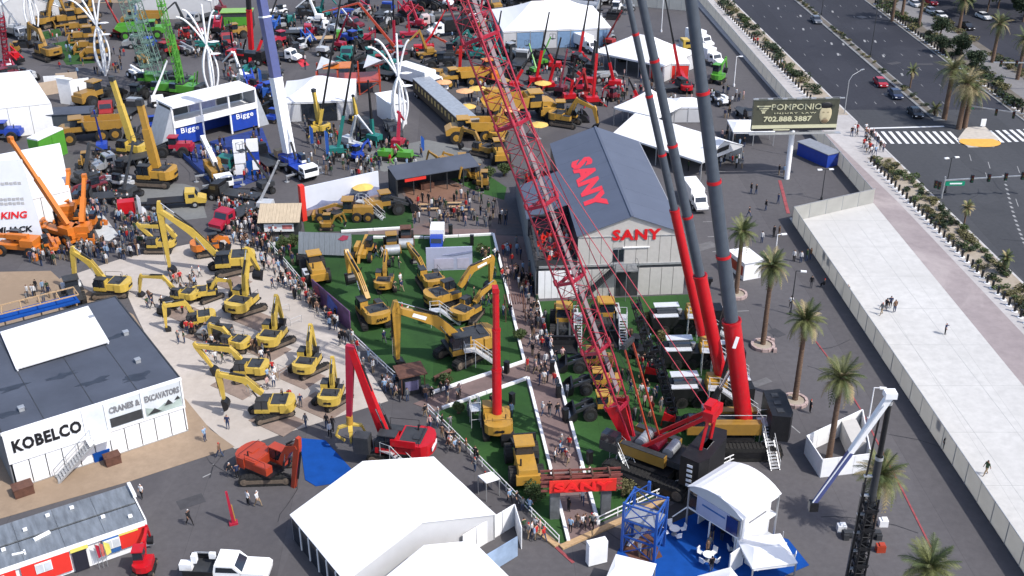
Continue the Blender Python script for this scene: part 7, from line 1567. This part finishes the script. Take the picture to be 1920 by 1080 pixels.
lat_thing('bright green lattice crane with a long leaning boom behind the blue stand',352,182,R(165),(288,-50),GRN,w_=1.0,segs=22); lat_thing('second green lattice crane left of the long leaning green boom',318,178,R(170),(232,-60),GLAT,w_=1.6,segs=20,bm=GRN); lat_thing('pale green lattice crane between the two white masts',292,160,R(175),(215,-60),GLAT,w_=1.8,segs=20,bm=GRN,ch=.07)
yellow_crane('bright green telescopic crane behind the blue stand',338,168,R(178),(322,60),GRN,1.1)
pm(lambda:dump_truck(GRN),'adg',268,72,R(10),'green dump truck near the top left masts',sc=1.2); pm(lambda:dump_truck(DYEL),'addt',268,48,R(190),'ochre dump truck above the green dump truck',sc=1.1); r=box_booth('green_booth','bright green block-shaped stand at the top left centre','stand',P(448,52),R(5),7,4,4,paint('lime green panel',(.20,.36,.05)),DGREY,frontm=GRN)
for k,(x,y,h) in enumerate(((152,62,20),(160,80,15),(172,98,10),(186,110,5),(128,48,30),(180,70,90))): pm(lambda:dozer(DYEL),'dz',x,y,R(180+h),['farthest','second','third','nearest','leftmost','rightmost'][k]+' ochre bulldozer beside the small top left lawn','ochre bulldozers by the top left lawn',1.3)
excavator('b',92,110,R(140),DYEL,[(.5,1.9),(1.6,4.4),(4.5,4.9),(5.5,2.2)],label='ochre excavator at the left of the small top left lawn',sc=1.3); excavator('b',90,50,R(60),DYEL,[(.5,1.9),(1.6,4.4),(3.5,6.4),(4.5,2.2)],label='ochre excavator before the tan hall',sc=1.2); excavator('b',165,32,R(30),DYEL,[(.5,1.9),(1.6,4.4),(3.5,6.0),(4.5,2.2)],label='ochre excavator before the right part of the tan hall',sc=1.3); excavator('b',135,32,R(60),DYEL,[(.5,1.9),(1.2,4.4),(2.5,6.4),(3.5,2.2)],label='ochre excavator in the middle before the tan hall',sc=1.2)
yellow_crane('yellow small crawler crane with upright boom before the dark sided tent',598,248,R(140),(588,170),YEL,.85); yellow_crane('yellow small crane right of the dark sided tent',668,232,R(140),(662,180),YEL,.6)
# black boomed cranes over the middle
def slim(label,px,py,tip,basec,boomc=BLK,hd=R(170),key=None,low=.3):
    g=P(px,py); t=VP(*tip,g,hd); r=E('crawler_crane',label,'crane',g,hd); OBST.append((g.x,g.y,2))
    track(r,3.2,.6,.4,.8,BLK); track(r,3.2,.6,.4,-.8,BLK); MB().box(-.3,0,1.2,2.6,1.6,.9,tx=.9).build('house',basec,r); e=V((t[0],0,t[1])); f=V((0,0,1.4)); k=lerp(f,e,low)
    MB().bar(f,k,.5,.55).build('boom',basec,r); MB().bar(k,e,.34,.38,0,.22,.24).build('boom_extension',boomc,r)
    for s in (-1,1): MB().bar((1.0,s*.5,.9),(2.2,s*2.0,.1),.15,.15).build('outrigger_leg',basec,r); MB().bar((-1.0,s*.5,.9),(-2.2,s*2.0,.1),.15,.15).build('outrigger_leg',basec,r)
slim('teal crane with tall black boom right of the dark sided tent',635,292,(668,70),TEAL,hd=R(10)); slim('teal compact crane left of the white mast',700,268,(690,150),TEAL,hd=R(150)); slim('black boomed crane passing above the orange stage',600,252,(648,-60),YEL,hd=R(10),low=.12)
slim('dark boomed crane right of the slate boom',480,120,(540,-60),RED,hd=R(20),low=.2); slim('green small crane near the white mast base',720,298,(712,262),GRN); slim('lime green spider crane right of the green small crane',757,300,(742,270),GRN,boomc=GRN)
slim('dark boomed crane above the top centre tent left',862,150,(870,-40),RED); slim('dark boomed crane behind the orange knuckle boom',740,90,(735,-60),DRED); 
RB=[(1006,158,1030,22),(1030,168,1052,70),(1086,112,1104,0),(1070,190,1078,110),(1112,196,1128,-20),(1150,165,1132,68),(1098,160,1060,118),(1038,130,1018,80),(1195,196,1180,150),(1275,160,1246,-10),(965,168,1000,95),(928,100,940,20)]
for k,(x,y,a,b) in enumerate(RB): slim(['first','second','third','fourth','fifth','sixth','seventh','eighth','ninth','tenth','eleventh','twelfth'][k]+' red spider crane with black boom of the group before the top right tents',x,y,(a,b),RED,hd=R([170,10][a>x]),low=.42)
for k,(x,y,h) in enumerate(((1020,125,40),(1000,140,120))): pm(lambda:boom_lift(GRN,5),'blg',x,y,R(h),['lime green boom lift among the red spider cranes','small lime green lift left of the first'][k],None,.9)
pm(lambda:truck(BLK,'flat',BLK,7),'tblk',1062,120,R(-25),'dark flatbed truck before the top centre tent'); pm(lambda:truck(BLK,'flat',DGREY,6,ax=2),'tblk2',1400,225,R(-80),'dark small truck left of the billboard'); pm(lambda:truck(BLK,'flat',DGREY,6,ax=2),'tblk2',1262,172,R(20),'dark small truck beside the red and grey tent')
yellow_crane('red crane body with red upright boom right of the tent tops',1285,172,R(90),(1270,118),RED,.8); pm(lambda:mini_exc(GRN),'meg',1345,155,R(60),'lime green small machine near the right lamp pole',None,1.6)
pm(lambda:telehandler(WHT),'thw',1350,195,R(110),'white telehandler right of the right grey boom',None,1); r=box_booth('blue_container','open blue sided container by the lot fence corner','container',P(1532,300),R(-60),7,2.6,2.3,mat('pale roof sheet',(.2,.21,.23),.6),BLUE)
r=box_booth('white_red_box','white and red box booth under the farthest palm','booth',P(1395,512),R(-70),4,2.6,2.6,WHT,WHT,frontm=RORG)
# long grey trailer and neighbours
a=P(776,178);b=P(866,262); hd_=math.atan2(b.y-a.y,b.x-a.x); L_=(b-a).length; r=E('long_trailer','long grey-roofed exhibition trailer with gold lettering beside the white mast','trailer',a,hd_); OBST+=[(a.x+3,a.y-5,4),(b.x,b.y+6,4)]
MB().box(L_/2,1.6,2.0,L_,3.4,2.6).build('body',mat('brown black trailer side',(.05,.04,.03),.5,var=.3),r)
for k in range(12): MB().box((k+.5)*L_/12,1.6,3.36,L_/12-.05,3.6,.12).build('roof_panel',STL,r)
for x in (1.2,2.4,L_-2,L_-3.2): wheel(r,x,0,.5,.3); 
mb=MB(); [mb.box(2+k*1.9,-.14,2.3,.8,.05,1.0).box(2+k*1.9,-.15,2.3,.3,.06,.4) for k in range(int(L_/1.9)-1)]; mb.build('gold_lettering',mat('gold lettering',(.45,.33,.12),.5),r); MB().box(L_+.04,1.6,2.0,.08,2.4,1.5).build('end_panel',mat('pale end print',(.35,.32,.25),.6,var=.4,scale=2),r)
g=P(735,225); r=box_booth('white_container','white box trailer left of the white mast','trailer',g,R(-62),7,3,4.2,WHT,TENT); 
pm(lambda:truck(WHT,'box',WHT,9),'tbig',790,165,R(-45),'white motor coach parked behind the long grey trailer',None,1.2)
pm(lambda:dump_truck(SYEL),'adt',893,262,R(188),'warm yellow dump truck at the end of the long trailer',None,1.25); pm(lambda:dump_truck(SYEL),'adt',868,160,R(200),'warm yellow dump truck above the parasols',None,1.1)
pm(lambda:dump_truck(SYEL),'adt',975,222,R(12),'long warm yellow dump truck right of the parasols',None,1.5); pm(lambda:wheel_loader(SYEL),'wls',1050,225,R(0),'warm yellow loader near the pavilion ridge',None,1.2); pm(lambda:wheel_loader(ORG),'wlo',915,150,R(120),'orange yellow machine under the red lattice boom',None,1.4); pm(lambda:wheel_loader(SYEL),'wls',935,300,R(100),'yellow wheel loader beside the pavilion left wall',None,1.2); pm(lambda:wheel_loader(SYEL),'wls',945,188,R(30),'yellow loader just under the lattice boom above the parasols',None,1.3)
excavator('b',1060,235,R(-25),SYEL,[(.5,1.9),(2.0,4.6),(5.0,3.6),(5.6,1.2)],label='warm yellow excavator reaching right behind the pavilion ridge',sc=1.1); excavator('b',935,262,R(80),SYEL,[(.5,1.9),(1.4,4.4),(3.6,5.6),(4.4,2.2)],label='warm yellow excavator left of the lattice boom behind the pavilion',sc=.95); excavator('b',905,290,R(150),DYEL,[(.5,1.9),(1.8,4.2),(4.6,4.6),(5.4,1.6)],label='ochre excavator near the fence behind the dark stage',sc=.85)
UY=mat('yellow parasol',(.62,.40,.10),.7); UO=mat('peach parasol',(.62,.33,.16),.7)
for k,(x,y) in enumerate(((832,178),(835,212),(876,225),(915,222),(928,248),(896,190),(958,230),(1010,260),(1018,180),(872,195))): umbrella(P(x,y),UY if k%3 else UO,('peach' if k%3==0 else 'yellow')+' round parasol '+['farthest in the seating area','near the trailer end','in the middle of the group','right of the middle','above the yellow dump truck','right of the farthest','left of the lattice boom','below the yellow loader behind the pavilion','behind the spider cranes','close to the trailer roof'][k],'round parasols in the seating area',1.7)
# orange stage
g=P(655,170); r=E('scaffold_stage','orange steel framed stage with grey peaked cloths at the upper centre','stage',g,R(8)); OBST.append((g.x,g.y,6))
for x in (-6,-2,2,6):
    for y in (-3,3): MB().box(x,y,2.5,.3,.3,5).build('column',RORG,r)
MB().box(0,0,2.6,12.5,6.4,.25).build('deck',RORG,r); MB().box(-2,0,5.2,5.5,4,.2).build('orange_roof',ORG,r)
for x0 in (-6,3): MB().prism([(x0,-2,5),(x0+4,-2,6.5),(x0+4.6,2,4.8)],(0,.1,.05)).prism([(x0,-2,5),(x0+4.6,2,4.8),(x0+1,2.5,6.3)],(0,.1,.05)).build('grey_cloth',MT['pale grey fabric'],r)
MB().box(-4,-3.1,1.3,3.4,.2,2.4).build('white_front',WHT,r)
for k in range(3): MB().bar((-6+4*k,-3,0),(-2+4*k,-3,2.5),.12,.12).build('brace',RORG,r)
# orange knuckle boom, red artic booms
def artic(label,px,py,j1,j2,m,hd):
    g=P(px,py); a=VP(*j1,g,hd); b=VP(*j2,g,hd); r=E('knuckle_boom_crane',label,'crane',g,hd); OBST.append((g.x,g.y,2.5))
    for x in (1.6,-1.6):
        for y in (.9,-.9): wheel(r,x,y,.5,.35,m)
    MB().box(0,0,1.0,4.4,1.5,.7).build('base',m,r); MB().bar((0,0,1.4),(a[0],0,a[1]),.5,.55,0,.4,.4).build('boom',m,r); MB().bar((a[0],.4,a[1]),(b[0],.4,b[1]),.38,.4,0,.2,.2).build('arm',m,r)
artic('orange knuckle boom crane with a long arm folding down at the top centre',745,105,(672,5),(605,22),RORG,R(178)); artic('red knuckle boom near the pale pink truck',795,95,(812,62),(835,20),RED,R(10)); artic('red knuckle boom left of the white bonneted truck',768,70,(765,30),(785,8),DRED,R(10)); artic('small orange knuckle boom above the dark drill',855,105,(830,75),(815,66),RORG,R(170))
for k,(x,y,l) in enumerate(((842,112,'dark drill machine above the yellow parasols'),(715,60,'dark machine with red frame beneath the knuckle boom'),(560,110,'dark machine beside the red ramp'))): pm(lambda:mini_exc(DGREY),'med',x,y,R(60*k),l,None,1.5)
o=sheet('red_ramp',[(540,95),(552,92),(580,122),(566,126)],.06,mat('red carpet',(.5,.03,.05),.8))
# filler machines in the dense top band
TB=[('small wheel loader',lambda m:wheel_loader(m),'wheel_loader'),('telehandler',lambda m:telehandler(m),'telehandler'),('boom lift',lambda m:boom_lift(m,6),'boom_lift'),('compact excavator',lambda m:mini_exc(m),'compact_excavator'),('folding boom crane',lambda m:artic_boom(m,4,4),'folding_crane'),('truck',lambda m:truck(m,'flat',DGREY,7),'truck')]
TC=[('dark red',mat('dull red paint',(.26,.02,.02),.5,dirt=.4)),('grey',DGREY),('teal',TEAL),('white',WHT),('blue',BLUE),('steel grey',STL),('crimson',DRED),('black',BLK),('dark',BLK),('ochre',DYEL),('pale',ALU),('maroon',mat('maroon paint',(.14,.02,.03),.45))]
ZN=[(345,20,455,110,16,'between the white tent and the slate boom'),(500,10,700,130,26,'left of the orange knuckle boom'),(700,0,920,60,18,'behind the white bonneted truck'),(640,100,840,150,10,'around the white mast by the orange stage'),(0,150,60,330,5,'at the left edge'),(200,190,330,300,7,'near the yellow booms'),(860,90,1000,160,10,'under the red lattice boom'),(1120,10,1180,90,6,'right of the top centre tent'),(210,60,340,160,8,'among the green cranes'),(420,290,540,420,6,'before the info tower'),(150,290,250,400,9,'left of the ochre crawler crane'),(640,240,780,310,5,'near the teal cranes'),(0,60,60,150,5,'before the grey-roofed hall'),(1000,100,1180,200,8,'among the red spider cranes'),(920,0,1180,18,8,'behind the top centre tent'),(440,130,520,230,8,'beside the slate boom foot')]
cnt={}
for (x0,y0,x1,y1,n,wh) in ZN:
    k=0;tries=0
    while k<n and tries<60:
        tries+=1; x,y=rnd.uniform(x0,x1),rnd.uniform(y0,y1); g=P(x,y)
        if any((g.x-o[0])**2+(g.y-o[1])**2<(o[2]*.8+2)**2 for o in OBST): continue
        tn,fn,nm=rnd.choice(TB); cn,m=rnd.choice(TC); l=f'{cn} {tn} {wh}'; cnt[l]=cnt.get(l,0)+1
        if cnt[l]>1: continue
        pm(lambda:fn(m),('fill',tn,cn),x,y,rnd.uniform(0,2*PI),l,'mixed machines '+wh,1.1); k+=1
for k,(x,y,m) in enumerate(((515,60,LBLU),(545,50,TEAL),(470,165,BLUE),(500,190,LBLU),(380,75,DRED),(410,60,DRED),(580,85,LBLU),(690,85,DRED),(30,120,RED),(760,30,DRED),(888,60,DRED),(905,100,DRED))):
    g=P(x,y); hd_=rnd.uniform(0,6); r=E('machine_frame',['blue','teal','deep blue','mid blue','crimson','dark red','sky blue','wine red','signal red','maroon','brick red','claret'][k]+' open steel frame rig standing in the crowded far area','rig',g,hd_,'steel frame rigs in the far area'); MB().box(0,0,1,4,1.8,.8).build('base',BLK,r)
    for s in (-1,1): MB().bar((-1.8,s*.8,1.2),(1.8,s*.8,3.4),.25,.25).bar((1.6,s*.8,.8),(1.8,s*.8,3.4),.2,.2).build('side_frame',m,r)
    MB().box(0,0,2.0,1.6,1.2,1.2).build('engine_cover',m,r)
lat_thing('tall crimson lattice boom at the far left edge',18,142,R(120),(2,28),DRED,w_=.9,segs=14)
for k,(x,y) in enumerate(((105,166),(128,160),(150,172),(90,178))):
    g=P(x,y); o=MB().box(0,0,1.3,4,.15,2.6).box(0,.4,.1,4,.9,.2).build('panel_stand',MT['tan wall'] if k%2 else WHT); o.location=g; o.rotation_euler=(0,0,R(10+8*k)); tg(o,['first','second','third','leftmost'][k]+' low display panel behind the white stand at the left','panel','low display panels behind the left white stand')
# ================= visitors =================
def zone(n,poly,where,z=.07,pad=.6,**k):
    pts=[P(*q) for q in poly]; xs=[p.x for p in pts]; ys=[p.y for p in pts]; c=0; t=0
    while c<n and t<n*30:
        t+=1; x=rnd.uniform(min(xs),max(xs)); y=rnd.uniform(min(ys),max(ys)); ins=False; j=len(pts)-1
        for i in range(len(pts)):
            if ((pts[i].y>y)!=(pts[j].y>y)) and x<(pts[j].x-pts[i].x)*(y-pts[i].y)/(pts[j].y-pts[i].y)+pts[i].x: ins=not ins
            j=i
        if not ins or any((x-o[0])**2+(y-o[1])**2<(o[2]*.75+pad)**2 for o in OBST): continue
        person(x,y,z,where,**k); c+=1
        if rnd.random()<.45 and c<n: person(x+rnd.uniform(.6,.9)*rnd.choice([-1,1]),y+rnd.uniform(-.5,.5),z,where,**k); c+=1
SOLO=[(1660,585,'black','grey trousers','stand','first of the small group on the white plaza'),(1668,580,'navy','black trousers','phone','second of the small group on the white plaza'),(1652,592,'grey','khaki trousers','walk','crouching left of the group on the white plaza'),(1676,588,'plaid brown','blue jeans','stand','right of the group on the white plaza'),(1771,629,'navy','black trousers','phone','alone in the middle of the white plaza'),(1847,893,'dark green','khaki trousers','walk','alone on the lower white plaza'),(1770,846,'black','black trousers','stand','leaning at the lower plaza fence'),(1587,558,'black','blue jeans','stand','beside the plaza fence upper part'),(356,985,'black','black trousers','walk','alone on the tarmac left of the red pylon'),(432,895,'black','grey trousers','walk2','left of the red orange excavator'),(446,898,'navy','black trousers','stand','right behind the walker beside the red orange excavator'),(385,828,'light blue','blue jeans','stand','alone in teal on the tan ground by KOBELCO'),(413,858,'plaid brown','blue jeans','walk','on the tan ground corner'),(267,935,'white','black trousers','bag','by the grey booth roof end'),(428,805,'navy','blue jeans','stand','at the near edge of the pad'),(466,948,'white','black trousers','stand','left of two beside the red pylon'),(484,950,'white','khaki trousers','walk','right of two beside the red pylon'),(910,912,'black','khaki trousers','walk','beside the long lawn railing'),(891,862,'black','black trousers','stand','at the upper lawn railing'),(1518,775,'black','black trousers','stand','beside the third palm planter'),(1404,408,'black','blue jeans','walk','right of the rightmost grey boom'),(1482,578,'white','black trousers','bag','beside the dark lamp pole'),(1545,540,'black','black trousers','sit','against the plaza fence'),(1333,1073,'black','grey trousers','stand','beside the centre carpet table'),(1030,780,'black','grey trousers','walk','on the brown path midway left'),(1045,782,'black','blue jeans','walk2','on the brown path midway right'),(1050,855,'light blue','blue jeans','walk','in pale blue on the brown path before the gate'),(1040,868,'white','black trousers','stand','left of the pale blue visitor before the gate'),(1065,872,'pale pink','khaki trousers','walk','right of the pale blue visitor before the gate'),(1066,960,'black','black trousers','stand','under the gate arch'),(1092,945,'white','blue jeans','walk','right under the gate arch'),(1020,720,'white','khaki trousers','stand','at the left path beam'),(1240,770,'grey','blue jeans','walk','in grey on the right lawn centre'),(1200,720,'dark green','black trousers','stand','on the right lawn near the black jib'),(1212,735,'black','black trousers','walk','right lawn walker behind the black jib'),(1218,795,'plaid brown','black trousers','stand','left of the red gantry on the right lawn')]
for x,y,t,b,po,w_ in SOLO: g=P(x,y); person(g.x,g.y,.14 if (x>1580 and y<900 and x<1860) or x>1840 else .07,w_,top=t,bot=b,pose=po,group='single visitors')
zone(13,[(1595,250),(1625,245),(1660,290),(1640,295)],'in the queue at the crossing',z=.14,pad=0)
zone(10,[(1600,262),(1625,268),(1650,300),(1630,300)],'gathered at the crosswalk corner',z=.14,pad=0); zone(5,[(1400,85),(1420,85),(1500,150),(1480,155)],'on the upper near pavement',z=.14); 
zone(26,[(985,560),(1008,570),(1065,750),(1000,720)],'on the upper brown path'); zone(8,[(1000,720),(1050,750),(1100,940),(1060,960)],'on the lower brown path',pad=.2); zone(6,[(1060,980),(1110,970),(1115,1000),(1075,1015)],'just inside the path gate',pad=.1)
zone(10,[(790,752),(975,690),(985,705),(820,765)],'on the brown cross path'); zone(22,[(780,760),(830,790),(1010,990),(960,960),(870,870),(800,800)],'walking along the long lawn railing',pad=.1); zone(9,[(985,975),(1030,1000),(1010,1030),(975,1000)],'in the cluster at the lawn tip',pad=0)
zone(34,[(520,500),(600,560),(740,740),(790,760),(720,740),(620,620),(500,510)],'in the aisle beside the central lawn',pad=.1); zone(26,[(270,560),(420,620),(480,660),(400,700),(300,600)],'among the left pad excavators',pad=-.2); zone(18,[(440,450),(520,500),(600,600),(560,620),(480,560)],'on the right part of the pad',pad=-.2); zone(12,[(330,510),(400,520),(380,570),(310,540)],'around the long boom bucket',pad=-.3)
zone(14,[(470,640),(560,720),(580,790),(520,760)],'between the near pad excavators',pad=-.2); zone(24,[(700,480),(900,470),(960,640),(720,650),(680,540)],'on the central lawn',pad=-.2); zone(12,[(900,470),(930,470),(960,560),(920,560)],'at the right edge of the central lawn',pad=-.2); zone(12,[(1150,640),(1230,640),(1260,820),(1180,800)],'on the right lawn',pad=-.2)
zone(5,[(860,770),(980,740),(1000,900),(930,880)],'on the small triangular lawn',pad=-.2); zone(6,[(1240,1000),(1300,985),(1400,1060),(1200,1070)],'on the blue carpet',pad=0); zone(8,[(1380,300),(1460,300),(1470,500),(1400,500)],'on the open tarmac right of the grey booms'); zone(6,[(1390,440),(1460,430),(1560,540),(1480,560)],'near the plaza fence corner')
zone(4,[(540,800),(640,790),(640,830),(560,810)],'beside the blue carpet patch'); zone(9,[(30,545),(120,545),(110,570),(30,590)],'behind the KOBELCO canopy',pad=-.5); zone(16,[(940,455),(975,455),(1000,560),(975,560)],'in the shaded aisle beside the pavilion',z=.04,pad=-9)
zone(26,[(770,380),(930,370),(960,430),(780,430)],'on the dark patio',pad=-.3)
# terrace visitors
redc=0
def terrace(n,ya,yb,where):
    for k in range(n):
        p=V((rnd.uniform(.6,4.7),rnd.uniform(ya,yb),0)); q=Matrix.Rotation(SH,3,'Z')@p+SO; person(q.x,q.y,BZ+.24,where,top=rnd.choice(['red','red','black','white','grey']),pose=rnd.choice(['stand','sit','phone','walk']))
terrace(18,.8,9.0,'on the near pavilion terrace'); PMAX+=0
def tchair():
    r=E('terrace_chair','x','chair'); MB().box(0,0,.45,.45,.45,.06).build('seat',REDP,r); MB().box(-.2,0,.75,.06,.45,.55).build('backrest',REDP,r); [MB().cyl((x,y,0),(x,y,.44),.02,n=4).build('leg',STL,r) for x in (-.17,.17) for y in (-.17,.17)]; return r
for k in range(34):
    ya,yb,w_=((.8,9,'near'),(22.2,31.5,'far'))[k%2]; p=V((rnd.uniform(.6,4.7),rnd.uniform(ya,yb),0)); q=Matrix.Rotation(SH,3,'Z')@p+SO; spawn('tch',tchair,(q.x,q.y,BZ+.24),rnd.uniform(0,6),f'red chair on the {w_} pavilion terrace',f'red chairs on the {w_} pavilion terrace')
PMAX_=PMAX
terrace(14,22.2,31.5,'on the far pavilion terrace')
for (n,pl,w_) in ((60,[(400,380),(470,370),(500,440),(420,440)],'x'),(70,[(340,60),(450,60),(460,120),(340,110)],'x'),(80,[(500,20),(900,20),(900,150),(700,150),(520,130)],'x'),(50,[(150,300),(240,300),(250,430),(180,440)],'x'),(50,[(340,290),(490,250),(500,340),(420,350)],'x'),(40,[(240,420),(300,410),(280,480),(210,480)],'x'),(40,[(0,480),(200,460),(240,490),(80,500)],'x'),(50,[(820,150),(1000,180),(960,240),(840,220)],'x'),(70,[(960,100),(1400,180),(1380,240),(1100,200)],'x'),(40,[(560,230),(820,290),(800,320),(600,310)],'x'),(40,[(400,120),(520,160),(520,240),(440,170)],'x'),(24,[(1280,300),(1400,230),(1400,320),(1300,340)],'x'),(30,[(80,60),(220,60),(240,140),(120,160)],'x'),(20,[(530,300),(720,300),(700,340),(560,330)],'x'),(20,[(430,440),(520,460),(500,480),(440,460)],'x')):
    zone(int(n*1.7),pl,w_,z=.03,pad=-.2)
for (n,pl) in ((40,[(520,500),(600,560),(740,740),(790,760),(720,740),(620,620),(500,510)]),(24,[(985,560),(1008,570),(1065,750),(1000,720)]),(30,[(940,450),(978,450),(1003,560),(975,560)]),(40,[(770,380),(930,370),(960,430),(780,430)]),(30,[(480,430),(520,440),(560,500),(500,500)]),(24,[(1170,620),(1230,640),(1260,820),(1180,800)])): zone(n,pl,'x',z=.06,pad=-.3)
flush_crowd()
for o in list(CACHE.values()): drop_tree(o)
for m in list(bpy.data.meshes):
    if m.users==0: bpy.data.meshes.remove(m)
